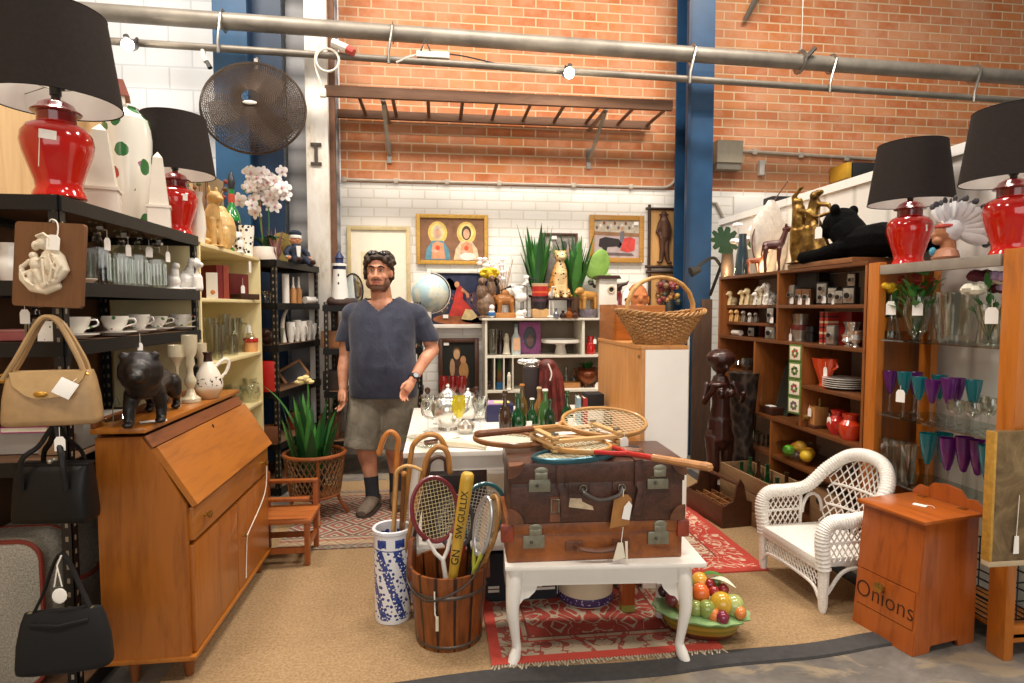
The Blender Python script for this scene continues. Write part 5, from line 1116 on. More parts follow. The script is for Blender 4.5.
carved('upper carved wooden panel of a hatted standing man beside the blue column',649,209,676,267)
carved('lower carved wooden panel, its figure hidden behind basket handle and flowers',649,272,676,330)
# white pigeonhole cabinet
CYF,CYB=5.45,5.82
m_cab=mt('dcd6c6',.5,.06,6);m_cabb=mt('7d6f5c',.7,.15,6)
cz0=zof(atY(485,CYF,1.32),318.5);cx0=atY(485,CYF,1.3).x;cx1=atY(690,CYF,1.3).x;cz0=1.327
t=thing('display_cabinet','off-white pigeonhole display cabinet against the white brick wall','cabinet',(cx0,CYF,0));W,D=cx1-cx0,CYB-CYF
def cxp(px):return atY(px,CYF,1.2).x-cx0
zs=zof((cx0,CYF),356);zb_=zof((cx0,CYF),391)
m=MB();m.bx(-.03,W,-.015,D,cz0-.02,cz0,m_cab,.003);m.obj('top',t)
for x in(0,W-.02):m=MB();m.bx(x,x+.02,0,D,0,cz0-.02,m_cab);m.obj('side_panel',t)
m=MB();m.bx(.02,W-.02,D-.012,D,.05,cz0-.02,m_cabb);m.obj('back_panel',t)
for z in(zs,zb_,.35,.08):m=MB();m.bx(.02,W-.02,0,D-.012,z-.02,z,m_cab);m.obj('shelf',t)
for px,z0,z1 in((583.5,zs,cz0-.02),(494.5,zb_,zs-.02),(504,zb_,zs-.02),(513,zb_,zs-.02),(534,zb_,zs-.02)):
 x=cxp(px);m=MB();m.bx(x-(.012 if px in(583.5,534)else .005),x+(.012 if px in(583.5,534)else .005),0,D-.012,z0,z1,m_cab);m.obj('divider',t)
def C(px,dy,z):return atY(px,CYF+dy,z)
zs+=.001;zb_+=.001;CT=cz0+.001
p=C(493.5,.1,zs);h=zof(p,329)-zs;revol('glass_vase','tall clear cut glass vase at the left of the white cabinet shelf','vase',p,[(0,0),(.035,0),(.04,h*.3),(.048,h),(.043,h),(.035,h*.3),(0,.02)],m_cryst,16)
p=C(506.5,.1,zs);h=zof(p,333)-zs;me=blob([((0,0,h*.9),(h*.09,h*.09,h*.1)),([(0,0,h*.8),(0,0,h*.4),(0,0,.01)],[h*.12,h*.13,h*.17]),([(-h*.1,0,h*.72),(0,-h*.13,h*.62),(h*.1,0,h*.72)],[h*.05,h*.04,h*.05]),((0,0,.01),(h*.2,h*.2,.014))],.004,mt('b9b09c',.5,.2,20),2);mkobj('saint_statuette',me,None,'small grey robed statuette beside the cut glass vase','statuette',p)
p=C(500.5,.16,zs);h=zof(p,331)-zs;revol('dark_bottle','dark brown bottle between the glass vase and the statuette','bottle',p,[(0,0),(.03,0),(.032,h*.6),(.012,h*.75),(.013,h),(0,h)],mt('2d1713',.2,.1,coat=.4),14)
p=C(516,.1,zs);h=zof(p,324)-zs;t=thing('cork_bottle','clear pale bottle with a peach label left of the pink frame','bottle',p);m=MB();m.lathe([(0,0),(.042,0),(.045,.02),(.044,h*.55),(.018,h*.72),(.017,h*.9)],mt('b7c2c2',.15,.1,coat=.5),16);m.obj('bottle_body',t);m=MB();m.box((.0,-.04,h*.35),(.06,.012,h*.4),mt('d8a882',.6,.1));m.obj('label_band',t);m=MB();m.lathe([(.016,h*.9),(.018,h),(0,h)],mt('6a8a80',.4),12);m.obj('cap',t)
p=C(530,.2,zs);h=zof(p,322)-zs;t=thing('photo_frame','magenta-pink photo frame holding a dark oval picture','photo frame',p,0,None,(rad(-6),0,0));m=MB();w2=22*S(p);m.bx(-w2/2,w2/2,-.012,.012,0,h,mt('964f84',.5,.35,40),.004);m.obj('frame',t);m=MB();m.ball((.0,-.012,h*.5),(w2*.3,.004,h*.36),mt('3f3d48',.4,.3),18);m.ball((.0,-.014,h*.42),(w2*.16,.004,h*.2),mt('7a5a55',.5,.3),14);m.obj('picture',t)
p=C(560.5,.16,zs);h=zof(p,339)-zs;R_=19.5*S(p);revol('cake_stand','white pedestal cake stand in the middle of the white cabinet','cake stand',p,[(0,0),(R_*.33,0),(R_*.31,.01),(R_*.22,h*.5),(R_*.26,h*.66),(R_*.9,h*.74),(R_,h*.8),(R_,h),(R_*.96,h),(R_*.94,h*.86),(0,h*.84)],mt('e9e4da',.35,.04),32)
p=C(590.5,.1,zs);h=zof(p,336)-zs;t=thing('red_jar','red glass jar with lid and tag beside the cake stand','jar',p);m=MB();m.lathe([(0,0),(.04,0),(.045,.02),(.043,h*.55),(.03,h*.68),(.036,h*.74),(.03,h),(0,h)],m_red,18);m.obj('jar_body',t);tag(t,(.03,-.045,h*.7),.03,0,.02)
p=C(499.5,.08,zb_);h=zof(p,358)-zb_;t=thing('striped_vase','green to amber glass vase on a blue foot in the narrow pigeonhole','vase',p);m=MB();m.lathe([(0,0),(.03,0),(.034,h*.1),(.03,h*.24),(0,h*.24)],mt('175a86',.2,.1,coat=.5),14);m.obj('foot',t);m=MB();nn=NT('green_amber');z3=nn.sep(nn.co())[2];m.lathe([(.024,h*.24),(.028,h*.5),(.026,h),(.022,h),(0,h*.3)],nn.pbr(nn.ramp(nn.math('DIVIDE',z3,h),[(.25,'5a3518'),(.55,'6b4a20'),(.7,'2f5a2a'),(1,'2a4a26')]),.2,coat=.4),14);m.obj('vase_body',t)
p=C(489.5,.1,zb_);me=blob([((0,0,.03),(.03,.03,.03)),((.0,-.01,.065),(.018,.018,.018))],.004,m_choc,2);mkobj('dark_ornament',me,None,'small dark round ornament in the lowest left pigeonhole','ornament',p)
p=C(509,.02,zb_);h=zof(p,372)-zb_;h=max(h,.14);me=blob([((0,0,h*.9),(h*.08,h*.08,h*.1)),([(0,0,h*.8),(0,0,h*.5)],[h*.11,h*.1]),([(-h*.05,0,h*.5),(-h*.06,0,.01)],[h*.06,h*.04]),([(h*.05,0,h*.5),(h*.06,0,.01)],[h*.06,h*.04]),((0,0,.008),(h*.16,h*.14,.01))],.004,mt('e2dbc9',.4,.08),2);mkobj('ivory_figurine',me,None,'slim ivory standing figurine in the pigeonhole behind the bottles','figurine',p)
p=C(587,.16,zb_);h=.17;t=thing('copper_pot','round copper pot holding a small green plant in the white cabinet','pot',p);m_cop=mt('7d4427',.3,.25,20,.6);m=MB();
m.lathe([(0,.03),(.05,.03),(.09,.07),(.105,.11),(.095,.15),(.075,.17),(.095,.185),(.085,.185),(.07,.165),(0,.15)],m_cop,24);m.obj('pot_body',t)
for s_ in(-1,1):m=MB();m.tube(spl([(s_*.085,0,.165),(s_*.13,0,.17),(s_*.125,0,.12),(s_*.1,0,.11)],4),.007,m_cop,6);m.obj('handle',t)
for k in range(3):m=MB();m.tube([(.05*cos(k*2.1),.05*sin(k*2.1),.04),(.06*cos(k*2.1),.06*sin(k*2.1),0)],.01,m_cop,6);m.obj('foot',t)
m=MB();snake_plant(m,14,.09,.09,[m_leafd,m_leaf],.03,6);m.obj('leaves',t,loc=(0,0,.17))
p=C(570,.18,zb_);m=MB();m.box((0,0,.025),(.17,.14,.05),wood('b97f45','9a6330','X'),.003);m.obj('wooden_box',label='low light-brown wooden box left of the copper pot',cat='box',loc=p)
for px,h in((566,.2),(574,.17)):p=C(px,.28,zb_);revol('clear_bottle',{566:'taller clear bottle behind the low wooden box',574:'shorter clear bottle behind the low wooden box'}[px],'bottle',p,[(0,0),(.03,0),(.03,h*.5),(.012,h*.7),(.012,h),(0,h)],m_cryst,14,'clear bottles in the cabinet')
p=C(597,.03,zb_);t=thing('shelf_tag','white tag in front of the copper pot','price tag',V((p.x-.0,CYF+.02,zb_)));m=MB();m.prism([(-.025,0),(.025,0),(.02,.04),(.006,.06),(-.006,.06),(-.02,.04)],-.001,.001,m_tag);m.obj('paper',t)
def pot_plant(name,label,px,dy,wpot,hpot,pm_,ytop,spread,n,wl,seed,cat='plant',g=None):
 p=C(px,dy,CT);h=zof(p,ytop)-CT;t=thing(name,label,cat,p,0,g)
 m=MB();m.lathe([(0,0),(wpot*.42,0),(wpot*.5,hpot),(wpot*.44,hpot),(0,hpot*.9)],pm_,18);m.obj('pot',t)
 m=MB();snake_plant(m,n,h-hpot,spread,[m_leaf,m_leafd,m_leaf2],wl,seed,.03);m.obj('leaves',t,loc=(0,0,hpot*.92));return t
pot_plant('snake_plant','tall green snake plant left of the leopard',537,.25,.13,.2,m_choc,222,.22,30,.085,11,g='snake plants by the leopard')
pot_plant('snake_plant','tall green snake plant right of the leopard',575,.24,.12,.2,mt('6a4a34',.6),231,.22,30,.085,23,g='snake plants by the leopard')
n=NT('leopard');co=n.co();v1=n.vor(co,34);nz=n.noise(co,60,2);dsp=n.math('ADD',v1,n.math('MULTIPLY',nz,.22));s3=n.sep(co)
base=n.ramp(n.math('ADD',s3[1],n.math('MULTIPLY',nz,.02)),[(0,'e9c27a'),(.02,'d9922f'),(1,'d08426')])
m_leo=n.pbr(n.mix(n.math('LESS_THAN',dsp,.42),n.mix(n.ramp(n.math('MULTIPLY',s3[1],-9),[(.4,'000000'),(.9,'ffffff')]),lin('cf8a2c'),lin('ecd3a0')),lin('2a1a10')),.35,coat=.3)
p=C(558.5,.12,CT);z0=zof(p,298);h=zof(p,250)-z0
t=thing('wooden_stand','dark wooden stand under the seated leopard','stand',V((p.x,p.y,CT)));m=MB();m.bx(-.13,.13,-.1,.1,z0-CT-.02,z0-CT-.001,m_choc,.003);m.obj('top',t)
for x in(-.11,.11):
 for y in(-.08,.08):m=MB();m.tube([(x,y,0),(x,y,z0-CT-.02)],.012,m_choc,6);m.obj('leg',t)
LEO=[((0,.03,.2),(.17,.2,.2)),([(0,.02,.25),(0,-.08,.55),(0,-.1,.7)],[.17,.13,.09]),((0,-.13,.86),(.11,.12,.105)),((0,-.235,.83),(.055,.05,.045)),([(-.08,-.1,.5),(-.09,-.15,.03)],[.06,.045]),([(.08,-.1,.5),(.09,-.15,.03)],[.06,.045]),((-.095,-.11,.95),(.035,.02,.035)),((.095,-.11,.95),(.035,.02,.035)),((-.17,-.0,.1),(.07,.16,.1)),((.17,-.0,.1),(.07,.16,.1)),((-.09,-.19,.02),(.05,.07,.025)),((.09,-.19,.02),(.05,.07,.025)),([(.12,.15,.05),(.24,.1,.04),(.27,-.03,.04)],[.03,.03,.03])]
deer('leopard_figure','yellow spotted leopard figure seated between the snake plants',V((p.x,p.y,z0)),h,m_leo,rad(6),.0055,[(c,(tuple(V(r)*1.15)if isinstance(c[0],(int,float))else[q*1.22 for q in r]))for c,r in LEO])
p=C(486,.08,CT);h=zof(p,275)-CT
deer('bird_carving','dark mottled carved bird group at the left end of the cabinet top',p,h,mt('7a5f4a',.5,.5,35,coat=.2),0,.005,[((0,0,.3),(.22,.2,.3)),((-.1,-.05,.6),(.13,.13,.2)),((.12,.0,.7),(.11,.12,.2)),((-.1,-.1,.85),(.09,.11,.09)),((.13,-.06,.92),(.07,.09,.08)),([(-.1,-.18,.85),(-.1,-.3,.8)],[.04,.012]),([(.13,-.12,.92),(.13,-.24,.9)],[.03,.01]),((0,0,.02),(.24,.2,.03))])
p=C(489,.2,CT);h=zof(p,268)-CT;t=thing('yellow_flower','large yellow silk flower above the carved birds','flower',p);m=MB();m.tube([(0,0,0),(.0,-.02,h-.08)],.006,m_leafd,5);m.obj('stem',t);m=MB();m.ball((0,-.03,h-.05),(.085,.06,.05),mt('d8b51e',.7,.25,40),14);
for k in range(14):m.ball((.07*cos(k*.45),-.05+.03*sin(k*2.1),h-.05+.035*sin(k*.45)),(.03,.03,.02),mt('e6c52a',.7,.2,40),7)
m.obj('petals',t);m=MB();leafblade(m,(0,0,h*.5),(.07,-.05,h*.72),.05,m_leaf,.1);m.obj('leaf',t)
p=C(491.5,.03,CT);me=blob([((0,0,.04),(.035,.03,.04)),((0,-.005,.095),(.03,.028,.03)),((0,-.03,.09),(.012,.014,.01))],.004,m_white,2);me=paint(me,lambda c,n_:0 if .02<c.z<.055 and c.y<.0 else None,[mt('2f6fae',.3,.1)]);mkobj('bird_figurine',me,None,'tiny white figurine with a blue front at the cabinet corner','figurine',p)
p=C(505,.12,CT);h=zof(p,284)-CT
t=thing('camel_carving','light-brown carved camel standing on a wooden base','carving',p)
m=MB();m.box((0,0,.025),(.19,.12,.05),wood('b5793a','95602a','X',2),.006);m.obj('base',t)
me=blob([([(-.06,0,.17),(.05,0,.17)],[.05,.05]),((-.0,0,.215),(.045,.035,.05)),([(-.05,-.03,.15),(-.055,-.03,.05)],[.026,.016]),([(-.05,.03,.15),(-.05,.03,.05)],[.026,.016]),([(.06,-.03,.15),(.065,-.03,.05)],[.026,.016]),([(.06,.03,.15),(.06,.03,.05)],[.026,.016]),([(-.07,0,.18),(-.11,0,.2),(-.105,0,.24)],[.03,.022,.02]),((-.125,0,.25),(.03,.018,.018))],.005,mt('a5692c',.45,.2,12,coat=.2),2);mkobj('camel_body',me,t)
p=C(495.5,.22,CT);h=zof(p,276)-CT;deer('parrot_figurine','dark toucan-like bird figurine beside the yellow flower',p,h,mt('2a1c18',.35,.3),0,.005,[([(0,0,0),(0,0,.45)],[.05,.04]),((0,0,.6),(.12,.12,.22)),((0,-.06,.86),(.09,.1,.1)),([(0,-.14,.86),(.02,-.26,.82)],[.05,.015]),((0,0,.02),(.14,.12,.02))])
def bird(label,px,dy,ytop,k=1,rz=0):
 p=C(px,dy,CT);h=zof(p,ytop)-CT;t=thing('stork_ornament',label,'ornament',p,rz,'white stork ornaments')
 me=blob([((0,0,h*.62),(h*.13,h*.26,h*.15)),([(0,-h*.2,h*.7),(0,-h*.34,h*.85),(0,-h*.3,h*.95)],[h*.07,h*.05,h*.05]),((0,-h*.32,h*.96),(h*.06,h*.08,h*.06))],.005,m_white,2);mkobj('body',me,t)
 m=MB();m.tube([(0,-h*.38,h*.95),(0,-h*.6,h*.88)],[.012,.003],m_matblack,6);m.obj('beak',t)
 for x in(-.02,.02):m=MB();m.tube([(x,0,h*.5),(x,0,.01)],.005,m_matblack,5);m.obj('leg',t)
 m=MB();m.ball((0,h*.2,h*.66),(h*.1,h*.16,h*.05),m_matblack,8);m.obj('tail',t)
 m=MB();m.lathe([(0,0),(.06,0),(.05,.014),(0,.016)],m_white,14);m.obj('base',t)
bird('larger white stork ornament with black tail behind the camel',514,.2,276,1,rad(60));bird('smaller white stork ornament right of the camel',522,.1,285,1,rad(-70))
p=C(527,.08,CT);h=zof(p,287)-CT;t=thing('metal_bird','thin dark metal bird on a tall rod in front of the cabinet plants','ornament',p);m=MB();m.tube([(0,0,.008),(0,0,h)],.005,m_choc,6);m.obj('rod',t);m=MB();m.lathe([(0,0),(.05,0),(.045,.01),(0,.012)],m_choc,14);m.obj('base',t);m=MB();leafblade(m,(.0,0,h),(-.1,0,h+.02),.05,m_choc,.05);leafblade(m,(.0,0,h),(.09,0,h-.01),.05,m_choc,.05);m.obj('wings',t)
p=C(520,.03,CT);deer('rabbit_figurine','small white crouching figurine with dark ears on the cabinet top',p,.09,m_white,rad(70),.004,[((0,0,.4),(.35,.5,.4)),((0,-.45,.6),(.25,.28,.28)),((0,0,.03),(.4,.6,.05))])
p=C(540,.08,CT);t=thing('toy_drum','red and black patterned drum standing on a tan stone block','drum',V((p.x,p.y,CT+.086)));h=zof(p,284)-CT-.086;n=NT('drum_band');z3=n.sep(n.co())[2];q=n.math('DIVIDE',z3,h)
m=MB();m.lathe([(0,0),(.066,0),(.07,h*.3),(.075,h*.5),(.078,h)],n.pbr(n.ramp(q,[(0,'2a2326'),(.28,'5a3a44'),(.4,'2a2326'),(.5,'b5281f'),(.62,'d8602f'),(.7,'b5281f'),(.9,'c9a27a')],'CONSTANT'),.5),22);m.obj('drum_body',t);m=MB();m.lathe([(.078,h),(.08,h+.005),(0,h+.006)],m_cer,22);m.obj('drum_skin',t)
m=MB();m.box((0,0,.043),(.16,.12,.085),mt('c39a66',.7,.2,20),.02);m.obj('stone_block',label='rounded tan stone block under the red drum',cat='block',loc=(p.x,p.y,CT))
p=C(551,.03,CT);h=zof(p,286)-CT;t=thing('crane_ornament','tall thin white crane with long legs beside the drum','ornament',p);me=blob([((0,0,h*.72),(.03,.05,.035)),([(0,-.04,h*.75),(0,-.06,h*.95)],[.014,.01]),([(0,-.06,h*.95),(.03,-.09,h*.97)],[.012,.004])],.004,m_cer,2);mkobj('body',me,t)
for x in(-.012,.014):m=MB();m.tube([(x,0,h*.66),(x*1.5,-.01,.012)],.006,m_cer,5);m.obj('leg',t)
m=MB();m.ball((0,-.01,.012),(.04,.035,.012),m_white,10);m.obj('base',t)
p=C(505,.3,CT);h=zof(p,256)-CT;t=thing('white_flower_spray','spray of small white flowers and dry stalks against the white wall','flowers',p);m=MB();r_=random.Random(12)
for k in range(14):q=(r_.uniform(-.2,.1),r_.uniform(-.05,.02),h*r_.uniform(.7,1));m.tube(spl([(0,0,.1),(q[0]*.3,0,h*.5),q],3),.003,m_tanw,4)
m.obj('stalks',t);m=MB()
for k in range(30):m.ball((r_.uniform(-.25,-.02),r_.uniform(-.06,.02),h*r_.uniform(.62,.95)),(.028,.02,.02),m_pet,6)
m.obj('blossoms',t,kind='stuff');m=MB();m.lathe([(0,0),(.04,0),(.045,.1),(.03,.16),(0,.14)],m_china,14);m.obj('pot',t)
r_=random.Random(44)
for i,(px,w_,c,lab)in enumerate(((563,.03,'3a2a28','dark glass ornament under the leopard stand front'),(569,.034,'8a4a1c','amber glass ornament beside the leopard stand'),(575,.03,'4a2c22','brown glass ornament left of the brown dog figurine'),(556,.026,'6a6a72','grey glass ornament beside the crane legs'))):p=C(px,.0,CT);hh=.07+.02*(i%2);revol('glass_ornament',lab,'ornament',p,[(0,0),(w_,0),(w_*1.1,hh*.4),(w_*.4,hh*.7),(w_*.6,hh),(0,hh)],mt(c,.15,.3,coat=.5),14,'small glass ornaments on the cabinet top')
p=C(588,.1,CT);z0=zof(p,309);t=thing('stone_pot','dark grey patterned stone pot under the brown dog figurine','pot',p);m=MB();hh=z0-CT-.001;m.lathe([(0,0),(.07,0),(.085,hh*.5),(.075,hh),(0,hh)],mt('6a6068',.5,.5,40),20);m.obj('pot_body',t)
h=zof(p,287)-z0;deer('dog_carving','golden brown standing dog figurine on the stone pot',V((p.x,p.y,z0)),h,mt('b9853f',.45,.25,20),rad(-70),.005,[([(0,-.3,.62),(0,.3,.6)],[.22,.2]),((0,-.45,.8),(.2,.22,.19)),((0,-.62,.74),(.1,.12,.09)),([(-.13,-.28,.5),(-.14,-.3,.02)],[.1,.08]),([(.13,-.28,.5),(.14,-.3,.02)],[.1,.08]),([(-.12,.3,.5),(-.13,.32,.02)],[.1,.08]),([(.12,.3,.5),(.13,.32,.02)],[.1,.08]),([(0,.4,.65),(0,.55,.5)],[.06,.04])])
p=C(601,.26,CT);h=zof(p,250)-CT;t=thing('cactus_plant','pale green flat-leaved plant with dark blooms behind the birdhouse','plant',p)
m=MB();m.lathe([(0,0),(.06,0),(.075,.12),(.07,.12),(0,.1)],m_choc,16);m.obj('pot',t)
m=MB();
for x,z,rx,rz_,ry in((-.02,h*.78,.1,h*.24,.2),(-.1,h*.7,.07,.09,-.5),(.08,h*.55,.08,.05,.9)):m.ball((x,0,z),(rx,.014,rz_),mt('86b04e',.5,.25,12),14,ry=ry)
m.tube([(0,0,.1),(0,0,h*.6)],.014,m_leaf,6);m.obj('leaves',t)
m=MB();
for k in range(12):m.ball((r_.uniform(-.12,.12),-.04+r_.uniform(-.03,.03),h*r_.uniform(.42,.58)),(.03,.02,.018),mt(r_.choice(['3a2a2c','4a4038','5a6a3a']),.6),7)
m.obj('blooms',t)
p=C(606,.1,CT);z1=zof(p,279);hh=z1-CT;t=thing('birdhouse','cream birdhouse with a round dark hole and dark roof','birdhouse',p);m=MB();m.box((0,0,hh*.5),(.17,.13,hh),m_cer,.004);m.obj('box',t);m=MB();m.prism([(-.12,hh),(.12,hh),(.1,hh+.03),(-.1,hh+.03)],-.09,.09,m_choc);m.obj('roof',t);m=MB();m.tube(arc((.03,-.068,hh*.72),.03,0,2*pi,16)[:-1],.008,mt('c9b59a',.5),6,True);m.lathe([(0,0),(.028,0),(0,.002)],m_matblack,14,T=TM((.03,-.066,hh*.72),pi/2));m.obj('entrance',t)
p=C(618,.1,CT);h=zof(p,277)-CT;t=thing('horned_bottle','dark red bottle with horn-like dark ornament on top','bottle',p);m=MB();m.lathe([(0,0),(.04,0),(.042,h*.5),(.025,h*.65),(0,h*.65)],mt('6e1318',.2,.15,coat=.5),16);m.obj('bottle_body',t);me=blob([((0,0,h*.74),(.04,.035,.04)),([(-.02,0,h*.8),(-.08,0,h*.86),(-.09,0,h*.98)],[.02,.015,.006]),([(.02,0,h*.8),(.08,0,h*.84),(.1,0,h*.9)],[.02,.015,.006])],.005,m_choc,2);mkobj('ornament',me,t);tag(t,(-.04,-.045,h*.35),.04,0,.02)
p=C(626,.08,CT);h=zof(p,288)-CT;t=thing('owl_ornament','white ornament with a round dark eye seen through the basket handle','ornament',p);m=MB();m.ball((0,0,h*.5),(.05,.045,h*.5),m_white,16);m.obj('body',t);m=MB();m.ball((-.01,-.042,h*.6),(.02,.008,.02),m_matblack,10);m.obj('eye',t)
p=C(637,.1,CT);h=zof(p,282)-CT;deer('terracotta_head','orange terracotta head seen through the basket handle',p,h,mt('b9703e',.6,.25,14),0,.005,[((0,0,.55),(.3,.3,.42)),((0,-.28,.5),(.07,.1,.1)),((-.12,-.26,.62),(.08,.05,.05)),((.12,-.26,.62),(.08,.05,.05)),((0,-.25,.32),(.13,.07,.06)),([(0,0,.2),(0,0,0)],[.2,.22]),((-.3,0,.5),(.05,.08,.12)),((.3,0,.5),(.05,.08,.12))])
p=C(668,.16,CT);h=zof(p,283)-CT;t=thing('flower_figurine','bunch of dark red and gold flowers in a dark vase behind the basket','ornament',p);m=MB();m.lathe([(0,0),(.05,0),(.06,h*.3),(.04,h*.5),(0,h*.5)],mt('2c2c26',.4,.3),16);m.obj('vase_body',t);m=MB()
for k in range(26):m.ball((r_.uniform(-.11,.1),r_.uniform(-.07,.05),h*r_.uniform(.45,.98)),r_.uniform(.022,.036),mt(r_.choice(['7a2f33','9a4a44','c39a4a','3a3a2c','8a6a4a','b5834a']),.5,.3),8)
m.obj('blooms',t)
for x0,w_,hh,lab in((2.235,.075,1.42,'dark brown weathered plank leaning beside the blue column, left of two'),(2.36,.1,1.5,'dark brown weathered plank leaning beside the blue column, right of two')):
 q=atY(696 if w_<.08 else 705,5.25,.7);m=MB();m.box((0,0,hh/2),(w_,.03,hh),wood('4a3426','33231a','Z',1,.7,0),.002);m.obj('wooden_plank',label=lab,cat='plank',loc=(q.x,5.25,.001),group='planks by the blue column')
# behind the man
p=atY(340,5.3,1.444);h=zof(p,251)-1.444
t=thing('lighthouse_model','white model lighthouse with blue lantern top on dark rocks','lighthouse',p);
me=blob([((0,0,.03),(.1,.08,.05)),((-.05,-.02,.03),(.06,.06,.045)),((.05,-.02,.02),(.07,.06,.045)),((.0,-.06,.02),(.06,.04,.03))],.006,mt('3c2a24',.8,.4,30),1);mkobj('rocks',me,t)
m=MB();m.lathe([(.075,.05),(.06,h*.45),(.05,h*.72),(0,h*.72)],m_white,20);m.obj('tower',t);m=MB();m.lathe([(.062,h*.72),(.062,h*.76),(.05,h*.77),(0,h*.77)],m_white,20);m.obj('gallery',t)
m=MB();mb_=mt('2a3560',.4,.15);m.lathe([(.053,h*.66),(.055,h*.72)],mb_,20,caps=False);m.lathe([(.035,h*.77),(.035,h*.86),(.045,h*.87),(.02,h*.95),(.005,h),(0,h)],mb_,16);m.obj('lantern',t)
m=MB();
for k in range(3):m.box((.0,-.064+.004*k,h*(.25+.15*k)),(.012,.006,.02),m_matblack)
m.obj('windows',t)
p=atY(430,5.35,1.444);zc=zof(p,293);R_=19*S(p)
t=thing('globe','pale blue desk globe behind the man, right of his head','globe',p);n=NT('globe_map');co=n.co();a=n.noise(co,7,4,.6)
m=MB();m.ball((0,0,zc-1.444),R_,n.pbr(n.ramp(a,[(.5,'b5d2d9'),(.56,'dfe0cf'),(.7,'d5d2bb')]),.3,coat=.4),32);m.obj('sphere',t)
m=MB();m.tube(arc((0,0,zc-1.444),R_+.012,-pi*.5,pi*.5,20),.005,mt('c9c2b5',.3,.1,10,.7),6);m.obj('meridian_arm',t);m=MB();m.lathe([(0,0),(.09,0),(.08,.015),(.015,.03),(.012,max(.04,zc-1.444-R_))],mt('3a2a22',.4),20);m.obj('base',t)
p=atY(353,5.35,1.444);zc=zof(p,291);t=thing('round_mirror','round black-rimmed mirror half hidden behind the man\'s head','mirror',p,rad(-15));m=MB();R_=17*S(p);m.tube([(R_*.62*cos(a*pi/16),0,zc-1.444+R_*sin(a*pi/16))for a in range(32)],.008,m_matblack,6,True);m.obj('rim',t)
m=MB();m.ball((0,0,zc-1.444),(R_*.61,.004,R_*.98),mt('dfe8ea',.05,.02,4,.95),28);m.obj('mirror_glass',t);m=MB();m.tube([(0,.01,zc-1.444-R_),(0,.01,.01)],.008,m_matblack,6);m.lathe([(0,0),(.06,0),(.05,.012),(0,.012)],m_matblack,16);m.obj('stand',t)
for px,z,w_,hh,c,lab in((333,1.084,.16,.14,'8a5a34','brown box on the second level of the low rack behind the man'),(411,1.084,.1,.1,'c9b79a','pale box at the right end of the low rack'),(334,.724,.15,.16,'3a2c24','dark box low on the rack behind the man'),(331,.304,.16,.2,'6a3f24','brown crate at the bottom of the low rack')):
 p=atY(px,5.3,z);m=MB();m.box((0,0,hh/2),(w_,.2,hh),mt(c,.6,.2),.004);m.obj('storage_box',label=lab,cat='box',loc=p)
# the man
K=144.6
n=NT('skin');co=n.co();a=n.noise(co,14,4);m_sk=n.pbr(n.ramp(a,[(.3,'b5755a'),(.55,'cf9273'),(.75,'d8a084')]),.5,0,None,spec=.4)
m_stub=mt('6e4a3a',.75,.3,90);m_lip=mt('a85a50',.5,.1)
def mp(px,py,y=0):return((px-381)/K,y,1.42+(308-py)/K)
def limb(*a):return([q[:3]for q in a],[q[3]for q in a])
hx,hz,HS=mp(379,0)[0],1.642,1.08
body=MB()
def add(*sp):
 for q in sp:
  if isinstance(q[0][0],(int,float)):body.ball(q[0],q[1],m_sk,20,None,*(q[2]if len(q)>2 else(0,0,0)))
  else:body.tube(q[0],q[1],m_sk,14);body.ball(q[0][0],q[1][0]*.99,m_sk,12);body.ball(q[0][-1],q[1][-1]*.99,m_sk,12)
H_=(hx,-.03,hz)
def hp(x,y,z):return(H_[0]+x*HS,H_[1]+y*HS,H_[2]+z*HS)
def hr(*r):return tuple(q*HS for q in r)
add((hp(0,.015,.03),(.083,.105,.108)),(hp(0,-.03,-.045),(.07,.07,.084)),(hp(0,-.045,-.095),(.05,.045,.03)),(hp(-.045,-.03,-.065),(.035,.04,.04)),(hp(.045,-.03,-.065),(.035,.04,.04)),(hp(-.032,-.062,-.03),(.03,.025,.03)),(hp(.032,-.062,-.03),(.03,.025,.03)),(hp(0,-.07,.035),(.058,.02,.014)),([hp(0,-.088,.012),hp(0,-.106,-.028)],[.009,.013]),(hp(-.014,-.096,-.03),(.01,.011,.008)),(hp(.014,-.096,-.03),(.01,.011,.008)),(hp(0,-.088,-.058),(.024,.012,.006)),(hp(0,-.086,-.07),(.021,.012,.007)),(hp(-.08,.01,-.005),(.012,.022,.033)),(hp(.08,.01,-.005),(.012,.022,.033)))
add(([hp(0,.02,-.05),(hx+.01,.02,1.45)],[.068,.074]))
add(([(.01,.02,1.38),(.01,.01,1.2),(.01,0,1.02),(.005,.01,.9)],[.1,.16,.17,.15]),((-.1,.03,1.4),(.11,.07,.06)),((.12,.03,1.4),(.11,.07,.06)),((.01,-.01,1.4),(.1,.07,.08)))
RS,RE,RW=(-.205,.02,1.35),(-.262,.03,1.06),(-.262,-.06,.845)
LS,LE,LW=(.245,.02,1.36),(.345,.04,1.11),(.225,-.16,.915)
add(limb((*RS,.062),(-.25,.03,1.2,.056),(*RE,.045)),limb((*RE,.046),(-.268,-.01,.98,.044),(*RW,.028)),limb((*LS,.062),(.3,.035,1.24,.056),(*LE,.046)),limb((*LE,.047),(.3,-.05,1.05,.045),(*LW,.029)))
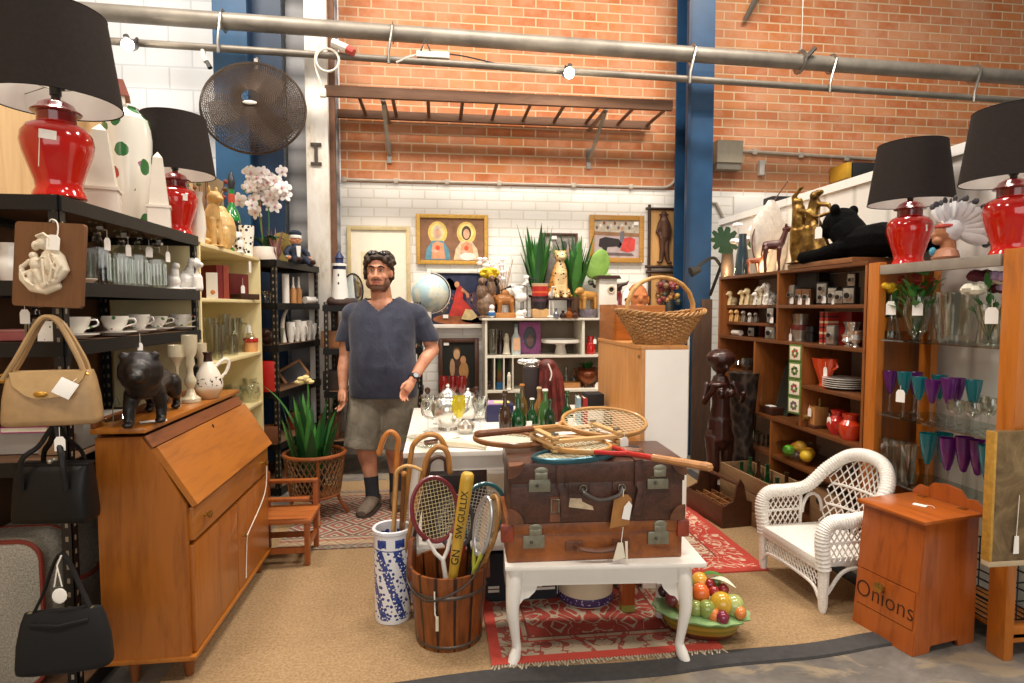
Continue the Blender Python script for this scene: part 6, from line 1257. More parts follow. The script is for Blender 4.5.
def hand(W,d,side,sx):
 """palm from the wrist W along d; side = thumb side; five curled fingers"""
 W,d,side=V(W),V(d).normalized(),V(side).normalized();nrm=d.cross(side)*sx
 c=W+d*.045
 body.tube([W,W+d*.03,W+d*.085],[.027,.036,.034],m_sk,12,sq=None);body.ball(c+d*.02,(.034,.026,.036),m_sk,12)
 for i,(o,L)in enumerate(((.028,.07),(.01,.078),(-.009,.072),(-.027,.056))):
  b=W+d*.082+side*o;k1=b+d*L*.45+nrm*.006;k2=k1+d*L*.3+nrm*.018;k3=k2+d*L*.2+nrm*.02
  body.tube([b-d*.02,b,k1,k2,k3],[.0095,.0098,.009,.0082,.0065],m_sk,8);body.ball(k3,.0066,m_sk,6)
 b=W+d*.025+side*.028;k1=b+side*.022+d*.03+nrm*.008;k2=k1+d*.032+nrm*.008+side*.004
 body.tube([b-side*.015,b,k1,k2],[.014,.013,.0105,.008],m_sk,8);body.ball(k2,.008,m_sk,6)
hand(RW,(.03,-.22,-1),(.6,-.75,.15),1)
hand(LW,(-.5,-.35,-.8),(-.6,-.6,.5),-1)
RK,RA=(-.135,-.05,.5),(-.075,-.03,.1)
LK,LA=(.06,.03,.5),(.07,.09,.1)
add(limb((-.1,.02,.88,.115),(*RK,.066)),limb((*RK,.066),(-.115,.0,.37,.066),(-.085,-.005,.2,.045),(*RA,.04)),limb((.11,.02,.88,.115),(*LK,.066)),limb((*LK,.066),(.065,.08,.37,.066),(.07,.1,.2,.045),(*LA,.04)))
me=fuse(body,.0052,3,m_sk)
def beard(c,nn):
 x,y,z=(c.x-H_[0])/HS,(c.y-H_[1])/HS,(c.z-H_[2])/HS
 if z>.1 or z<-.14 or y>.0:return None
 if abs(x)<.024 and-.067<z<-.054 and y<-.08:return 1
 if z<-.076 and y<-.015 and z>-.122 and nn.z>-.9:return 0
 if-.055<z<-.04 and abs(x)<.032 and y<-.07:return 0
 if z<-.03 and abs(x)>.056-(-.03-z)*.35 and y<-.005 and z>-.11:return 0
 return None
me=paint(me,beard,[m_stub,m_lip])
mp_=RZ(379,512,0)
man=thing('person','man in a navy t-shirt and grey cargo shorts standing behind the stall','person',(-.385,4.25,.0168),rad(-5))
mkobj('body',me,man)
for s_ in(-1,1):
 m=MB();c=hp(s_*.03,-.08,.012);m.ball(c,(.013,.008,.0055),mt('a89c92',.4,.03),12);m.ball((c[0],c[1]-.0052,c[2]),(.006,.004,.0055),mt('2a1a12',.2,.05),10);m.obj('eye',man)
 m=MB();m.tube([hp(s_*.012,-.092,.032),hp(s_*.03,-.092,.038),hp(s_*.05,-.08,.032)],[.005,.0065,.004],mt('1d120d',.8),6);m.obj('eyebrow',man)
n=NT('hair');co=n.co((1,1,.4));a=n.noise(co,60,3);m_hair=n.pbr(n.ramp(a,[(.3,'1d130d'),(.55,'3b281b'),(.75,'54402f')]),.6,0,a,.8,.01)
m=MB();r_=random.Random(21)
m.ball(hp(0,.03,.06),(.094,.108,.085),m_hair,20);m.ball(hp(0,.06,.0),(.095,.08,.108),m_hair,16)
for k in range(70):
 a=r_.uniform(-.35,pi+.35);e=r_.uniform(.1,1.25);c=hp(.09*cos(a)*cos(e*.9),.03+.098*sin(a)*cos(e*.9),.055+.085*sin(e));
 m.ball(c,(r_.uniform(.016,.026),.022,.018),m_hair,7)
for s_ in(-1,1):
 for z in(.05,.025,.0,-.025):m.ball(hp(s_*.084,.02+r_.uniform(-.03,.01),z),(.016,.026,.022),m_hair,8)
 m.ball(hp(s_*.06,-.045,.095),(.03,.03,.022),m_hair,8);m.ball(hp(s_*.02,-.066,.095),(.03,.025,.018),m_hair,8);m.ball(hp(s_*.05,-.062,.075),(.02,.02,.02),m_hair,8);m.ball(hp(s_*.075,-.03,.06),(.022,.03,.03),m_hair,8)
mkobj('hair',fuse(m,.0055,1,m_hair),man)
m=MB();
for s_ in(-1,1):m.ball(hp(s_*.036,-.055,.12),(.032,.014,.017),mt('121214',.1,.05,coat=.6),14,rx=-.7);m.tube([hp(s_*.066,-.045,.12),hp(s_*.088,.0,.1),hp(s_*.09,.06,.06)],.0035,m_matblack,6)
m.tube([hp(-.01,-.06,.122),hp(.01,-.06,.122)],.004,m_matblack,6);m.obj('sunglasses',man)
n=NT('navy_cotton');co=n.co((1,1,.7));a=n.noise(co,9,4,.6,.8);f=n.noise(co,160,2);m_tee=n.pbr(n.mix(.25,n.ramp(a,[(.3,'2a2c3b'),(.55,'3a3d4d'),(.75,'484b5a')]),n.ramp(f,[(.3,'292c39'),(.7,'4c4f5e')])),.9,0,a,.5,.02,0,.2,.2)
tb_=MB()
def tadd(pts,r,sq=None):
 tb_.tube(pts,r,m_tee,18,sq=sq);tb_.ball(pts[0],r[0],m_tee,12);tb_.ball(pts[-1],r[-1],m_tee,12)
rings=[]
for z,w_,fy,by in((1.5,.08,-.04,.1),(1.475,.115,-.07,.11),(1.445,.165,-.095,.12),(1.405,.21,-.115,.13),(1.34,.235,-.145,.135),(1.25,.225,-.17,.135),(1.12,.218,-.195,.13),(1.0,.225,-.205,.13),(.9,.23,-.195,.14),(.82,.23,-.18,.145),(.785,.229,-.172,.145)):
 cy,dy=(fy+by)/2,(by-fy)/2;rings.append([(.01+w_*abs(cos(t))**.75*(1 if cos(t)>0 else-1),cy+dy*abs(sin(t))**.8*(1 if sin(t)>0 else-1),z)for t in[2*pi*i/28 for i in range(28)]])
tb_.loft(rings[::-1],m_tee)
tadd([(-.15,.02,1.37),(-.222,.025,1.27),(-.258,.03,1.165)],[.075,.079,.077]);tadd([(.17,.02,1.37),(.262,.03,1.275),(.315,.035,1.185)],[.075,.08,.078])
tb_.ball((-.195,.02,1.355),(.088,.085,.085),m_tee,16);tb_.ball((.22,.02,1.35),(.095,.09,.085),m_tee,16);tb_.ball((.262,.028,1.29),(.084,.086,.08),m_tee,16)
tm=fuse(tb_,.008,22,m_tee)
bm=bmesh.new();bm.from_mesh(tm)
dead=[f for f in bm.faces if(lambda c:(c.z>(1.378+abs(c.x-.0)*.85 if c.y<.03 else 1.468)and abs(c.x)<.12)or(c.z<1.172 and abs(c.x-.01)>.255)or(c.z<.795 and abs(f.normal.z)>.7))(f.calc_center_median())]
bmesh.ops.delete(bm,geom=dead,context='FACES');bm.to_mesh(tm);bm.free()
o=mkobj('t_shirt',tm,man);sd=o.modifiers.new('s','SOLIDIFY');sd.thickness=.004;sd.offset=1
n=NT('grey_cotton');co=n.co();a=n.noise(co,8,4,.6,.6);m_sh=n.pbr(n.ramp(a,[(.3,'6a6457'),(.55,'857e70'),(.75,'989183')]),.9,0,a,.6,.02,0,.2)
sb=MB()
for hip,knee,x in(((-.1,.01,.86),(-.15,-.045,.43),-1),((.115,.01,.86),(.09,.03,.42),1)):
 sb.tube([(hip[0],hip[1],.84),(lerp(hip[0],knee[0],.5),lerp(hip[1],knee[1],.5),.64),knee],[.135,.128,.118],m_sh,22)
sb.ball((.01,.0,.84),(.212,.155,.12),m_sh,20)
sm_=fuse(sb,.008,4,m_sh)
sm_o=mkobj('cargo_shorts',sm_,man)
m=MB();m.box((.208,-.02,.62),(.025,.13,.15),m_sh,.01,rx=0,rz=.1);m.box((.215,-.022,.69),(.025,.135,.05),m_sh,.01,rz=.1);m.obj('cargo_pocket',sm_o)
m_sock=mt('2f3136',.95,.2,60);m_shoe=mt('6a5c4e',.8,.25,30);m_sole=mt('4a4038',.8)
for A,kk,d in((RA,(-.09,-.008,.22),V((-.18,-1,0))),(LA,(.07,.1,.22),V((.25,-1,0)))):
 m=MB();m.tube([kk,(lerp(kk[0],A[0],.6),lerp(kk[1],A[1],.6),.14),(A[0],A[1],.07)],[.052,.048,.05],m_sock,14);m.obj('sock',man)
 d=d.normalized();a=V((A[0],A[1],0));s2=V((-d.y,d.x,0))
 rings=[]
 for q,w_,h_ in((-.07,.03,.07),(-.055,.043,.095),(0,.048,.105),(.06,.05,.085),(.12,.055,.062),(.17,.05,.05),(.2,.03,.035)):
  c=a+d*q;rings.append([c+s2*w_*cos(t)+V((0,0,.012+h_*.5+h_*.5*sin(t)))for t in[2*pi*i/16 for i in range(16)]])
 m=MB();m.loft(rings,m_shoe);m.obj('shoe_upper',man)if False else None
 so=m.obj('shoe',man)
 m=MB();m.loft([[c+V((0,0,z))for c in[a+d*q+s2*w_ for q,w_ in((-.078,.0),(-.06,.042),(0,.05),(.1,.058),(.17,.054),(.21,.02),(.21,-.02),(.17,-.054),(.1,-.058),(0,-.05),(-.06,-.042))]]for z in(.001,.022)],m_sole);m.obj('sole',so)
w0=V(LW)+(V(LE)-V(LW)).normalized()*.025;ax=(V(LE)-V(LW)).normalized()
m=MB();m.tube([w0-ax*.013,w0+ax*.013],.0375,m_matblack,20);wo=m.obj('watch',man)
m=MB();f_=(V((.25,-.9,.3))-ax*V((.25,-.9,.3)).dot(ax)).normalized();m.tube([w0+f_*.034,w0+f_*.048],.022,m_matblack,18);m.tube([w0+f_*.0481,w0+f_*.049],.018,mt('b9bcc0',.2,.05,10,.6),16);m.obj('watch_face',wo)
# white desk behind the suitcases
dx0,dx1,dy0,dy1,DZ_=-.15,.94,2.80,4.05,.75
t=thing('white_desk','white painted desk with glassware and bottles on it','desk',(dx0,dy0,.0));W,D=dx1-dx0,dy1-dy0
m=MB();m.bx(-.015,W,-.015,D,DZ_-.025,DZ_,m_wht,.004);m.obj('desk_top',t)
m=MB();m.bx(.03,W-.03,.02,.04,DZ_-.1,DZ_-.025,m_wht);m.bx(.02,.04,.03,D-.03,DZ_-.1,DZ_-.025,m_wht);m.bx(W-.04,W-.02,.03,D-.03,DZ_-.1,DZ_-.025,m_wht);m.obj('apron',t)
for x in(.03,W-.03):
 for y in(.04,D-.04):m=MB();m.box((x,y,.37),(.045,.045,.705),m_wht,.004);m.obj('leg',t,loc=(0,0,.012 if 0 else 0))
m=MB();m.bx(.0,W,.0,D,.26,.285,m_wht,.003);m.obj('lower_shelf',t)
m=MB();m.bx(-.16,.16,-.012,.0,0,.34,m_dframe,.004);m.bx(-.13,.13,-.015,-.011,.03,.31,mt('33251f',.5,.5,9));m.obj('dark_picture',label='dark framed picture leaning under the white desk behind the rackets',cat='picture',loc=atY(455,2.9,.287),rot=(-.12,0,0))
n_=RZ(486,604,.022)
t=thing('sports_bag','navy sports bag with white stripes and letters under the desk','bag',(n_.x,n_.y+.02,.0215));w2=.355
m=MB();m.loft([[(x,y,z)for x,z in[(a*1,b)for a,b in rr(w2,.225,.03)]]for y in(0,.17)],mt('12141f',.6,.2));m.obj('bag_body',t)
m=MB();
for x0,x1 in((.012,.065),(.225,.335)):
 for z in(.045,.063):m.bx(x0,x1,-.002,.001,z,z+.012,mt('d9d2c6',.6))
m.text('C',.055,m_white,TM((.112,-.001,.06),pi/2),.0008);m.text('G',.055,m_white,TM((.185,-.001,.06),pi/2),.0008);m.tube([(w2-.008,-.001,.02),(w2-.008,-.001,.2)],.002,mt('d9d2c6',.6),4);m.obj('stripes',t)
p=RZ(592,609,.022);p.y+=.135
t=thing('hat_box','round cream box with a purple band under the white table','box',p)
m=MB();m.lathe([(0,0),(.132,0),(.134,.01),(.134,.225),(.13,.23),(0,.23)],mt('d3c6a8',.6,.1,6),36);m.obj('box_body',t)
n=NT('purple_band');co=n.co();a=n.noise(co,90,1);m_pb=n.pbr(n.mix(n.math('GREATER_THAN',a,.66),lin('3f2a58'),lin('bdb2c4')),.5);m=MB();m.lathe([(.1345,.004),(.1355,.006),(.1355,.04),(.1345,.042)],m_pb,36,caps=False);m.obj('band',t)
p=RZ(628,611,.022);m=MB();mo=wood('9a4a1c','7a3512','Z');m.box((0,.02,.2),(.06,.06,.34),mo,.003);m.box((0,.02,.016),(.058,.058,.032),mt('8a8a3a',.6,.2));m.obj('wooden_post',label='short orange-brown wooden post beside the round cream box',cat='post',loc=p)
t=thing('fruit_basket','glazed ceramic basket heaped with fruit on the carpet by the low table','ornament',(1.125,2.425,.0205),rad(-22),s=1.12)
m=MB();n=NT('woven_glaze');co=n.co();z3=n.sep(co)[2];m.lathe([(0,0),(.1,0),(.112,.02),(.128,.07),(.12,.075),(0,.07)],n.pbr(n.ramp(n.math('MULTIPLY',z3,13),[(0,'4a2418'),(.25,'5f2f1c'),(.32,'a5802c'),(.5,'7d7a2c'),(.62,'b5953a'),(.8,'6f7a2c')]),.2,coat=.6),28,sq=(1.22,.8));m.obj('basket_body',t)
m=MB();m.lathe([(.115,.07),(.15,.078),(.152,.084),(.11,.09),(0,.09)],mt('8fb37a',.2,.2,20,coat=.6),40,sq=(1.2,.82),wob=lambda a,z:1+.04*sin(a*16)*(z<.088));m.obj('leaf_rim',t)
r_=random.Random(9)
FR=[(-.14,.03,.12,.022,'3c1f2c'),(-.115,.0,.135,.022,'4a2434'),(-.13,.05,.15,.022,'3c1f2c'),(-.1,.04,.165,.022,'4a2a36'),(-.085,.01,.16,.022,'3c1f2c'),(-.105,-.03,.12,.03,'7a2f38'),(-.065,-.05,.11,.03,'b5853a'),(-.05,.03,.16,.032,'6a7a3a'),(.0,.05,.165,.038,'d9a13c'),(.0,-.01,.15,.036,'d9692c'),(.035,.03,.17,.022,'8e1f26'),(.05,.0,.155,.022,'9a2229'),(.06,.05,.175,.02,'7a8a4a'),(.085,.02,.16,.022,'8e1f26'),(.075,-.03,.125,.045,'c9a02f'),(.02,-.065,.115,.034,'8a9a4a'),(.045,-.075,.1,.026,'d97a3a'),(.075,-.085,.1,.026,'7a2038'),(.12,-.02,.12,.042,'a8b06a'),(.14,-.05,.11,.024,'d9803c'),(-.02,-.06,.11,.03,'9aa85a')]
for x,y,z,r,c in FR:m=MB();m.ball((x,y,z),(r,r,r*1.05),mt(c,.18,.2,25,coat=.6),12);m.obj('fruit',t)
m=MB();leafblade(m,(.04,.04,.19),(.13,-.0,.18),.035,mt('dfe6cc',.3,.1,coat=.4),.12);leafblade(m,(.0,.06,.19),(.09,.05,.2),.03,m_leaf2,.1);m.obj('leaf',t)
# on the desk
DK=DZ_+.001
def DP(px,Y):return atY(px,Y,DK)
def put(px,py):return RZ(px,py,DK)
m_silv=mt('e2dfd8',.22,.08,12,.85)
m_rglass=cglass('a3201f',.7)
def teapot(label,px,py,ytop,k=1):
 p=put(px,py);h=zof(p,ytop)-DK;t=thing('silver_teapot',label,'teapot',p,rad(20),'silver teapots')
 m=MB();m.lathe([(0,0),(h*.22,0),(h*.2,h*.06),(h*.3,h*.22),(h*.36,h*.42),(h*.3,h*.62),(h*.2,h*.7)],m_silv,24);m.obj('pot_body',t)
 m=MB();m.lathe([(h*.22,h*.7),(h*.2,h*.76),(h*.08,h*.86),(h*.03,h*.9),(h*.05,h*.95),(0,h)],m_silv,18);m.obj('lid',t)
 m=MB();m.tube(spl([(h*.3,0,h*.3),(h*.48,0,h*.42),(h*.56,0,h*.68)],4),[.022*h/.2-.0012*i for i in range(9)],m_silv,8);m.obj('spout',t)
 m=MB();m.tube(spl([(-h*.28,0,h*.6),(-h*.55,0,h*.66),(-h*.55,0,h*.35),(-h*.33,0,h*.25)],4),.008,m_silv,6);m.obj('handle',t)
teapot('larger silver teapot with domed lid among the glasses on the desk',448,429,383);teapot('smaller silver teapot right of the larger one',468,420,387)
for px,py,yt,c,prof,lab,R_ in((428,432,395,m_clear,'flute','tall clear goblet at the left edge of the desk',.038),(437,424,396,m_clear,'wine','clear wine glass behind the left goblet on the desk',.035),(459,440,396,cglass('e8d96a',.4),'wine','clear goblet with a yellow bowl in front of the teapots',.036),(480,433,398,m_cryst,'flute','wide clear fluted goblet right of the yellow one',.047),(444,412,376,m_rglass,'wine','red-bowled wine glass, left of three behind the teapots',.03),(453,410,376,m_rglass,'wine','red-bowled wine glass, middle of three behind the teapots',.03),(462,411,376,m_rglass,'wine','red-bowled wine glass, right of three behind the teapots',.03)):
 p=put(px,py);goblet(lab,p,zof(p,yt)-DK,R_,c,None,'goblets on the desk','goblet',.5 if c is not m_cryst else .6,prof)
revol('sugar_bowl','silver and cream sugar bowl in front of the smaller teapot','bowl',put(466,433),[(0,0),(.03,0),(.05,.03),(.048,.05),(.03,.06),(.008,.07),(0,.075)],m_silv,18)
p=put(418,440);saucer('clear glass saucer at the left end of the desk',p,.06,mat=m_cryst);saucer('clear glass plate beside the wine goblets on the desk',put(430,448),.07,mat=m_cryst)
p=put(405,446);t=thing('cutlery','dark-handled knife lying on the desk behind the walking sticks','knife',put(437,443),.6);m=MB();m.tube([(-.07,0,.012),(.0,0,.012)],.012,m_choc,8);m.obj('handle',t);m=MB();m.box((.07,0,.008),(.14,.018,.002),m_silv);m.obj('blade',t)
p=put(455,447);m=MB();m.tube(spl([(-.08,0,.02),(0,0,.022),(.09,-.01,.018),(.16,-.03,.012)],5),[.02,.02,.02,.019,.018,.018,.017,.016,.016,.015,.014,.013,.012,.011,.01,.01],mt('e6dcc0',.5,.08),10);m.obj('bone_handle',label='cream bone-like handle lying on the desk beside the racket',cat='handle',loc=p,rz=-.3)
p=put(490,422);t=thing('boxed_book','dark blue box with a pink and yellow top behind the goblets','box',p);m=MB();m.bx(-.02,.14,0,.16,0,.1,mt('262450',.5,.15),.003);m.obj('box_body',t);m=MB();m.bx(-.018,.1,.002,.15,.1,.106,mt('a88ab0',.6,.2));m.bx(.03,.12,.02,.1,.106,.109,mt('d9cf7a',.6,.1));m.obj('box_lid',t)
m_gb=mt('10421f',.08,.3,10,coat=.8);m_bb=mt('3a2618',.12,.25,10,coat=.6)
def bottle(label,px,py,ytop,w,mat,cap=m_white,group='green bottles on the desk',nt=.62,tg=None):
 p=put(px,py);h=zof(p,ytop)-DK;r=w/2;t=thing('bottle',label,'bottle',p,0,group)
 m=MB();m.lathe([(0,0),(r*.92,0),(r,.012),(r,h*(nt-.14)),(r*.8,h*(nt-.04)),(r*.36,h*(nt+.1)),(r*.32,h*.9),(r*.42,h*.92),(r*.42,h*.96),(0,h*.96)],mat,18);m.obj('bottle_body',t)
 if cap:m=MB();m.lathe([(r*.3,h*.94),(r*.46,h*.96),(r*.4,h),(0,h)],cap,12);m.obj('stopper',t)
 if tg:m=MB();m.box((tg,-r-.004,h*.25),(.03,.002,.04),m_tag,rz=0);m.tube([(tg,-r-.003,h*.25),(0,-r*.3,h*.7)],.0012,m_str,4);m.obj('price_tag',t)
for a in(('wide green bottle nearest the brown bottle on the desk',518,432,392,.085,m_gb,None,'green bottles on the desk',.5,.0),('slim green bottle leaning left of the amber one on the desk',532,432,398,.06,m_gb,m_white,'green bottles on the desk',.6,-.02),('pale-green bottle with a white stopper, tallest of the desk bottles',545,430,389,.075,mt('3f6a32',.1,.3,10,coat=.7),m_white),('dark green bottle between the pale-green bottle and the maroon coat',550,433,399,.06,mt('0c3018',.1,.2,coat=.7),m_gb),('green bottle in front of the books at the right',567,430,391,.07,m_gb,m_gb,'green bottles on the desk',.55,.01),('brown carved-looking bottle with a pointed stopper on the desk',505,434,391,.065,m_bb,m_choc),('amber bottle behind the slim green bottle',539,428,387,.065,mt('8a6030',.12,.3,coat=.6),mt('c9b08a',.5)),('olive bottle with an orange label behind the wide green bottle',522,424,384,.07,mt('5a4a24',.12,.3,coat=.6),mt('b5763a',.5))):bottle(*a)
p=put(533,420);h=zof(p,368)-DK;m=MB();m.box((0,.06,h/2),(.095,.11,h),mt('2a1814',.5,.2),.004);m.obj('tall_box',label='tall dark brown box standing behind the green bottles',cat='box',loc=p)
deer('goblet_ornament','small silver and white ornament lying on top of the tall dark box',V((p.x,p.y+.06,DK+h)),.07,m_silv,0,.004,[((0,0,.4),(.9,.4,.35)),((-.8,0,.5),(.5,.3,.25)),((0,0,.05),(.6,.4,.08))])
p=put(552,422);h=zof(p,360)-DK;n=NT('maroon_leather');co=n.co();a=n.noise(co,12,4);m_mar=n.pbr(n.ramp(a,[(.3,'3f1212'),(.55,'6e221c'),(.75,'7e342a')]),.55,0,a,.5,.02)
t=thing('leather_coat','maroon leather coat or bag draped upright behind the bottles','coat',p);sp=[((-.02,.05,h*.9),(.055,.05,.04))]+[([(x+.01,.05+y,0),(x,.05+y,h*.35),(x*.8-.005,.05+y,h*.7),(x*.45-.02,.05+y*.5,h*.92)],[.019,.018,.017,.018])for x,y in((-.06,0),(-.035,-.03),(-.008,-.012),(.016,-.036),(.04,-.012),(.062,-.03),(.08,.01),(.01,.03))];me=blob(sp,.005,m_mar,2);mkobj('coat_body',me,t);m=MB();m.tube(spl([(-.03,-.03,h*.95),(-.01,-.035,h*.8),(-.02,-.035,h*.68)],3),.004,m_white,4);m.obj('cord',t)
for px,c,lab,w_ in((577,'8fb0ba','white and teal spined book leaning by the pine cabinet',.022),(583,'a5211c','red book beside the white and teal book on the desk',.026)):p=put(px,424);book(lab,p,w_,.14,.15,mt(c,.4,.2,12),rad(-8),'books at the right end of the desk')
p=put(595,423);m=MB();m.box((0,.05,.05),(.1,.12,.1),mt('e2ddd2',.5),.002);m.box((0,.05,.135),(.102,.122,.07),m_matblack,.002);m.obj('black_white_box',label='black-topped white box at the right end of the desk',cat='box',loc=p)
p=put(452,409);p.y=3.98;t=thing('wooden_rail','dark wooden rail with a ball finial at the back of the desk','rail',p);m=MB();m.box((0,0,.07),(.36,.03,.02),m_choc,.004);m.obj('rail',t)
for x in(-.16,.16):m=MB();m.lathe([(.016,0),(.016,.09),(.008,.1),(.02,.12),(.016,.14),(0,.148)],m_choc,12,(x,0,0));m.obj('finial_post',t)
# rackets
def racket(label,A,B,hw,nrm,fm,grip,shaft=None,thick=.011,sm='d9cfae',group='old rackets',strung=True,hl=.42):
 """A handle end, B head tip, hw head half width, nrm roughly the strings' normal"""
 A,B=V(A),V(B);t=thing('racket',label,'racket',A,0,group);d=(B-A);L=d.length;d.normalize();nr=V(nrm);nr=(nr-d*nr.dot(d)).normalized();s=nr.cross(d)
 c=d*(L*(1-hl/2));ra=L*hl/2
 m=MB();m.tube([d*0,d*L*.3],[.0155,.0135],grip,10);m.ball(d*0,.0157,grip,8);m.obj('grip',t)
 m=MB();m.tube([d*L*.3,d*L*.46],[.0115,.01],shaft or fm,8);n0=d*(L*.45)
 for q in(-1,1):m.tube([n0,n0+d*L*.06+s*q*hw*.28,c+d*ra*cos(pi-.55)+s*q*hw*sin(.55)],.009,shaft or fm,8)
 m.obj('shaft',t)
 m=MB();m.tube([c+d*ra*cos(a)+s*hw*sin(a)for a in[2*pi*i/40 for i in range(40)]],thick,fm,8,True,(1.1,.8));m.obj('head_frame',t)
 if strung:
  m=MB();sm_=mt(sm,.5,.1);k=13
  for i in range(1,k):
   q=-1+2*i/k;w_=sqrt(1-q*q)
   m.tube([c+s*hw*q-d*ra*w_,c+s*hw*q+d*ra*w_],.0011,sm_,4)
  for i in range(1,17):
   q=-1+2*i/17;w_=sqrt(1-q*q);m.tube([c+d*ra*q-s*hw*w_,c+d*ra*q+s*hw*w_],.0011,sm_,4)
  m.obj('strings',t)
 return t
m_rw=wood('b98a50','96683a','X',1.5,.4,.2);m_rwd=wood('8a5a34','6a4226','X',1.5,.4,.2);m_grip=leather('grip_leather','7a4a2c','55301c',False);m_tgrip=leather('tan_grip','b5804f','96643a',False)
ZS=TOPS
racket('wooden racket with dark grip lying topmost on the suitcases',RZ(478,434,ZS+.085),RZ(641,418,ZS+.075),.14,(0,-.3,1),m_rw,m_grip,group='rackets on the suitcases',hl=.5)
racket('wooden racket whose head lies at the left under the topmost one',RZ(640,452,ZS+.018),RZ(476,436,ZS+.02),.1,(0,-.05,1),m_rwd,m_grip,group='rackets on the suitcases')
racket('racket with red throat and tan grip jutting right off the suitcases',RZ(709,467,ZS+.05),RZ(548,440,ZS+.03),.105,(0,-.05,1),m_rw,m_tgrip,mt('b01f1c',.3,.1,coat=.4),group='rackets on the suitcases')
racket('teal-rimmed racket lying lowest on the suitcases',RZ(636,449,ZS+.011),RZ(534,459,ZS+.011),.085,(0,0,1),mt('2f5a66',.3,.15,10,.4),m_matblack,group='rackets on the suitcases',hl=.75)
c=(RZ(540,437,ZS)+RZ(573,466,ZS)+RZ(620,450,ZS))/3
t=thing('racket_press','pale wooden racket press lying on the suitcases','racket press',(c.x,c.y+.03,ZS+.028),rad(14));m_press=wood('c9a06a','a87c48','X',1.5,.5,.05)
for z in(.0,.034):
 m=MB();q=.145
 for sg in(-1,1):m.box((0,sg*q*.72,z),(.31,.028,.014),m_press,.002);m.box((sg*q,0,z+.0142),(.028,.24,.012),m_press,.002)
 m.obj('frame',t)
for x,y in((-.14,-.1),(.14,-.1),(-.14,.1),(.14,.1)):m=MB();m.tube([(x,y,-.012),(x,y,.06)],.004,m_nick,6);m.box((x,y,.062),(.03,.006,.008),m_nick);m.obj('wing_nut',t)
tag(t,(.16,-.13,.0),.04,.1,.02)
# umbrella stand with sticks
p=atY(393,2.722,.0105);n=NT('blue_white_china');co=n.n('ShaderNodeTexCoord');s3=n.sep(co.outputs['Object'])
an=n.math('ARCTAN2',s3[1],s3[0]);u=n.math('MULTIPLY',an,.16);sp_=n.math('ADD',n.math('MULTIPLY',an,.9549),n.math('MULTIPLY',s3[2],4.2));fr=n.math('FRACT',sp_)
cv=n.n('ShaderNodeCombineXYZ');n.l(n.math('MULTIPLY',an,.08),cv.inputs[0]);n.l(s3[2],cv.inputs[1]);vo=n.vor(cv.outputs[0],52);vo2=n.vor(cv.outputs[0],80);nz=n.noise(cv.outputs[0],60,3)
fl1=n.math('LESS_THAN',n.math('ADD',vo,n.math('MULTIPLY',nz,.5)),.62);fl2=n.math('GREATER_THAN',n.math('ADD',vo2,n.math('MULTIPLY',nz,.3)),.48)
pat=n.mix(n.math('LESS_THAN',fr,.42),lin('000000'),lin('ffffff'));pv=n.sep(pat)[0]
ink=n.math('ADD',n.math('MULTIPLY',pv,fl2),n.math('MULTIPLY',n.math('SUBTRACT',1,pv),fl1))
rim=n.math('GREATER_THAN',s3[2],.335);rim2=n.math('MULTIPLY',n.math('MULTIPLY',rim,n.math('LESS_THAN',s3[2],.395)),n.math('LESS_THAN',n.math('PINGPONG',n.math('MULTIPLY',an,.95),.5),.27));rim2=n.math('MULTIPLY',rim2,n.math('LESS_THAN',n.math('ABSOLUTE',n.math('SUBTRACT',s3[2],.363)),n.math('MULTIPLY_ADD',nz,.03,.003)))
ink=n.math('ADD',n.math('MULTIPLY',ink,n.math('SUBTRACT',1,rim)),rim2);ink=n.math('MULTIPLY',ink,n.math('GREATER_THAN',s3[2],.018))
ln=n.math('LESS_THAN',n.math('ABSOLUTE',n.math('SUBTRACT',s3[2],.333)),.0025);ink=n.math('MINIMUM',n.math('ADD',ink,ln),1)
m_bwc=n.pbr(n.mix(ink,lin('e9edf2'),n.ramp(nz,[(.3,'1c2f78'),(.7,'3f5aa5')])),.12,0,None,coat=.6)
t=thing('umbrella_stand','blue and white porcelain umbrella stand holding walking sticks','umbrella stand',p);m=MB();m.lathe([(0,.012),(.07,.012),(.072,0),(.08,0),(.082,.02),(.082,.4),(.088,.405),(.089,.418),(.083,.422),(.074,.418),(.073,.03),(0,.03)],m_bwc,40);m.obj('stand_body',t)
SP=p
def stick(label,shaft,crook,mat,r,Y=2.70,tip=None):
 """shaft: pixel of the top of the straight part; crook: pixels of the bent handle"""
 b0=V((SP.x+tip[0],SP.y+tip[1],.05));pts=[b0]+[RY(x,y,Y)for x,y in[shaft]];cr=spl([RY(x,y,Y)for x,y in[shaft]+crook],5)
 t=thing('walking_stick',label,'walking stick',b0,0,'walking sticks');m=MB();m.tube([V((0,0,0)),pts[1]-b0],[r*.75,r],mat,10);m.obj('shaft',t);m=MB();m.tube([q-b0 for q in cr],r,mat,10);m.ball(cr[-1]-b0,r*1.02,mat,8);m.obj('crook',t)
mk=lambda a,b:wood(a,b,'Z',3,.35,.3)
stick('knobbly orange walking stick with a pale bleached crook, leftmost',(397,452),[(398,439),(391,432),(384,438),(379,453)],mk('b9722f','96521c'),.0125,2.70,(-.01,-.03))
stick('thick honey walking stick with the widest crook',(411,455),[(414,444),(426,435),(439,437),(446,449)],mk('b5803f','8a5a28'),.0125,2.75,(.0,.04))
stick('slender tan walking stick slanting right, crook turned down low',(424,470),[(428,456),(437,447),(447,452),(450,472)],mk('a8743a','80522a'),.0125,2.68,(-.01,-.045))
stick('light thin walking stick with a flat small crook',(396,478),[(397,471),(405,466),(414,467),(421,470)],mk('c99f62','a87d42'),.008,2.66,(-.02,.0))
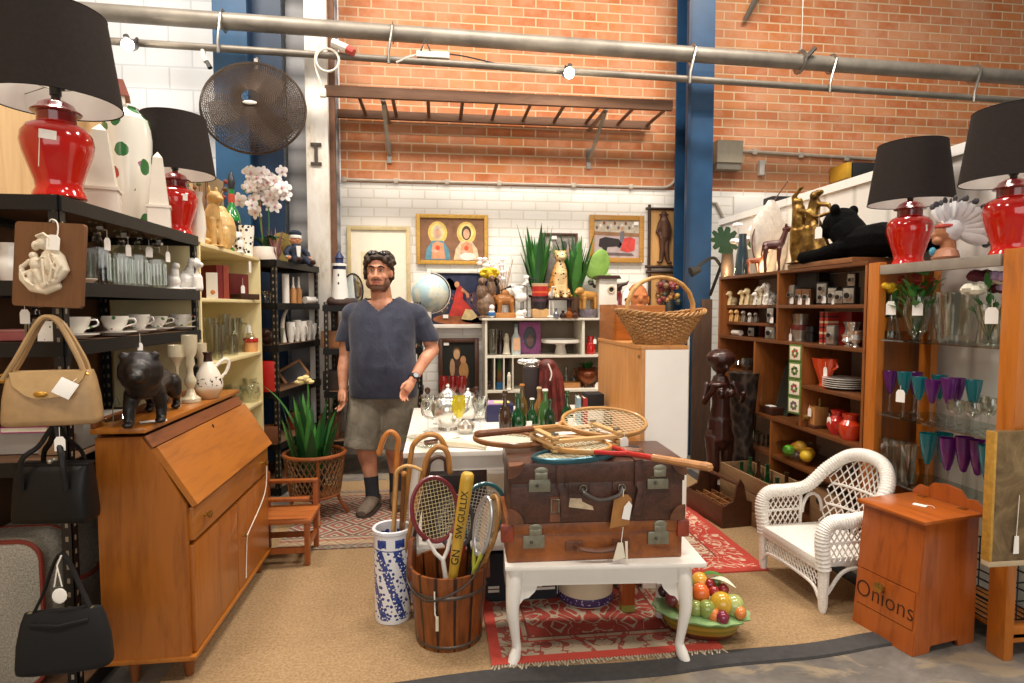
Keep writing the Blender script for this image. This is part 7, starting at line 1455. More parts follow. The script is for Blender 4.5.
stick('dark brown walking stick with a low crook behind the others',(428,472),[(430,462),(438,457),(445,460),(446,470)],mk('4a2c1a','33200f'),.0095,2.78,(.03,.03))
b0=V((SP.x+.02,SP.y+.0,.05));q=RY(404,474,2.7);m=MB();m.tube([(0,0,0),q-b0],[.009,.01],mk('7a4f2a','553418'),8);m.ball(q-b0,.014,mk('b5803f','8a5a28'),10);m.obj('walking_stick',label='straight knob-topped walking stick in the middle of the stand',cat='walking stick',loc=b0,group='walking sticks')
# wooden bucket with rackets and a bat
p=atY(449,2.535,.0105);BP=p
n=NT('bucket_staves');co=n.n('ShaderNodeTexCoord');s3=n.sep(co.outputs['Object']);an=n.math('ARCTAN2',s3[1],s3[0]);st2=n.math('PINGPONG',n.math('MULTIPLY',an,2.1),.5);nz=n.noise(n.co((9,9,1.3)),3,5,.7);gap=n.ramp(n.math('ADD',st2,n.math('MULTIPLY',nz,.14)),[(.0,'000000'),(.13,'000000'),(.18,'ffffff')])
m_stave=n.pbr(n.mix(gap,lin('2c150a'),n.ramp(nz,[(.3,'4f2510'),(.5,'7d4219'),(.7,'945425')])),.4,0,gap,.4,.006,.15)
t=thing('wooden_bucket','old brown stave bucket full of rackets and a bat','bucket',p);m=MB();m.lathe([(0,.02),(.13,.02),(.134,0),(.14,0),(.158,.2),(.166,.318),(.154,.318),(.13,.03),(0,.03)],m_stave,48);m.obj('staves',t)
for z,r in((.02,.1415),(.235,.1615)):m=MB();m.tube(arc((0,0,z),r,0,2*pi,48,'XY')[:-1],.005,mt('6a6058',.4,.2,20,.7),6,True,(1.6,.6));m.obj('hoop',t)
m=MB();m.prism([(-.045,.25),(.045,.25),(.035,.4),(.02,.42),(-.02,.42),(-.035,.4)],-.01,.01,m_stave,TM((-.155,.03,0),0,0,rad(78)));m.obj('ear',t)
m=MB();m.prism([(-.045,.25),(.045,.25),(.035,.4),(.02,.42),(-.02,.42),(-.035,.4)],-.01,.01,m_stave,TM((.16,.03,0),0,0,rad(100)));m.obj('ear',t)
m=MB();m.tube(spl([(-.165,.02,.38),(-.175,-.02,.26),(-.1,-.15,.23),(0,-.18,.26),(.1,-.155,.32),(.165,.02,.38)],6),.0045,mt('4a423a',.4,.2,20,.6),6);m.obj('bail_handle',t)
m=MB();m.tube([(-.06,-.163,.27),(-.058,-.168,.18),(-.05,-.168,.16)],.003,m_str,5);m.box((-.05,-.168,.14),(.012,.003,.06),mt('d8cbb0',.7));m.obj('price_tag',t)
def inb(dx,dy,z=.035):return V((BP.x+dx,BP.y+dy,BP.z+z))
racket('maroon-rimmed racket standing left in the wooden bucket',inb(.02,-.02),RY(430,478,2.60),.1,(.25,-1,.2),mt('6e1f2a',.3,.15,coat=.3),m_white,m_white,.009,'c9b98a','rackets in the bucket')
racket('grey-rimmed racket in the bucket close behind the bat',inb(.03,.05),RY(455,496,2.66),.085,(-.4,-1,.1),mt('55565a',.3,.15,10,.5),m_matblack,mt('a52a2a',.3),.01,'b5b5a8','rackets in the bucket')
racket('teal-rimmed racket at the right of the bucket',inb(.05,.07),RY(489,484,2.66),.1,(.1,-1,.1),mt('2f6a72',.3,.15,coat=.3),m_matblack,m_matblack,.009,'d8d4c8','rackets in the bucket')
racket('orange wooden racket edge-on at the bucket right side',inb(.09,.0),RY(496,497,2.52),.06,(-1,-.4,.1),m_rw,m_tgrip,None,.011,'b59a6a','rackets in the bucket')
racket('silver and white racket edge-on beside the bat',inb(.06,-.03),RY(488,498,2.46),.055,(-1,-.55,.1),mt('c9ccd0',.25,.1,10,.6),mt('a8b03a',.5),mt('b9c04a',.4),.009,'d8d4c8','rackets in the bucket')
a_,b_=inb(-.02,-.06),RY(468,473,2.43);L=(b_-a_).length;M_=(b_-a_).to_track_quat('Z','Y').to_matrix().to_4x4()
t=thing('baseball_bat','yellow wooden bat with dark lettering standing in the bucket','bat',a_);m_bat=wood('c9a23c','b08a2a','Z',1.2,.3,.4)
m=MB();m.lathe([(0,0),(.02,0),(.0165,.03),(.018,L*.3),(.0225,L*.5),(.0265,L*.75),(.028,L*.96),(.026,L*.99),(.02,L),(0,L)],m_bat,24,T=M_);m.obj('bat_body',t)
m=MB();vd=(CAM-(a_+b_)/2).normalized();ax=(b_-a_).normalized();nr=(vd-ax*vd.dot(ax)).normalized();xa=ax;ya=nr.cross(xa)
R3=Matrix((xa,ya,nr)).transposed().to_4x4();mi_=mt('2a2416',.6,.2)
def bt(s_,q,size):m.text(s_,size,mi_,Matrix.Translation(ax*L*q+nr*(lerp(.0195,.0278,min(1,max(0,(q-.35)/.5)))+.0006))@R3,.0012)
bt('SW.GULLIX',.76,.04);m.obj('lettering',t);m=MB();bt('GN',.5,.045);m.obj('emblem',t)
# wicker basket on the pine cabinet
p=atY(660,2.97,pz+.001);n_=30
t=thing('wicker_basket','brown wicker basket with a hoop handle on the pine cabinet','basket',p,rad(6))
def bs(q):return lerp(.135,.225,q**1.2),lerp(.085,.15,q**1.2),.002+.15*q
m=MB()
for k in range(17):
 q=k/16;a,b,z=bs(q);pts=[]
 for i in range(n_*4):
  an=2*pi*i/(n_*4);w_=.0042*sin(an*n_/2+(k%2)*pi);pts.append(((a+w_)*cos(an),(b+w_)*sin(an),z+.004*cos(an*3)))
 m.tube(pts,.0052,m_wick,5,True)
m.obj('woven_side',t)
m=MB()
for i in range(n_):an=2*pi*(i+.5)/n_;m.tube([(bs(q)[0]*cos(an),bs(q)[1]*sin(an),bs(q)[2])for q in(0,.33,.66,1)],.004,m_wick,5)
m.obj('stakes',t)
m=MB();a,b,z=bs(1)
for s_ in range(3):m.tube([((a+.008+.009*cos(an*14+s_*2.1))*cos(an),(b+.008+.009*cos(an*14+s_*2.1))*sin(an),z+.006+.012*cos(2*an)+.009*sin(an*14+s_*2.1))for an in[2*pi*i/120 for i in range(120)]],.0055,m_wick,5,True)
m.obj('rim',t)
m=MB();m_wl=mt('c99a5c',.5,.25,30)
for s_ in(-1,1):m.tube([(.2*cos(an)*.93,s_*.008+.003*sin(an*20),.15+.19*sin(an)**.8 if 0<an<pi else .15)for an in[pi*i/30 for i in range(31)]],.009,m_wl,8)
m.obj('hoop_handle',t)
m=MB();m.lathe([(0,0),(.13,0),(.13,.008),(0,.008)],m_wick,24,sq=(1,.63));m.obj('base',t)
# cane planter and child's chair
p=atY(316,4.1,.0175);r_=random.Random(31)
t=thing('cane_planter','round cane plant basket on legs beside the man','plant basket',p);m_can=mt('8a4a22',.35,.25,12,coat=.2);m_cl=mt('7a5636',.5,.3,14)
for z,r in((.435,.195),(.16,.15)):m=MB();m.tube(arc((0,0,z),r,0,2*pi,36,'XY')[:-1],.014 if z>.3 else .01,m_can,8,True);m.obj('ring',t)
m=MB()
for k in range(30):
 for s_ in(-1,1):m.tube([(lerp(.15,.19,q)*cos(2*pi*k/30+s_*q*.75),lerp(.15,.19,q)*sin(2*pi*k/30+s_*q*.75),.16+.27*q)for q in(0,.25,.5,.75,1)],.0045,m_cl,5)
m.obj('lattice',t)
for k in range(4):a=pi/4+k*pi/2-.5;m=MB();m.tube(spl([(.19*cos(a),.19*sin(a),.43),(.16*cos(a),.16*sin(a),.2),(.15*cos(a),.15*sin(a),.12),(.21*cos(a),.21*sin(a),.005)],5),.012,m_can,8);m.obj('leg',t)
m=MB();m.lathe([(0,.165),(.145,.165),(.145,.175),(0,.175)],m_can,24);m.obj('base',t)
p2=V((p.x-.03,p.y-.0,p.z+.177));h=zof(p,376)-p2.z
t=thing('strap_leaf_plant','green strap-leaved plant with a pale bloom standing in the cane basket','plant',p2)
m=MB();m.lathe([(0,0),(.08,0),(.1,.16),(.09,.165),(0,.15)],m_matblack,20);m.obj('pot',t)
m=MB();snake_plant(m,28,h-.12,.24,[m_leaf,m_leaf2,m_leafd],.075,17,.05);
for tip in((-.28,-.02,h*.92),(.16,-.1,h*.45),(-.17,-.08,h*.5)):leafblade(m,(0,0,.15),tip,.06,m_leaf,.16,9)
m.obj('leaves',t,loc=(0,0,0));
m=MB();m.tube([(0,0,.15),(.0,-.03,h*.95)],.006,m_leaf2,5)
for k in range(9):m.ball((r_.uniform(-.06,.06),-.04,h*.97+r_.uniform(-.015,.02)),(.025,.018,.015),mt('dcc98a',.6,.15),7)
m.obj('bloom',t)
m_kid=wood('96501f','733713','Z',1.5,.4,.2);p=V((-.99,3.34,.0105))
t=thing('child_chair',"small red-brown wooden child's armchair beside the bureau",'chair',p);W,D=.29,.24
for x,h_ in((.0,.46),(.27,.41)):
 for y in(0,D):m=MB();m.box((x,y,(h_ if(x<.1 or y>.1)else .24)/2),(.028,.028,h_ if(x<.1 or y>.1)else .24),m_kid,.003);m.obj('leg',t)
m=MB();m.bx(-.02,W+.005,-.02,D+.02,.235,.257,wood('a85f2c','854519','X',1.5,.4,.2),.004);m.obj('seat',t)
for y in(0,D):m=MB();m.bx(-.02,.285,y-.02,y+.02,.395 if y else .36,.413 if y else .378,m_kid,.004);m.obj('arm',t)
m=MB();m.bx(-.012,.012,.0,D,.42,.47,m_kid,.003);m.bx(-.01,.01,.0,D,.31,.35,m_kid,.003);m.obj('backrest',t)
for y in(0,D):m=MB();m.bx(0,.27,y-.008,y+.008,.07,.1,m_kid);m.obj('stretcher',t)
m=MB();m.bx(.262,.278,0,D,.09,.12,m_kid);m.obj('stretcher',t)
# brown bookcase on the right
RXF,RXB=2.28,2.63
m_bk=wood('6a3d1c','4f2c13','Y',.8,.4,.15);m_bks=wood('8a4f1f','6a3a15','Z',.8,.4,.15);m_pale=mt('b9aa9a',.7,.12,4)
def yAt(px,z=1.2):return atX(px,RXF,z).y
Y0,Y1=2.965,yAt(719,1.65)
t=thing('bookcase','long brown wooden bookcase along the right partition','bookcase',(RXF,Y0,0));D=RXB-RXF;L=Y1-Y0
yd={k:yAt(k,z)-Y0 for k,z in((778,1.4),(801,.8),(754,.8),(771,.5))}
for y in(0,L-.02):m=MB();m.bx(0,D,y,y+.02,0,1.65,m_bks,.002);m.obj('side_panel',t)
m=MB();m.bx(D-.012,D,.02,L-.02,.1,1.65,m_pale);m.obj('back_panel',t)
ZR=dict(top=1.672,a=1.44,b=1.31,m=1.2,r=.936,l=.668,c=.41)
def sh(z,y0,y1,x0=0):m=MB();m.bx(x0,D-.012,y0,y1,z-.022,z,m_bk,.002);m.obj('shelf',t)
sh(ZR['top'],0,L);sh(ZR['m'],.02,L-.02);sh(ZR['l'],.02,L-.02);sh(.07,.02,L-.02)
sh(ZR['a'],yd[778]+.02,L-.02,.06);sh(ZR['b'],yd[778]+.02,L-.02,.06);sh(ZR['a'],.02,yd[778]);sh(ZR['r'],.02,yd[801]);sh(.93,yd[754]+.02,L-.02,.08);sh(ZR['c'],yd[771]+.02,L-.02);sh(ZR['c'],.02,yd[771])
for k,z0,z1 in((778,ZR['m'],1.65),(801,ZR['l'],ZR['m']-.022),(754,ZR['l'],ZR['m']-.022),(771,.07,ZR['l']-.022)):m=MB();m.bx(0,D-.012,yd[k],yd[k]+.02,z0,z1,m_bks,.002);m.obj('divider',t)
m=MB();m.bx(-.004,D,.0,.62,ZR['top']+.001,ZR['top']+.03,wood('8a5a34','6a4226','Y'),.003);m.obj('display_plank',label='brown plank on the bookcase top under the black plush panther',cat='plank',loc=(RXF,Y0+.12,0))
def R(px,dx,z):return atX(px,RXF+dx,z+.001)
def fig(name,label,px,dx,z,ytop,spec,mat,rz=-pi/2,vox=.005,cat='figurine',group=None):
 p=R(px,dx,z);h=zof(p,ytop)-p.z;return deer(name,label,p,h,mat,rz,max(.003,min(vox,h*.035)),spec,cat,group)
DOG=[((0,.05,.28),(.2,.3,.28)),([(0,-.02,.35),(0,-.2,.62)],[.18,.13]),((0,-.25,.78),(.16,.18,.17)),((0,-.42,.72),(.08,.1,.07)),((-.15,-.2,.76),(.05,.08,.15)),((.15,-.2,.76),(.05,.08,.15)),([(-.1,-.2,.45),(-.11,-.28,.04)],[.08,.06]),([(.1,-.2,.45),(.11,-.28,.04)],[.08,.06]),((0,.0,.02),(.26,.38,.025))]
m_cream2=mt('e6cf9f',.4,.15,20,coat=.3)
n=NT('dalmatian');v=n.vor(n.co(),60);m_dal=n.pbr(n.mix(n.math('LESS_THAN',v,.27),lin('f0ece2'),lin('1d1a18')),.35,coat=.3)
n=NT('dalmatian_yellow');v=n.vor(n.co(),55);m_dalY=n.pbr(n.mix(n.math('LESS_THAN',v,.3),lin('f1e9cf'),lin('d9b13c')),.35,coat=.3)
ZA_,ZB_,ZM=ZR['a'],ZR['b'],ZR['m']
for px,yt,mm,lab in((733,290,m_cream2,'cream dog figurine with a tag, leftmost on the small top shelf'),(745,289,m_cream2,'cream dog figurine second along the small top shelf'),(751,287,m_cream2,'taller cream dog figurine third along the small top shelf')):o=fig('dog_figurine',lab,px,.1,ZA_,yt,DOG,mm,group='dog figurines on the bookcase')
for px,yt,dx,mm,lab in((758,291,.08,m_dal,'small spotted dog figurine at the left of the spotted group'),(764,285,.12,m_dalY,'white dog figurine with yellow spots in the spotted group'),(771,281,.12,m_dal,'tallest spotted dog figurine beside the bookcase divider'),(769,293,.05,m_dal,'short spotted dog figurine in front of the tallest one')):fig('dog_figurine',lab,px,dx,ZA_,yt,DOG,mm,group='spotted dog figurines')
for px,yt,c,lab in((733,309,'d9a868','tan dog figurine, leftmost on the second small shelf'),(738.5,309,'d9a868','tan dog figurine beside its twin on the second small shelf'),(745,310,'8a7a6a','grey-brown dog figurine in the middle of the second small shelf'),(751,312,'c9c4bc','pale grey dog figurine right of the grey-brown one'),(757,312,'6f6257','dark dog figurine at the right of the second small shelf')):fig('dog_figurine',lab,px,.09,ZB_,yt,DOG,mt(c,.4,.25,30,coat=.2),-pi/2+.4,group='dogs on the second small shelf')
m_cblk=mt('18181a',.35,.2,30);m_csil=mt('b9b6ae',.3,.15,20,.7);m_cbrn=mt('6a4428',.5,.2,20)
def camera(label,px,dx,z,w,ytop,body=m_cblk,lens=1,face=m_csil,twin=False,tg=True,g='old cameras on the bookcase'):
 """box or folding camera, front to local -Y"""
 p=R(px,dx,z);h=zof(p,ytop)-p.z;t=thing('camera',label,'camera',p,-pi/2+.4,g)
 m=MB();m.box((0,0,h/2),(w,w*.7,h),body,.003);m.obj('camera_body',t)
 m=MB();m.box((0,-w*.35-.002,h/2),(w*.82,.005,h*.85),face,.002);m.obj('front_plate',t)
 for zz in((.32,.7)if twin else(.5,)):m=MB();r=w*(.24 if twin else .3);m.tube([(0,-w*.35,h*zz),(0,-w*.35-.02*lens,h*zz)],r,m_csil,16);m.tube([(0,-w*.35-.02*lens,h*zz),(0,-w*.35-.022*lens,h*zz)],r*.75,m_cblk,16);m.obj('lens',t)
 if tg:tag(t,(w*.3,-w*.5,h*.2),.028,0,.02)
 return t
camera('small black camera with round lens by the divider, leftmost camera',783,.1,ZA_,.06,291,tg=False,face=m_cblk)
camera('tall silver camera with a white tag next to the leftmost one',792,.1,ZA_,.055,285,m_csil)
camera('small brown-cased camera, third along the camera shelf',800,.06,ZA_,.05,289,m_cbrn,face=m_cbrn)
camera('brown leather-cased camera in front of the big black box',808,.08,ZA_,.06,289,m_cbrn,face=m_cbrn)
camera('large plain black box camera at the back of the camera shelf',812,.2,ZA_,.17,271,m_cblk,0,mt('3a3c3f',.4,.1),tg=True)
camera('twin-lens black camera in the middle of the camera shelf',824,.1,ZA_,.075,282,twin=True)
camera('black folding camera with a tag right of the twin-lens one',834,.08,ZA_,.06,287)
camera('black and silver box camera, second from the pine post',841,.08,ZA_,.06,290,tg=False)
o=camera('larger black and silver box camera beside the pine post',851,.09,ZA_,.075,287,tg=False);zt_=zof(R(851,.09,ZA_),287)-.001
camera('small black camera standing on the box camera by the post',853,.1,zt_,.05,273,tg=False)
camera('silver-fronted camera hung with two white tags beside the divider',772,.06,ZB_,.06,307)
camera('grey box camera with dark lens on the main shelf by the divider',772,.08,ZM,.075,327,mt('8f8a80',.4),tg=False)
camera('dark folding camera between red books and pale roll',753,.12,ZM,.06,327,tg=False)
p=R(726,.12,ZM);book('red book lying flat at the left end of the main shelf',p,.12,.16,.035,mt('a8321f',.5,.15),-pi/2,'red books lying flat',True)
p=R(737,.1,ZM);m=MB();m.tube([(0,-.06,.022),(0,.06,.022)],.022,m_cer,14);m.obj('paper_roll',label='pale rolled item lying between the red book and dark camera',cat='roll',loc=p)
for px,lab in((760,'thin dark red book, left of two by the grey camera'),(764.5,'thin dark red book, right of two by the grey camera')):book(lab,R(px,.16,ZM),.03,.12,.115,mt('6a2024',.5,.15),pi/2*3,'dark red books')
p=R(788,.12,ZM);h=zof(p,322)-ZM;t=thing('silver_teapot','dull silver teapot on the main bookcase shelf','teapot',p,-pi/2);m=MB();m.lathe([(0,0),(h*.3,0),(h*.22,h*.1),(h*.42,h*.4),(h*.4,h*.6),(h*.25,h*.8),(h*.05,h*.92),(0,h)],mt('8f8678',.3,.25,14,.8),20);m.obj('pot_body',t);m=MB();m.tube(spl([(-h*.36,0,h*.4),(-h*.55,0,h*.6),(-h*.62,0,h*.8)],4),.012,m_csil,7);m.tube(spl([(h*.38,0,h*.6),(h*.6,0,h*.6),(h*.55,0,h*.3),(h*.4,0,h*.3)],4),.007,m_csil,6);m.obj('handle',t)
p=R(800,.14,ZM);h=zof(p,314)-ZM;t=thing('metal_jug','tall dull metal jug with a red band beside the silver teapot','jug',p,-pi/2);m=MB();m.lathe([(0,0),(.05,0),(.045,.02),(.06,h*.35),(.045,h*.7),(.055,h),(.05,h),(.04,h*.7),(0,h*.5)],mt('b0a698',.3,.2,14,.6),20);m.obj('jug_body',t);m=MB();m.lathe([(.058,h*.4),(.0595,h*.45),(.052,h*.6),(.05,h*.6)],mt('7a2c24',.4),20,caps=False);m.obj('band',t);m=MB();m.tube(spl([(-.045,0,h*.9),(-.1,0,h*.85),(-.09,0,h*.4),(-.055,0,h*.3)],4),.007,m_csil,6);m.obj('handle',t);tag(t,(.0,-.07,h*.12),.03,0,.03)
p=R(811,.1,ZM);revol('camera_lens','stubby black lens standing left of the large red books','lens',p,[(0,0),(.03,0),(.03,.06),(.036,.065),(.036,.1),(0,.1)],m_cblk,18)
h=zof(R(822,.1,ZM),312)-ZM;n=NT('tartan');z3=n.sep(n.co())[2];m_tart=n.pbr(n.ramp(n.math('PINGPONG',n.math('MULTIPLY',z3,30),1),[(0,'c9b08a'),(.2,'a3261c'),(.7,'a3261c'),(.85,'3a2a2a')],'CONSTANT'),.5)
for px,mm,w_,lab in((819,m_tart,.03,'red book with a cream-banded spine, leftmost large one'),(824,m_tart,.03,'red book with a cream-banded spine beside its twin'),(836,mt('8e1c1a',.4,.12),.13,'thick plain red album behind the silver camera')):book(lab,R(px,.05 if w_<.1 else .12,ZM),w_,.15,h,mm,-pi/2,'large red books on the main shelf')
camera('silver folding camera in front of the thick red album',832,.03,ZM,.055,325,mt('6a675f',.4,.2,20,.5),tg=False)
for px,dx,yt,w_,lab in((852,.12,322,.045,'rounded silver cream jug, topmost in the silver group'),(848,.05,335,.035,'small silver bowl at the front of the silver group'),(856,.06,331,.035,'silver cup nearest the pine post')):p=R(px,dx,ZM);h=zof(p,yt)-ZM;revol('silver_vessel',lab,'silverware',p,[(0,0),(w_*.6,0),(w_*.3,h*.15),(w_,h*.45),(w_*.8,h*.75),(w_*1.1,h),(w_*.95,h),(0,h*.5)],m_silv,18,'silverware by the pine post')
p=R(794,-.012,.72);t=thing('tile_hanging','strip of four floral tiles in green surrounds hanging from the main shelf','wall hanging',p,-pi/2+.25)
for k in range(4):
 z=.025+.112*k;m=MB();m.box((0,0,z+.05),(.1,.008,.108),mt('5f7d3c',.5,.2),.002);m.obj('surround',t);m=MB();m.box((0,-.004,z+.05),(.08,.004,.085),mt('e8dfc8',.3,.04),.001)
 for j in range(7):c=('7a4a7a','a83a5a','2f4a2a','b5483a')[k];a=j*.9;m.ball((.018*cos(a),-.007,z+.05+.02*sin(a)),(.011,.002,.011),mt(c if j%2 else '5a7a3c',.4,.2),7)
 m.obj('tile',t)
p=R(781,.12,ZR['l']);t=thing('photo_frame','dark green picture frame leaning beside the floral tiles','photo frame',p,-pi/2,None,(-.22,0,-pi/2));m=MB();m.box((0,0,.19),(.16,.015,.38),mt('33392f',.5,.2),.004);m.obj('frame',t);m=MB();m.box((0,-.008,.19),(.12,.004,.33),mt('23251f',.4,.3));m.obj('picture',t)
p=R(775,.1,ZR['l']);m=MB();m.box((0,0,.025),(.16,.14,.05),m_choc,.004);m.box((-.02,-.02,.052),(.07,.05,.003),m_tag);m.obj('black_box',label='flat dark box with white cards before the green frame',cat='box',loc=p,rz=-pi/2)
p=R(824,.1,ZR['r']);h=zof(p,358)-p.z;t=thing('orange_vase','orange fan-shaped vase with a white tag','vase',p,-pi/2);m=MB();mo=mt('d9481a',.15,.15,8,coat=.6);m.lathe([(0,0),(.04,0),(.035,.02),(.05,h*.3),(.085,h*.75),(.1,h),(.092,h),(.05,h*.4),(0,h*.3)],mo,24,sq=(1,.65));m.obj('vase_body',t);m=MB();m.tube(spl([(.07,0,h*.6),(.12,0,h*.75),(.1,0,h*.95)],3),.008,mo,6);m.obj('handle',t);tag(t,(.08,-.05,h*.55),.035,0,.03)
for k in range(5):saucer(('white dinner plate, lowest of the stack beside the orange vase','white dinner plate second in the stack','white dinner plate in the middle of the stack','white dinner plate fourth in the stack','white dinner plate on top of the stack by the orange vase')[k],R(845,.13,ZR['r'])+V((0,0,.0125*k)),.125,1,'dinner_plate','plate','stack of white plates')
for px,yt,dx,lab in((741,360,.2,'clear glass bowl, left on the glass row behind the statue'),(749,358,.16,'clear glass bowl nearest the bookcase divider')):p=R(px,dx,.93);h=zof(p,yt)-p.z;revol('glass_bowl',lab,'bowl',p,[(0,0),(.04,0),(.075,h*.5),(.06,h),(.055,h),(.07,h*.5),(0,.01)],m_cryst,18,'clear bowls on the bookcase')
p=R(815,.1,ZR['l']);h=zof(p,397)-p.z;t=thing('wooden_telephone','old brown wooden box telephone with brass parts','telephone',p,-pi/2);m=MB();m.box((0,0,h*.35),(.13,.1,h*.7),m_tanw,.006);m.box((0,0,.01),(.16,.12,.02),m_brown,.004);m.obj('case',t);m=MB();m.box((-.03,0,h*.85),(.05,.06,h*.3),m_choc,.006);m.tube([(.04,0,h*.7),(.04,0,h)],.008,m_bronze,8);m.obj('arm',t)
for a,b,r in(((0,-.05,h*.3),(0,-.09,h*.3),.022),((-.1,-.03,h*.3),(-.065,-.03,h*.3),.018)):m=MB();m.tube([a,b],r,m_bronze,14);m.obj('knob',t)
tag(t,(.03,-.06,h*.5),.035,0,.02)
for px,yt,dx,lab in((838,410,.09,'red glazed vase with a tag, left of the pair'),(850,414,.06,'orange-red glazed vase, right of the pair')):p=R(px,dx,ZR['l']);h=zof(p,yt)-p.z;t=thing('red_vase',lab,'vase',p,0,'red vases');m=MB();m.lathe([(0,0),(.045,0),(.065,h*.35),(.06,h*.6),(.035,h*.78),(.045,h),(.038,h),(0,h*.8)],mt('b5201a' if px<845 else 'c43a1c',.15,.15,12,coat=.6),22);m.obj('vase_body',t);(tag(t,(-.06,-.0,h*.5),.035,-pi/2,.02)if px<845 else None)
p=R(798,.1,ZR['c']);t=thing('fruit_bowl','clear glass bowl of fruit low on the bookcase','bowl',p);m=MB();m.lathe([(0,0),(.06,0),(.13,.07),(.14,.1),(.135,.1),(.055,.008),(0,.008)],m_cryst,24);m.obj('bowl_body',t)
for px,c,dz,dx,r_,lab in((789,'5fae2c',.05,.06,.04,'green lime in the glass bowl'),(800,'d9a83c',.09,.1,.04,'yellow lemon on top of the glass bowl, left'),(806,'d9b52c',.06,.06,.038,'yellow lemon at the right front of the glass bowl'),(796,'d97a2c',.06,.13,.038,'orange fruit at the back of the glass bowl'),(809,'d99a2c',.065,.12,.036,'amber lemon at the right rim of the glass bowl')):q=atX(px,RXF+dx,p.z);m=MB();m.ball((0,0,0),(r_,r_*1.2,r_),mt(c,.35,.15,20),12);m.obj('artificial_fruit',label=lab,cat='fruit',loc=(q.x,q.y,p.z+dz),group='fruit in the glass bowl')
for k in range(6):p=R(740+5.2*k,.07+.03*(k%2),ZR['c']);tumbler(('clear small glass, leftmost in the low row of six','clear small glass second in the low row of six','clear small glass third in the low row of six','clear small glass fourth in the low row of six','clear small glass fifth in the low row of six','clear small glass at the right end of the low row')[k],p,.085,.028,m_cryst,'small glasses low on the bookcase')
ZT_=ZR['top']
def T_(px,dx):return atX(px,RXF+dx,ZT_+.001)
p=T_(727,.2);h=zof(p,226)-p.z;t=thing('leaf_vase','dark brown vase with one big split green leaf','vase',p);m=MB();m.lathe([(0,0),(.05,0),(.055,.1),(.045,.22),(.05,.26),(.042,.26),(0,.2)],mt('5f5046',.4,.2,14),18);m.obj('vase_body',t)
m=MB();m.tube([(0,0,.1),(-.04,-.04,h*.85)],.005,m_leafd,5);out=[]
for i in range(48):a=2*pi*i/48;r=.12*(1-.4*max(0,cos(a*10))**2*(abs(sin(a/2))>.3));out.append((-.05+r*1.1*cos(a-pi/2),-.05-.02*cos(a),h*.72+r*sin(a-pi/2)+.0))
m.mesh(out+[(x,y+.004,z)for x,y,z in out],[tuple(range(48)),tuple(reversed(range(48,96)))]+[(i,(i+1)%48,(i+1)%48+48,i+48)for i in range(48)],mt('12351a',.4,.3,12));m.obj('leaf',t)
p=T_(742,.1);h=zof(p,234)-p.z;revol('bottle_vase','blue-grey tapering glass bottle vase beside the split leaf','vase',p,[(0,0),(.055,0),(.058,.02),(.045,h*.5),(.028,h*.85),(.03,h),(.022,h),(0,h*.7)],mt('2f4048',.12,.2,coat=.6),18)
p=T_(752,.25);h=zof(p,222)-p.z;t=thing('white_flowers','white silk flowers behind the blue-grey bottle vase','flowers',p);m=MB();m.lathe([(0,0),(.04,0),(.045,h*.5),(0,h*.5)],m_cer,14);m.obj('vase_body',t);m=MB();r_=random.Random(77)
for k in range(14):m.ball((r_.uniform(-.13,.1),r_.uniform(-.06,.06),h*r_.uniform(.6,.95)),(.045,.045,.025),m_pet,8)
m.obj('blooms',t);m=MB();leafblade(m,(0,0,h*.5),(-.2,-.1,h*.7),.06,m_leaf,.1);m.obj('leaf',t)
STAND=[([(0,-.2,.58),(0,.2,.58)],[.13,.12]),([(0,-.28,.62),(0,-.42,.88)],[.09,.065]),((0,-.48,.92),(.06,.12,.065)),((-.04,-.42,1),(.02,.03,.05)),((.04,-.42,1),(.02,.03,.05))]+[([(x,y,.5),(x*1.1,y+.02,.25),(x*1.1,y,.01)],[.065,.04,.035])for x in(-.08,.08)for y in(-.22,.22)]+[([(0,.3,.6),(0,.37,.35)],[.03,.02])]
q_=lambda v:(v[0],v[1]*.62,v[2])
p=T_(772,.05);h=(zof(p,226)-p.z);deer('deer_carving','dark red-brown carved standing deer on the bookcase top',p,h,mt('4a1c14',.4,.3,20,coat=.2),rad(62),.005,[((q_(c),r)if isinstance(c[0],(int,float))else([q_(v)for v in c],[k*.85 for k in r]))for c,r in STAND])
p=T_(754,.06);h=zof(p,251)-p.z;deer('deer_carving','tiny reddish carved deer left of the large dark deer',p,h,mt('8a4a2c',.4,.3,20),rad(60),.004,STAND)
p=T_(768,.22);h=zof(p,200)-p.z;t=thing('shell_lamp','pale pearly leaf-shaped shell ornament with curling twigs','ornament',p);m=MB()
for a,k in((-.4,.85),(.1,1),(.5,.8)):m.loft([[(.1*w_*cos(u)+a*.16,.05*w_*sin(u)+a*.05,z*h*k)for u in[2*pi*i/14 for i in range(14)]]for z,w_ in((.02,.3),(.3,.8),(.6,1),(.85,.8),(1,.25))],mt('c4bbb0',.3,.2,20,coat=.3))
m.obj('shell_body',t);m=MB();m.tube(spl([(-.1,-.03,0),(-.16,-.05,h*.5),(0,0,h*.9),(.13,-.02,h*1.25)],5),.005,m_brown,5);m.obj('twig',t)
p=T_(806,.06);p.z+=.031;h=zof(p,187)-p.z
t=thing('dancers_statue','dark gold statue of two embracing dancers on the bookcase','statue',p,-pi/2+.3);n=NT('antique_gold');nz=n.noise(n.co(),18,4);m_ag=n.pbr(n.ramp(nz,[(.3,'3a2a14'),(.5,'7a5a28'),(.7,'b08d48')]),.35,.75)
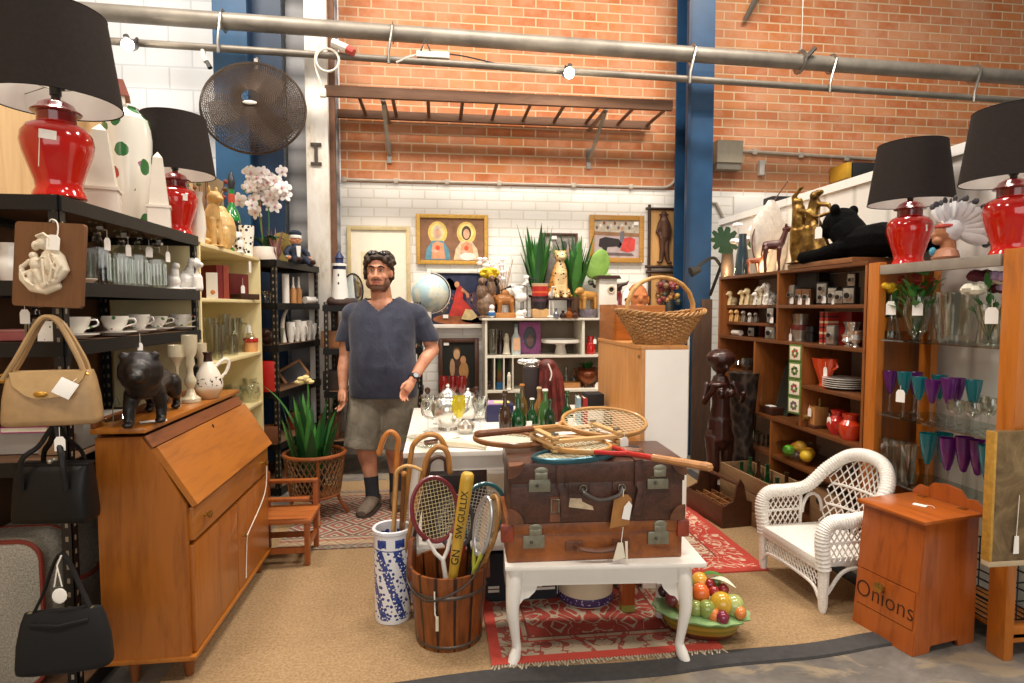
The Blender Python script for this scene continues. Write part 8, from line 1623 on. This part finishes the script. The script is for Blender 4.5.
sp=[((-.12,0,.82),(.05,.06,.065)),((.1,-.02,.86),(.05,.06,.065)),((.14,.0,.9),(.05,.05,.04)),([(-.12,0,.76),(-.1,0,.6),(-.12,0,.45)],[.07,.085,.075]),([(.09,0,.8),(.07,0,.62),(.08,0,.48)],[.06,.075,.07]),([(-.16,0,.72),(-.16,-.03,.9),(-.04,-.05,1.0)],[.035,.03,.022]),([(.12,0,.76),(.26,0,.72),(.3,0,.62),(.16,-.06,.58)],[.035,.03,.028,.025]),([(-.06,-.07,.7),(.06,-.08,.66),(.12,-.06,.6)],[.03,.028,.025]),([(-.12,0,.45),(-.14,0,.2),(-.12,0,.01)],[.09,.07,.06]),([(-.04,.03,.45),(-.02,.02,.2),(-.03,0,.01)],[.08,.07,.055]),([(.1,0,.48),(.13,0,.25),(.2,0,.02)],[.09,.12,.13]),([(.05,-.05,.45),(.06,-.06,.2),(.05,-.06,.01)],[.06,.06,.06]),([(.16,-.02,.4),(.28,-.03,.15),(.34,-.02,.04)],[.05,.05,.05]),((.02,0,.012),(.3,.16,.015))]
me=blob([(tuple(V(c)*h),tuple(V(r)*h))if isinstance(c[0],float)or isinstance(c[0],int)else([tuple(V(q)*h)for q in c],[w_*h for w_ in r])for c,r in sp],.006,m_ag,2);mkobj('figures',me,t,s=(1.2,1.1,1))
p=T_(862,.17);p.z+=.031;n=NT('black_plush');fz=n.noise(n.co(),130,2);m_plush=n.pbr(n.ramp(fz,[(.3,'040404'),(.7,'0d0d0e')]),.95,0,fz,.8,.006,0,.08,0)
s_=S(p);pl=[([(.05,0,.09),(-.12,0,.1),(-.28,0,.08)],[.1,.1,.085]),([(.06,0,.12),(.12,0,.19)],[.1,.1]),((.15,0,.22),(.11,.095,.1)),((.245,0,.19),(.055,.06,.05)),((.13,.075,.3),(.03,.025,.035)),((.13,-.075,.3),(.03,.025,.035)),([(.08,-.1,.06),(.22,-.13,.035),(.36,-.12,.03)],[.05,.042,.04]),([(.08,.1,.06),(.22,.1,.035),(.34,.09,.03)],[.05,.042,.04]),((-.22,-.1,.07),(.11,.05,.075)),((-.12,-.14,.03),(.09,.035,.03)),([(-.33,0,.06),(-.4,-.08,.04)],[.035,.03])]
t=thing('plush_panther','large black plush panther lying on the bookcase top','soft toy',p,rad(104));mkobj('body',blob(pl,.007,m_plush,3),t);m=MB()
tag(t,(.22,.1,.17),.045,rad(190),.09)
# pine shelf unit with glass shelves
m_po=wood('b5691f','91500f','Z',.6,.35,.3);XF,XB=2.25,2.6;ya,yb=2.12,2.88
t=thing('pine_shelf_unit','orange pine shelf unit with glass shelves, right foreground','shelf unit',(XF,ya,0));D,L=XB-XF,yb-ya
for x in(0,D-.04):
 for y in(0,L):m=MB();m.bx(x,x+.042,y-.04,y+.04,0,1.655,m_po,.004);m.obj('post',t)
for y in(0,L):
 for z in(.06,.62,1.3):m=MB();m.bx(.042,D-.04,y-.02,y+.02,z,z+.07,m_po,.003);m.obj('side_rail',t)
m=MB();m.bx(-.004,.03,.048,L-.048,1.59,1.638,mt('a39d94',.35,.35,5,.5),.002);m.obj('front_rail',t,'brushed metal front rail')
m=MB();m.bx(.03,D-.05,-.02,L+.02,1.625,1.637,mt('8f8a80',.5,.2));m.obj('top_shelf',t)
for z in(.55,.88,1.26):m=MB();m.bx(.005,D-.045,-.01+.06,L-.06,z-.008,z,m_shelfglass);m.obj('glass_shelf',t)
m=MB();m.bx(.05,D-.05,-.02,L,.08,.095,m_po);m.obj('bottom_shelf',t)
def G(px,dx,z):return atX(px,XF+dx,z+.001)
p=G(908,.17,1.637);temple_lamp('red ginger jar lamp with dark shade standing beside the feathered bust',p,.96,rad(200));L3=[o for o in COL.objects if o.name.startswith('table_lamp')][-1]
m=MB();m.box((0,0,0),(.05,.001,.032),m_tag);m.obj('price_tag',L3,loc=(.03,.106,.19),rot=(0,.1,.3))
p=G(1010,.17,1.637);L4=temple_lamp('red ginger jar lamp with dark shade at the right picture edge',p,.95,rad(200));m=MB();m.box((0,0,0),(.05,.001,.032),m_tag);m.obj('price_tag',L4,loc=(.045,.1,.2),rot=(0,.1,.4))
p=G(945,.14,1.637);h=zof(p,204)-p.z;t=thing('feathered_bust','painted bust of a man in a white feathered headdress between two red lamps','bust',p,rad(-122));K2=h/.27;m_bsk=mt('a06a48',.5,.2,14)
me=blob([((0,0,.14*K2),(.04*K2,.048*K2,.055*K2)),((0,-.045*K2,.125*K2),(.012*K2,.016*K2,.018*K2)),((0,-.03*K2,.1*K2),(.03*K2,.026*K2,.02*K2)),([(0,.01,.1*K2),(0,.01,.04*K2)],[.03*K2,.035*K2])],.004,m_bsk);mkobj('head',me,t)
m=MB();m.loft([[(x*K2*(1+.25*abs(x)*8),y*K2,z*K2)for x,y in[(.1*cos(a)*w_,.055*sin(a)*w_)for a in[2*pi*i/18 for i in range(18)]]]for z,w_ in((0,.8),(.02,1),(.05,.85),(.065,.4))],mt('9a6a52',.6,.3,12));m.ball((0,-.05*K2,.05*K2),(.03,.015,.022),mt('3f8fa8',.4,.4,60),10);m.obj('shoulders',t)
m=MB();m.tube(arc((0,0,.165*K2),.038*K2,0,2*pi,18,'XY')[:-1],.0095*K2,mt('a8342c',.5,.3,50),7,True);m.obj('headband',t)
m=MB();m.ball((0,.02*K2,.15*K2),(.046*K2,.055*K2,.06*K2),mt('cfcfd4',.6,.15,30),14);m.obj('headdress',t)
for k in range(20):
 a=rad(118-16*(k//2));sx=1 if k%2 else-1;r0,r1=.045*K2,(.1+.004*(k//2))*K2;d_=V((sx*.18,cos(a),sin(a))).normalized();b_=V((sx*.016*K2,.012,.15*K2))+d_*r0;e=b_+d_*(r1-.02);M_=(e-b_).to_track_quat('Y','Z').to_matrix().to_4x4();L=(e-b_).length
 m=MB();m.ball((0,0,0),(.008*K2,L*.56,.024*K2),mt('dadade',.6,.12,30),10,Matrix.Translation((b_+e)/2)@M_);m.ball((0,0,0),(.006*K2,.018*K2,.014*K2),mt('3a3a40',.6,.2,30),8,Matrix.Translation(e+d_*.006)@M_);m.obj('feather',t)
m_fy,m_fp,m_fr=mt('d9b01c',.6,.2),mt('b09ac4',.6,.2),mt('5a1226',.6,.25)
def bouquet(label,px,dx,ytop,prof,rw,cols,n_,yb_,leaf=None,cat='vase',spread=.07,fr=.022,seed=2,sq=(1,1)):
 p=G(px,dx,1.26);h=zof(p,yb_)-p.z;hf=zof(p,ytop)-p.z;t=thing('flower_vase',label,cat,p,0,'flower vases on the glass shelf');m=MB();m.lathe([(r*rw,z*h)for r,z in prof]+[(r*rw*.92,z*h+.004)for r,z in prof[::-1]],m_cryst,20,sq=sq,caps=False);m.obj('vase_body',t,ang=40)
 r_=random.Random(seed);m=MB()
 for k in range(n_*2 if leaf else n_):x,y,z=r_.uniform(-spread,spread),r_.uniform(-spread,spread),r_.uniform(h*.85,hf-.02);m.tube([(0,0,.02),(x,y,z)],.0022,m_leaf,4);leafblade(m,(x*.6,y*.6,z*.75),(x*1.3,y*1.3,z*.95),.03,leaf or m_leaf,.1,4)
 m.obj('stems',t);m=MB()
 for k in range(n_):
  x,y,z=r_.uniform(-spread,spread),r_.uniform(-spread,spread),r_.uniform(lerp(h,hf,.3),hf-fr);c=r_.choice(cols);q=fr*r_.uniform(.7,1.3)
  for j in range(6):m.ball((x+q*.5*cos(j*1.05),y+q*.5*sin(j*1.05),z+q*.15*(j%2)),(q*.6,q*.6,q*.5),c,7)
 m.obj('blooms',t);tag(t,(-.05,-.06,h*.72),.045,-pi/2+.6,.03);return t
bouquet('hourglass clear vase with yellow flowers beside the far pine post',890,.1,281,[(.9,0),(.95,.03),(.5,.6),(.8,1)],.055,[m_fy],9,297,None,spread=.07,fr=.03,seed=3)
bouquet('rounded clear vase filled with green leafy sprigs',916,.12,270,[(.45,0),(.3,.04),(.7,.2),(1,.6),(.95,1)],.062,[m_leaf2,mt('a8342c',.6)],16,297,m_leaf2,spread=.075,fr=.014,seed=5)
bouquet('cut glass vase with mauve and dark red roses beside the near post',988,.11,264,[(.75,0),(.85,.05),(.7,.5),(1,1)],.055,[m_fp,m_fr,m_fr,mt('d9d6c4',.6)],9,305,None,spread=.06,fr=.042,seed=8)
p=G(954,.13,1.26);h=zof(p,292)-p.z;revol('glass_vase','large plain clear glass vase, widest on the glass shelf','vase',p,[(0,.008),(.065,0),(.07,.03),(.082,h),(.078,h),(.064,.035),(0,.03)],m_cryst,24)
p=G(937,.22,1.26);h=zof(p,296)-p.z;revol('glass_vase','slim clear vase behind the large plain glass vase','vase',p,[(0,0),(.04,0),(.03,h*.5),(.05,h),(.046,h),(.027,h*.5),(0,.01)],m_cryst,16)
for px,dx,yt,c,lab in((889,.06,371,m_purple,'purple flute at the far post, leftmost in the coloured row'),(903,.06,372,m_teal,'teal flute with a white tag, second in the coloured row'),(918,.05,377,m_teal,'teal flute third in the coloured row'),(914,.16,372,m_purple,'purple flute behind the third one'),(931,.05,380,m_purple,'purple flute in the middle of the coloured row'),(938,.16,375,m_teal,'teal flute behind the middle purple one'),(947,.06,378,m_purple,'purple flute right of the middle one'),(956,.15,378,m_purple,'purple flute at the back, second from the right'),(972,.12,380,m_teal,'teal flute at the right end of the coloured row')):
 p=G(px,dx,.88);o=goblet(lab,p,zof(p,yt)-p.z,.033,c,None,'coloured flutes on the glass shelf','flute_glass',.55)
 if px==903:tag(o,(-.035,-.02,.1),.04,-pi/2+.5,.02)
for px,dx,yt,lab in((955,.04,400,'clear wine glass before the purple flutes'),(972,.04,402,'clear cut wine glass under the right teal flute'),(988,.1,398,'clear wine glass near the right pine post'),(980,.18,396,'clear wine glass at the back right of the coloured row')):p=G(px,dx,.88);goblet(lab,p,zof(p,yt)-p.z,.035,m_cryst,None,'clear wine glasses on the glass shelf','wine_glass',.5,'wine')
for px,dx,yt,c,lab in((926,.06,433,m_teal,'teal goblet, leftmost on the lower glass shelf'),(942,.14,433,m_teal,'teal goblet behind the tagged purple one'),(946,.06,438,m_purple,'purple goblet with a white tag on the lower glass shelf'),(962,.08,437,m_purple,'purple goblet in the middle of the lower glass shelf'),(976,.1,440,m_purple,'purple goblet right of the middle one on the lower shelf'),(986,.06,446,m_teal,'large teal goblet at the right of the lower glass shelf')):p=G(px,dx,.55);goblet(lab,p,zof(p,yt)-p.z,.037,c,None,'goblets on the lower glass shelf','goblet',.55)
for px,dx,yt,lab in((874,.1,436,'clear tall tumbler, leftmost on the lower glass shelf'),(885,.06,438,'clear tall tumbler second from the far post'),(896,.1,440,'clear tall tumbler third from the far post'),(907,.06,443,'clear tall tumbler nearest the teal goblets')):p=G(px,dx,.55);tumbler(lab,p,zof(p,yt)-p.z,.036,m_cryst,'tumblers on the lower glass shelf')
a,b=RY(997,432,2.03),RY(1060,558,2.03);t=thing('metal_picture','mottled bronze picture panel leaning on the near end of the pine unit','picture',(a.x,2.03,b.z));n=NT('bronze_panel');nz=n.noise(n.co(),7,5,.65,1);W,H=b.x-a.x,a.z-b.z
m=MB();m.bx(0,W,0,.03,0,H,n.pbr(n.ramp(nz,[(.3,'4f3f2c'),(.5,'7a6648'),(.7,'a08a64')]),.35,.5));m.obj('panel',t);m=MB();m.bx(-.012,0,-.004,.034,0,H,m_gilt,.002);m.bx(-.012,W,-.004,.034,-.02,0,mt('b5a284',.4),.002);m.obj('edge_strip',t);m=MB();m.prism([(-.012,-.05),(.012,-.05),(.009,.02),(-.009,.02)],-.001,.001,m_tag,TM((.1,-.006,.08)));m.tube([(.1,-.005,.1),(.105,-.005,.26)],.0015,m_str,4);m.obj('price_tag',t)
t=thing('wire_basket','black wire basket in the bottom of the pine unit','basket',(2.31,2.2,.097));m=MB()
for z in(0,.08,.16,.24):m.tube([(0,0,z),(.24,0,z),(.24,.3,z),(0,.3,z)],.004,m_matblack,5,True)
for k in range(7):m.tube([(.04*k,.3,.24),(.04*k,.3,0),(.04*k,0,0),(.04*k,0,.24)],.003,m_matblack,5)
m.obj('wires',t)
# onion bin
th=rad(-79);c0=V((1.88,2.293,.001));t=thing('onion_bin','orange-brown wooden onion bin with lid and brass knob','bin',c0,th);W,D,H=.29,.35,.545;ins=.05
m_on=wood('a3521c','7f3b10','Z',.8,.33,.3);m_onl=wood('a8571d','823d10','X',.8,.3,.35)
for x in(-W/2,W/2-.015):
 pl=[(0,0),(.09,0),(.1,.028),(.25,.028),(.26,0),(D,0),(D,H),(ins,H)];n_=len(pl);m=MB();m.mesh([(x,y,z)for y,z in pl]+[(x+.015,y,z)for y,z in pl],[tuple(range(n_)),tuple(reversed(range(n_,2*n_)))]+[(i,(i+1)%n_,(i+1)%n_+n_,i+n_)for i in range(n_)],m_on);m.obj('side_panel',t,ang=20)
def fy(z):return ins*z/H
def fpan(m,z0,z1,x0,x1,off,th_,mat):m.mesh([(x,fy(z)+o,z)for x in(x0,x1)for z in(z0,z1)for o in(off,off+th_)],[(0,1,3,2),(4,6,7,5),(0,4,5,1),(2,3,7,6),(0,2,6,4),(1,5,7,3)],mat)
m=MB();fpan(m,.26,H,-W/2+.002,W/2-.002,-.002,.015,m_on);m.obj('front_panel',t)
m=MB();fpan(m,.0,.1,-W/2+.002,W/2-.002,-.002,.015,m_on);m.obj('lower_panel',t)
m=MB();fpan(m,.104,.256,-W/2+.012,W/2-.012,-.004,.015,m_on);fl=m.obj('flap',t);fa=atan2(ins,H)
m=MB();m.text('Onions',.092,mt('2a1206',.6),TM((.0,fy(.17)-.0052,.17),pi/2-fa,s=(1.02,1.15,1)),.0009,off=-.0016);m.obj('lettering',fl);m=MB();M_=TM((-.01,fy(.22)-.004,.222),pi/2);m.lathe([(.01,0),(.009,.012),(.021,.02),(.022,.03),(0,.038)],m_brass,14,T=M_);m.obj('knob',fl)
m=MB();m.bx(-W/2+.015,W/2-.015,D-.015,D,.03,H,m_on);m.obj('back_panel',t)
m=MB();m.bx(-W/2-.015,W/2+.015,ins-.03,D+.004,H,H+.016,m_onl,.005);l_=m.obj('lid',t);m=MB();m.box((.0,.2,H+.018),(.05,.03,.002),m_tag,rz=.4);m.tube(spl([(0,.2,H+.02),(.03,.23,H+.02),(.06,.21,H+.02)],3),.001,m_str,4);m.obj('price_tag',l_)
for x in(-.09,.09):m=MB();m.box((x,D-.02,H+.0175),(.03,.03,.003),m_brass);m.obj('hinge',l_)
m=MB();bp=[(-W/2-.01,H+.016),(W/2+.01,H+.016),(W/2+.01,H+.03),(W/2-.02,H+.06),(W/2-.06,H+.055),(.06,H+.085),(0,H+.095),(-.06,H+.085),(-W/2+.06,H+.055),(-W/2+.02,H+.06),(-W/2-.01,H+.03)];m.prism(bp,D+.004,D+.018,m_on);m.obj('backsplash',t)
# white wicker chair
n=NT('white_wicker');wv=n.noise(n.co((60,60,200)),1.4,2);m_ww=n.pbr(n.ramp(wv,[(.3,'ddd8cf'),(.6,'f2efe9')]),.45,0,wv,.6,.005)
t=thing('wicker_chair','small white wicker armchair on the carpet','chair',(1.75,2.75,.0105),-pi/2+rad(3))
path=spl([(-.235,.0,.2),(-.24,-.015,.36),(-.24,.03,.42),(-.24,.14,.425),(-.232,.25,.445),(-.2,.35,.55),(-.12,.41,.63),(0,.425,.655),(.12,.41,.63),(.2,.35,.55),(.232,.25,.445),(.24,.14,.425),(.24,.03,.42),(.24,-.015,.36),(.235,.0,.2)],26)
m=MB();m.tube(path,[.033+.0022*sin(i*2.1)for i in range(len(path))],m_ww,10);m.obj('rolled_rim',t)
def by(x,z):return .36+.1*(z-.25)/.4-1.6*x*x
def top(x):return .66-3.6*x*x-2*abs(x)**3
m=MB()
for s_ in(-1,1):
 for k in range(-14,24):
  pts=[]
  for i in range(41):
   z=.24+.43*i/40;x=s_*((z-.24)*.62+k*.036-.14)
   if abs(x)<.2 and z<top(x):pts.append((x,by(x,z),z))
   else:
    if len(pts)>2:m.tube(pts,.0038,m_ww,5)
    pts=[]
  if len(pts)>2:m.tube(pts,.0038,m_ww,5)
for z in(.36,.47):xs2=[x/50 for x in range(-9,10)if z<top(x/50)];m.tube([(x,by(x,z)-.004,z)for x in xs2],.007,m_ww,6)
m.obj('back_lattice',t)
for sx in(-.235,.235):
 m=MB()
 for s_ in(-1,1):
  for k in range(-8,14):
   pts=[(sx,.02+y,z)for y,z in[(s_*(z-.23)*.62+k*.03,z)for z in[.23+.18*i/16 for i in range(17)]]if 0<y<.19]
   if len(pts)>1:m.tube(pts,.0036,m_ww,5)
 for y in(.015,.215):m.tube([(sx,y,.22),(sx,y,.42)],.009,m_ww,6)
 m.tube([(sx,.01,.32),(sx,.21,.32)],.007,m_ww,6);m.tube([(sx,y,z)for y,z in[(.285+.06*cos(a),.3+.1*sin(a))for a in[pi*i/12 for i in range(13)]]],.009,m_ww,6);m.obj('arm_lattice',t)
m=MB();m.box((0,.17,.225),(.45,.39,.05),m_ww,.018);m.obj('seat',t)
m=MB()
for s_ in(-1,1):
 for k in range(-8,26):
  pts=[(x,-.01,z)for x,z in[(-.21+s_*(z-.12)*.62+k*.024,z)for z in(.12,.145,.17,.2)]if-.21<x<.21]
  if len(pts)>1:m.tube(pts,.0034,m_ww,5)
m.tube(spl([(-.225,-.01,.06),(-.17,-.01,.11),(0,-.01,.12),(.17,-.01,.11),(.225,-.01,.06)],6),.009,m_ww,6);m.tube([(-.22,-.01,.2),(.22,-.01,.2)],.012,m_ww,6);m.obj('apron_lattice',t)
for x,y in((-.235,.0),(.235,.0),(-.2,.36),(.2,.36)):m=MB();m.tube([(x,y,.25),(x,y,.03),(x,y,0)],[.028,.021,.015],m_ww,10);m.obj('leg',t)
for sx in(-.225,.225):m=MB();m.tube(spl([(sx,.03,.08),(sx,.1,.17),(sx,.18,.19),(sx,.27,.17),(sx,.33,.08)],5),.009,m_ww,6);m.obj('side_brace',t)
# floor: tote, bottle crate, statue
p=RZ(722,530,.001);m_tote=wood('4a2a16','331c0e','Y',1,.45,.1);m_tin=wood('8a5a34','6a4224','Y',1.2,.5,0)
t=thing('bottle_tote','dark wooden twelve-hole bottle tote with a central handle','crate',p,rad(7));W,D,H=.26,.44,.15
for x in(0,W-.012):m=MB();m.bx(x,x+.012,0,D,0,H,m_tote,.002);m.obj('side_panel',t)
for y in(0,D-.014):m=MB();m.prism([(.012,0),(W-.012,0),(W-.012,H),(W*.68,H+.03),(W*.6,H+.13),(W*.5,H+.17),(W*.4,H+.13),(W*.32,H+.03),(.012,H)],y,y+.014,m_tote);m.obj('end_panel',t)
m=MB();m.bx(.012,W-.012,.014,D-.014,.005,.015,m_tote);m.obj('base',t)
m=MB();m.bx(W/2-.006,W/2+.006,.014,D-.014,.015,H-.02,m_tin)
for x in(W*.27,W*.73):m.bx(x-.003,x+.003,.014,D-.014,.015,H-.02,m_tin)
for k in range(1,4):m.bx(.012,W-.012,D*k/4-.003,D*k/4+.003,.015,H-.02,m_tin)
m.obj('dividers',t);m=MB();m.tube([(W/2,.0,H+.13),(W/2,D,H+.13)],.013,m_tote,8);m.obj('handle',t)
p=RZ(758,522,.0);p=V((2.02,3.43,.001));m_cr=wood('8a6a48','6a4e33','Y',1,.7,0);t=thing('wooden_crate','weathered pale wooden crate full of empty bottles','crate',p,rad(4));W,D,H=.23,.56,.33
for x in(0,W-.014):
 m=MB()
 for k in range(3):m.bx(x,x+.014,0,D,k*.112,k*.112+.106,m_cr,.002)
 m.obj('side_panel',t)
for y in(0,D-.014):m=MB();m.bx(.014,W-.014,y,y+.014,0,H,m_cr,.002);m.obj('end_panel',t)
m=MB();m.bx(.014,W-.014,.014,D-.014,0,.012,m_cr);m.obj('base',t);tag(t,(.04,-.006,H-.05),.035,0,.02)
k=0
for i in range(3):
 for j in range(5):
  if(i+j)%4==3:continue
  q=Matrix.Rotation(rad(4),4,'Z')@V((.05+.066*i,.08+.1*j,.014));mm=(m_gb,m_bb,mt('2a4a2c',.12,.2,coat=.6))[(i*2+j)%3];h=.3+.03*((i*7+j*3)%3);m=MB();m.lathe([(0,0),(.028,0),(.03,.01),(.03,h*.6),(.012,h*.8),(.012,h*.97),(.015,h),(0,h)],mm,12)
  m.obj('bottle',label='empty bottle standing in the weathered pale crate',cat='bottle',loc=p+q,group='empty bottles in the pale crate')
p=R(812,.02,0);p.z=ZR['c']+.001;m=MB();t=thing('wooden_box','pale wooden box with a round hole low behind the wicker chair','box',V((RXF+.05,p.y-.1,ZR['c']+.001-.33)));m.box((.06,0,.12),(.16,.3,.22),m_cr,.004);m.obj('box_body',t);m=MB();m.tube([(-.021,.06,.16),(-.024,.06,.16)],.022,m_matblack,14);m.obj('hole',t);t.location.z=.08
p=atY(718,4.05,.012);h=zof(p,348);m_idol=mt('331610',.35,.35,20,coat=.3)
sp=[((0,0,.9),(.075,.075,.08)),((0,-.0,.935),(.115,.11,.075)),((0,-.07,.88),(.02,.02,.02)),([(0,0,.84),(0,0,.8)],[.035,.04]),([(0,0,.78),(0,-.01,.65),(0,0,.54)],[.085,.075,.09]),((-.035,-.07,.72),(.035,.03,.035)),((.035,-.07,.72),(.035,.03,.035)),([(-.09,0,.77),(-.13,-.03,.66),(-.1,-.1,.76)],[.035,.03,.025]),([(.09,0,.77),(.14,-.03,.66),(.1,-.1,.72)],[.035,.03,.025]),((-.09,-.12,.785),(.07,.06,.025)),([(0,0,.55),(0,0,.42)],[.1,.11]),([(-.05,0,.44),(-.05,-.02,.25),(-.045,0,.04)],[.07,.05,.035]),([(.05,0,.44),(.05,0,.25),(.045,0,.04)],[.07,.05,.035]),((0,-.01,.02),(.12,.12,.03))]
o=deer('carved_statue','tall dark carved statue of a woman holding a bowl',p,h-.012,m_idol,rad(5),.007,[(c,(tuple(V(r)*.82)if hasattr(r,'__len__')and isinstance(c[0],(int,float))else[q*.72 for q in r]))for c,r in sp],'statue')
p=atY(741,4.15,.012);h=zof(p,374);n=NT('carved_drum');v=n.vor(n.co((1,1,.6)),26);m_cd=n.pbr(n.ramp(v,[(.2,'140d0a'),(.5,'2c1e17'),(.8,'54463a')]),.6,0,v,.6,.01);m=MB();m.lathe([(0,0),(.09,0),(.075,h*.1),(.09,h*.3),(.07,h*.5),(.085,h*.65),(.105,h*.98),(.11,h),(.09,h),(0,h*.95)],m_cd,24);m.obj('carved_pedestal',label='dark patterned carved pedestal right of the woman statue',cat='pedestal',loc=p)
p=RY(694,272,5.3);t=thing('gooseneck_lamp','black gooseneck lamp beside the blue column, lighting the bookcase top','lamp',p);q=[RY(x,y,5.0)-p for x,y in((721,266),(714,258),(704,262),(694,271))];m=MB();m.tube(spl(q,5),.014,m_matblack,7);m.tube([q[0],q[0]+V((.0,.2,-.25))],.014,m_matblack,7);m.obj('neck',t);m=MB();m.tube([q[-1]+V((.05,0,.02)),q[-1]+V((-.03,0,-.01))],[.03,.045],m_matblack,12);m.obj('lamp_head',t)
point('shelf_spot',T_(727,.12)+V((0,.04,.06)),.22*CLIP,'ffd9a0',.03);point('shelf_spot',T_(766,.12)+V((0,.0,.05)),.16*CLIP,'ffd9a0',.03)
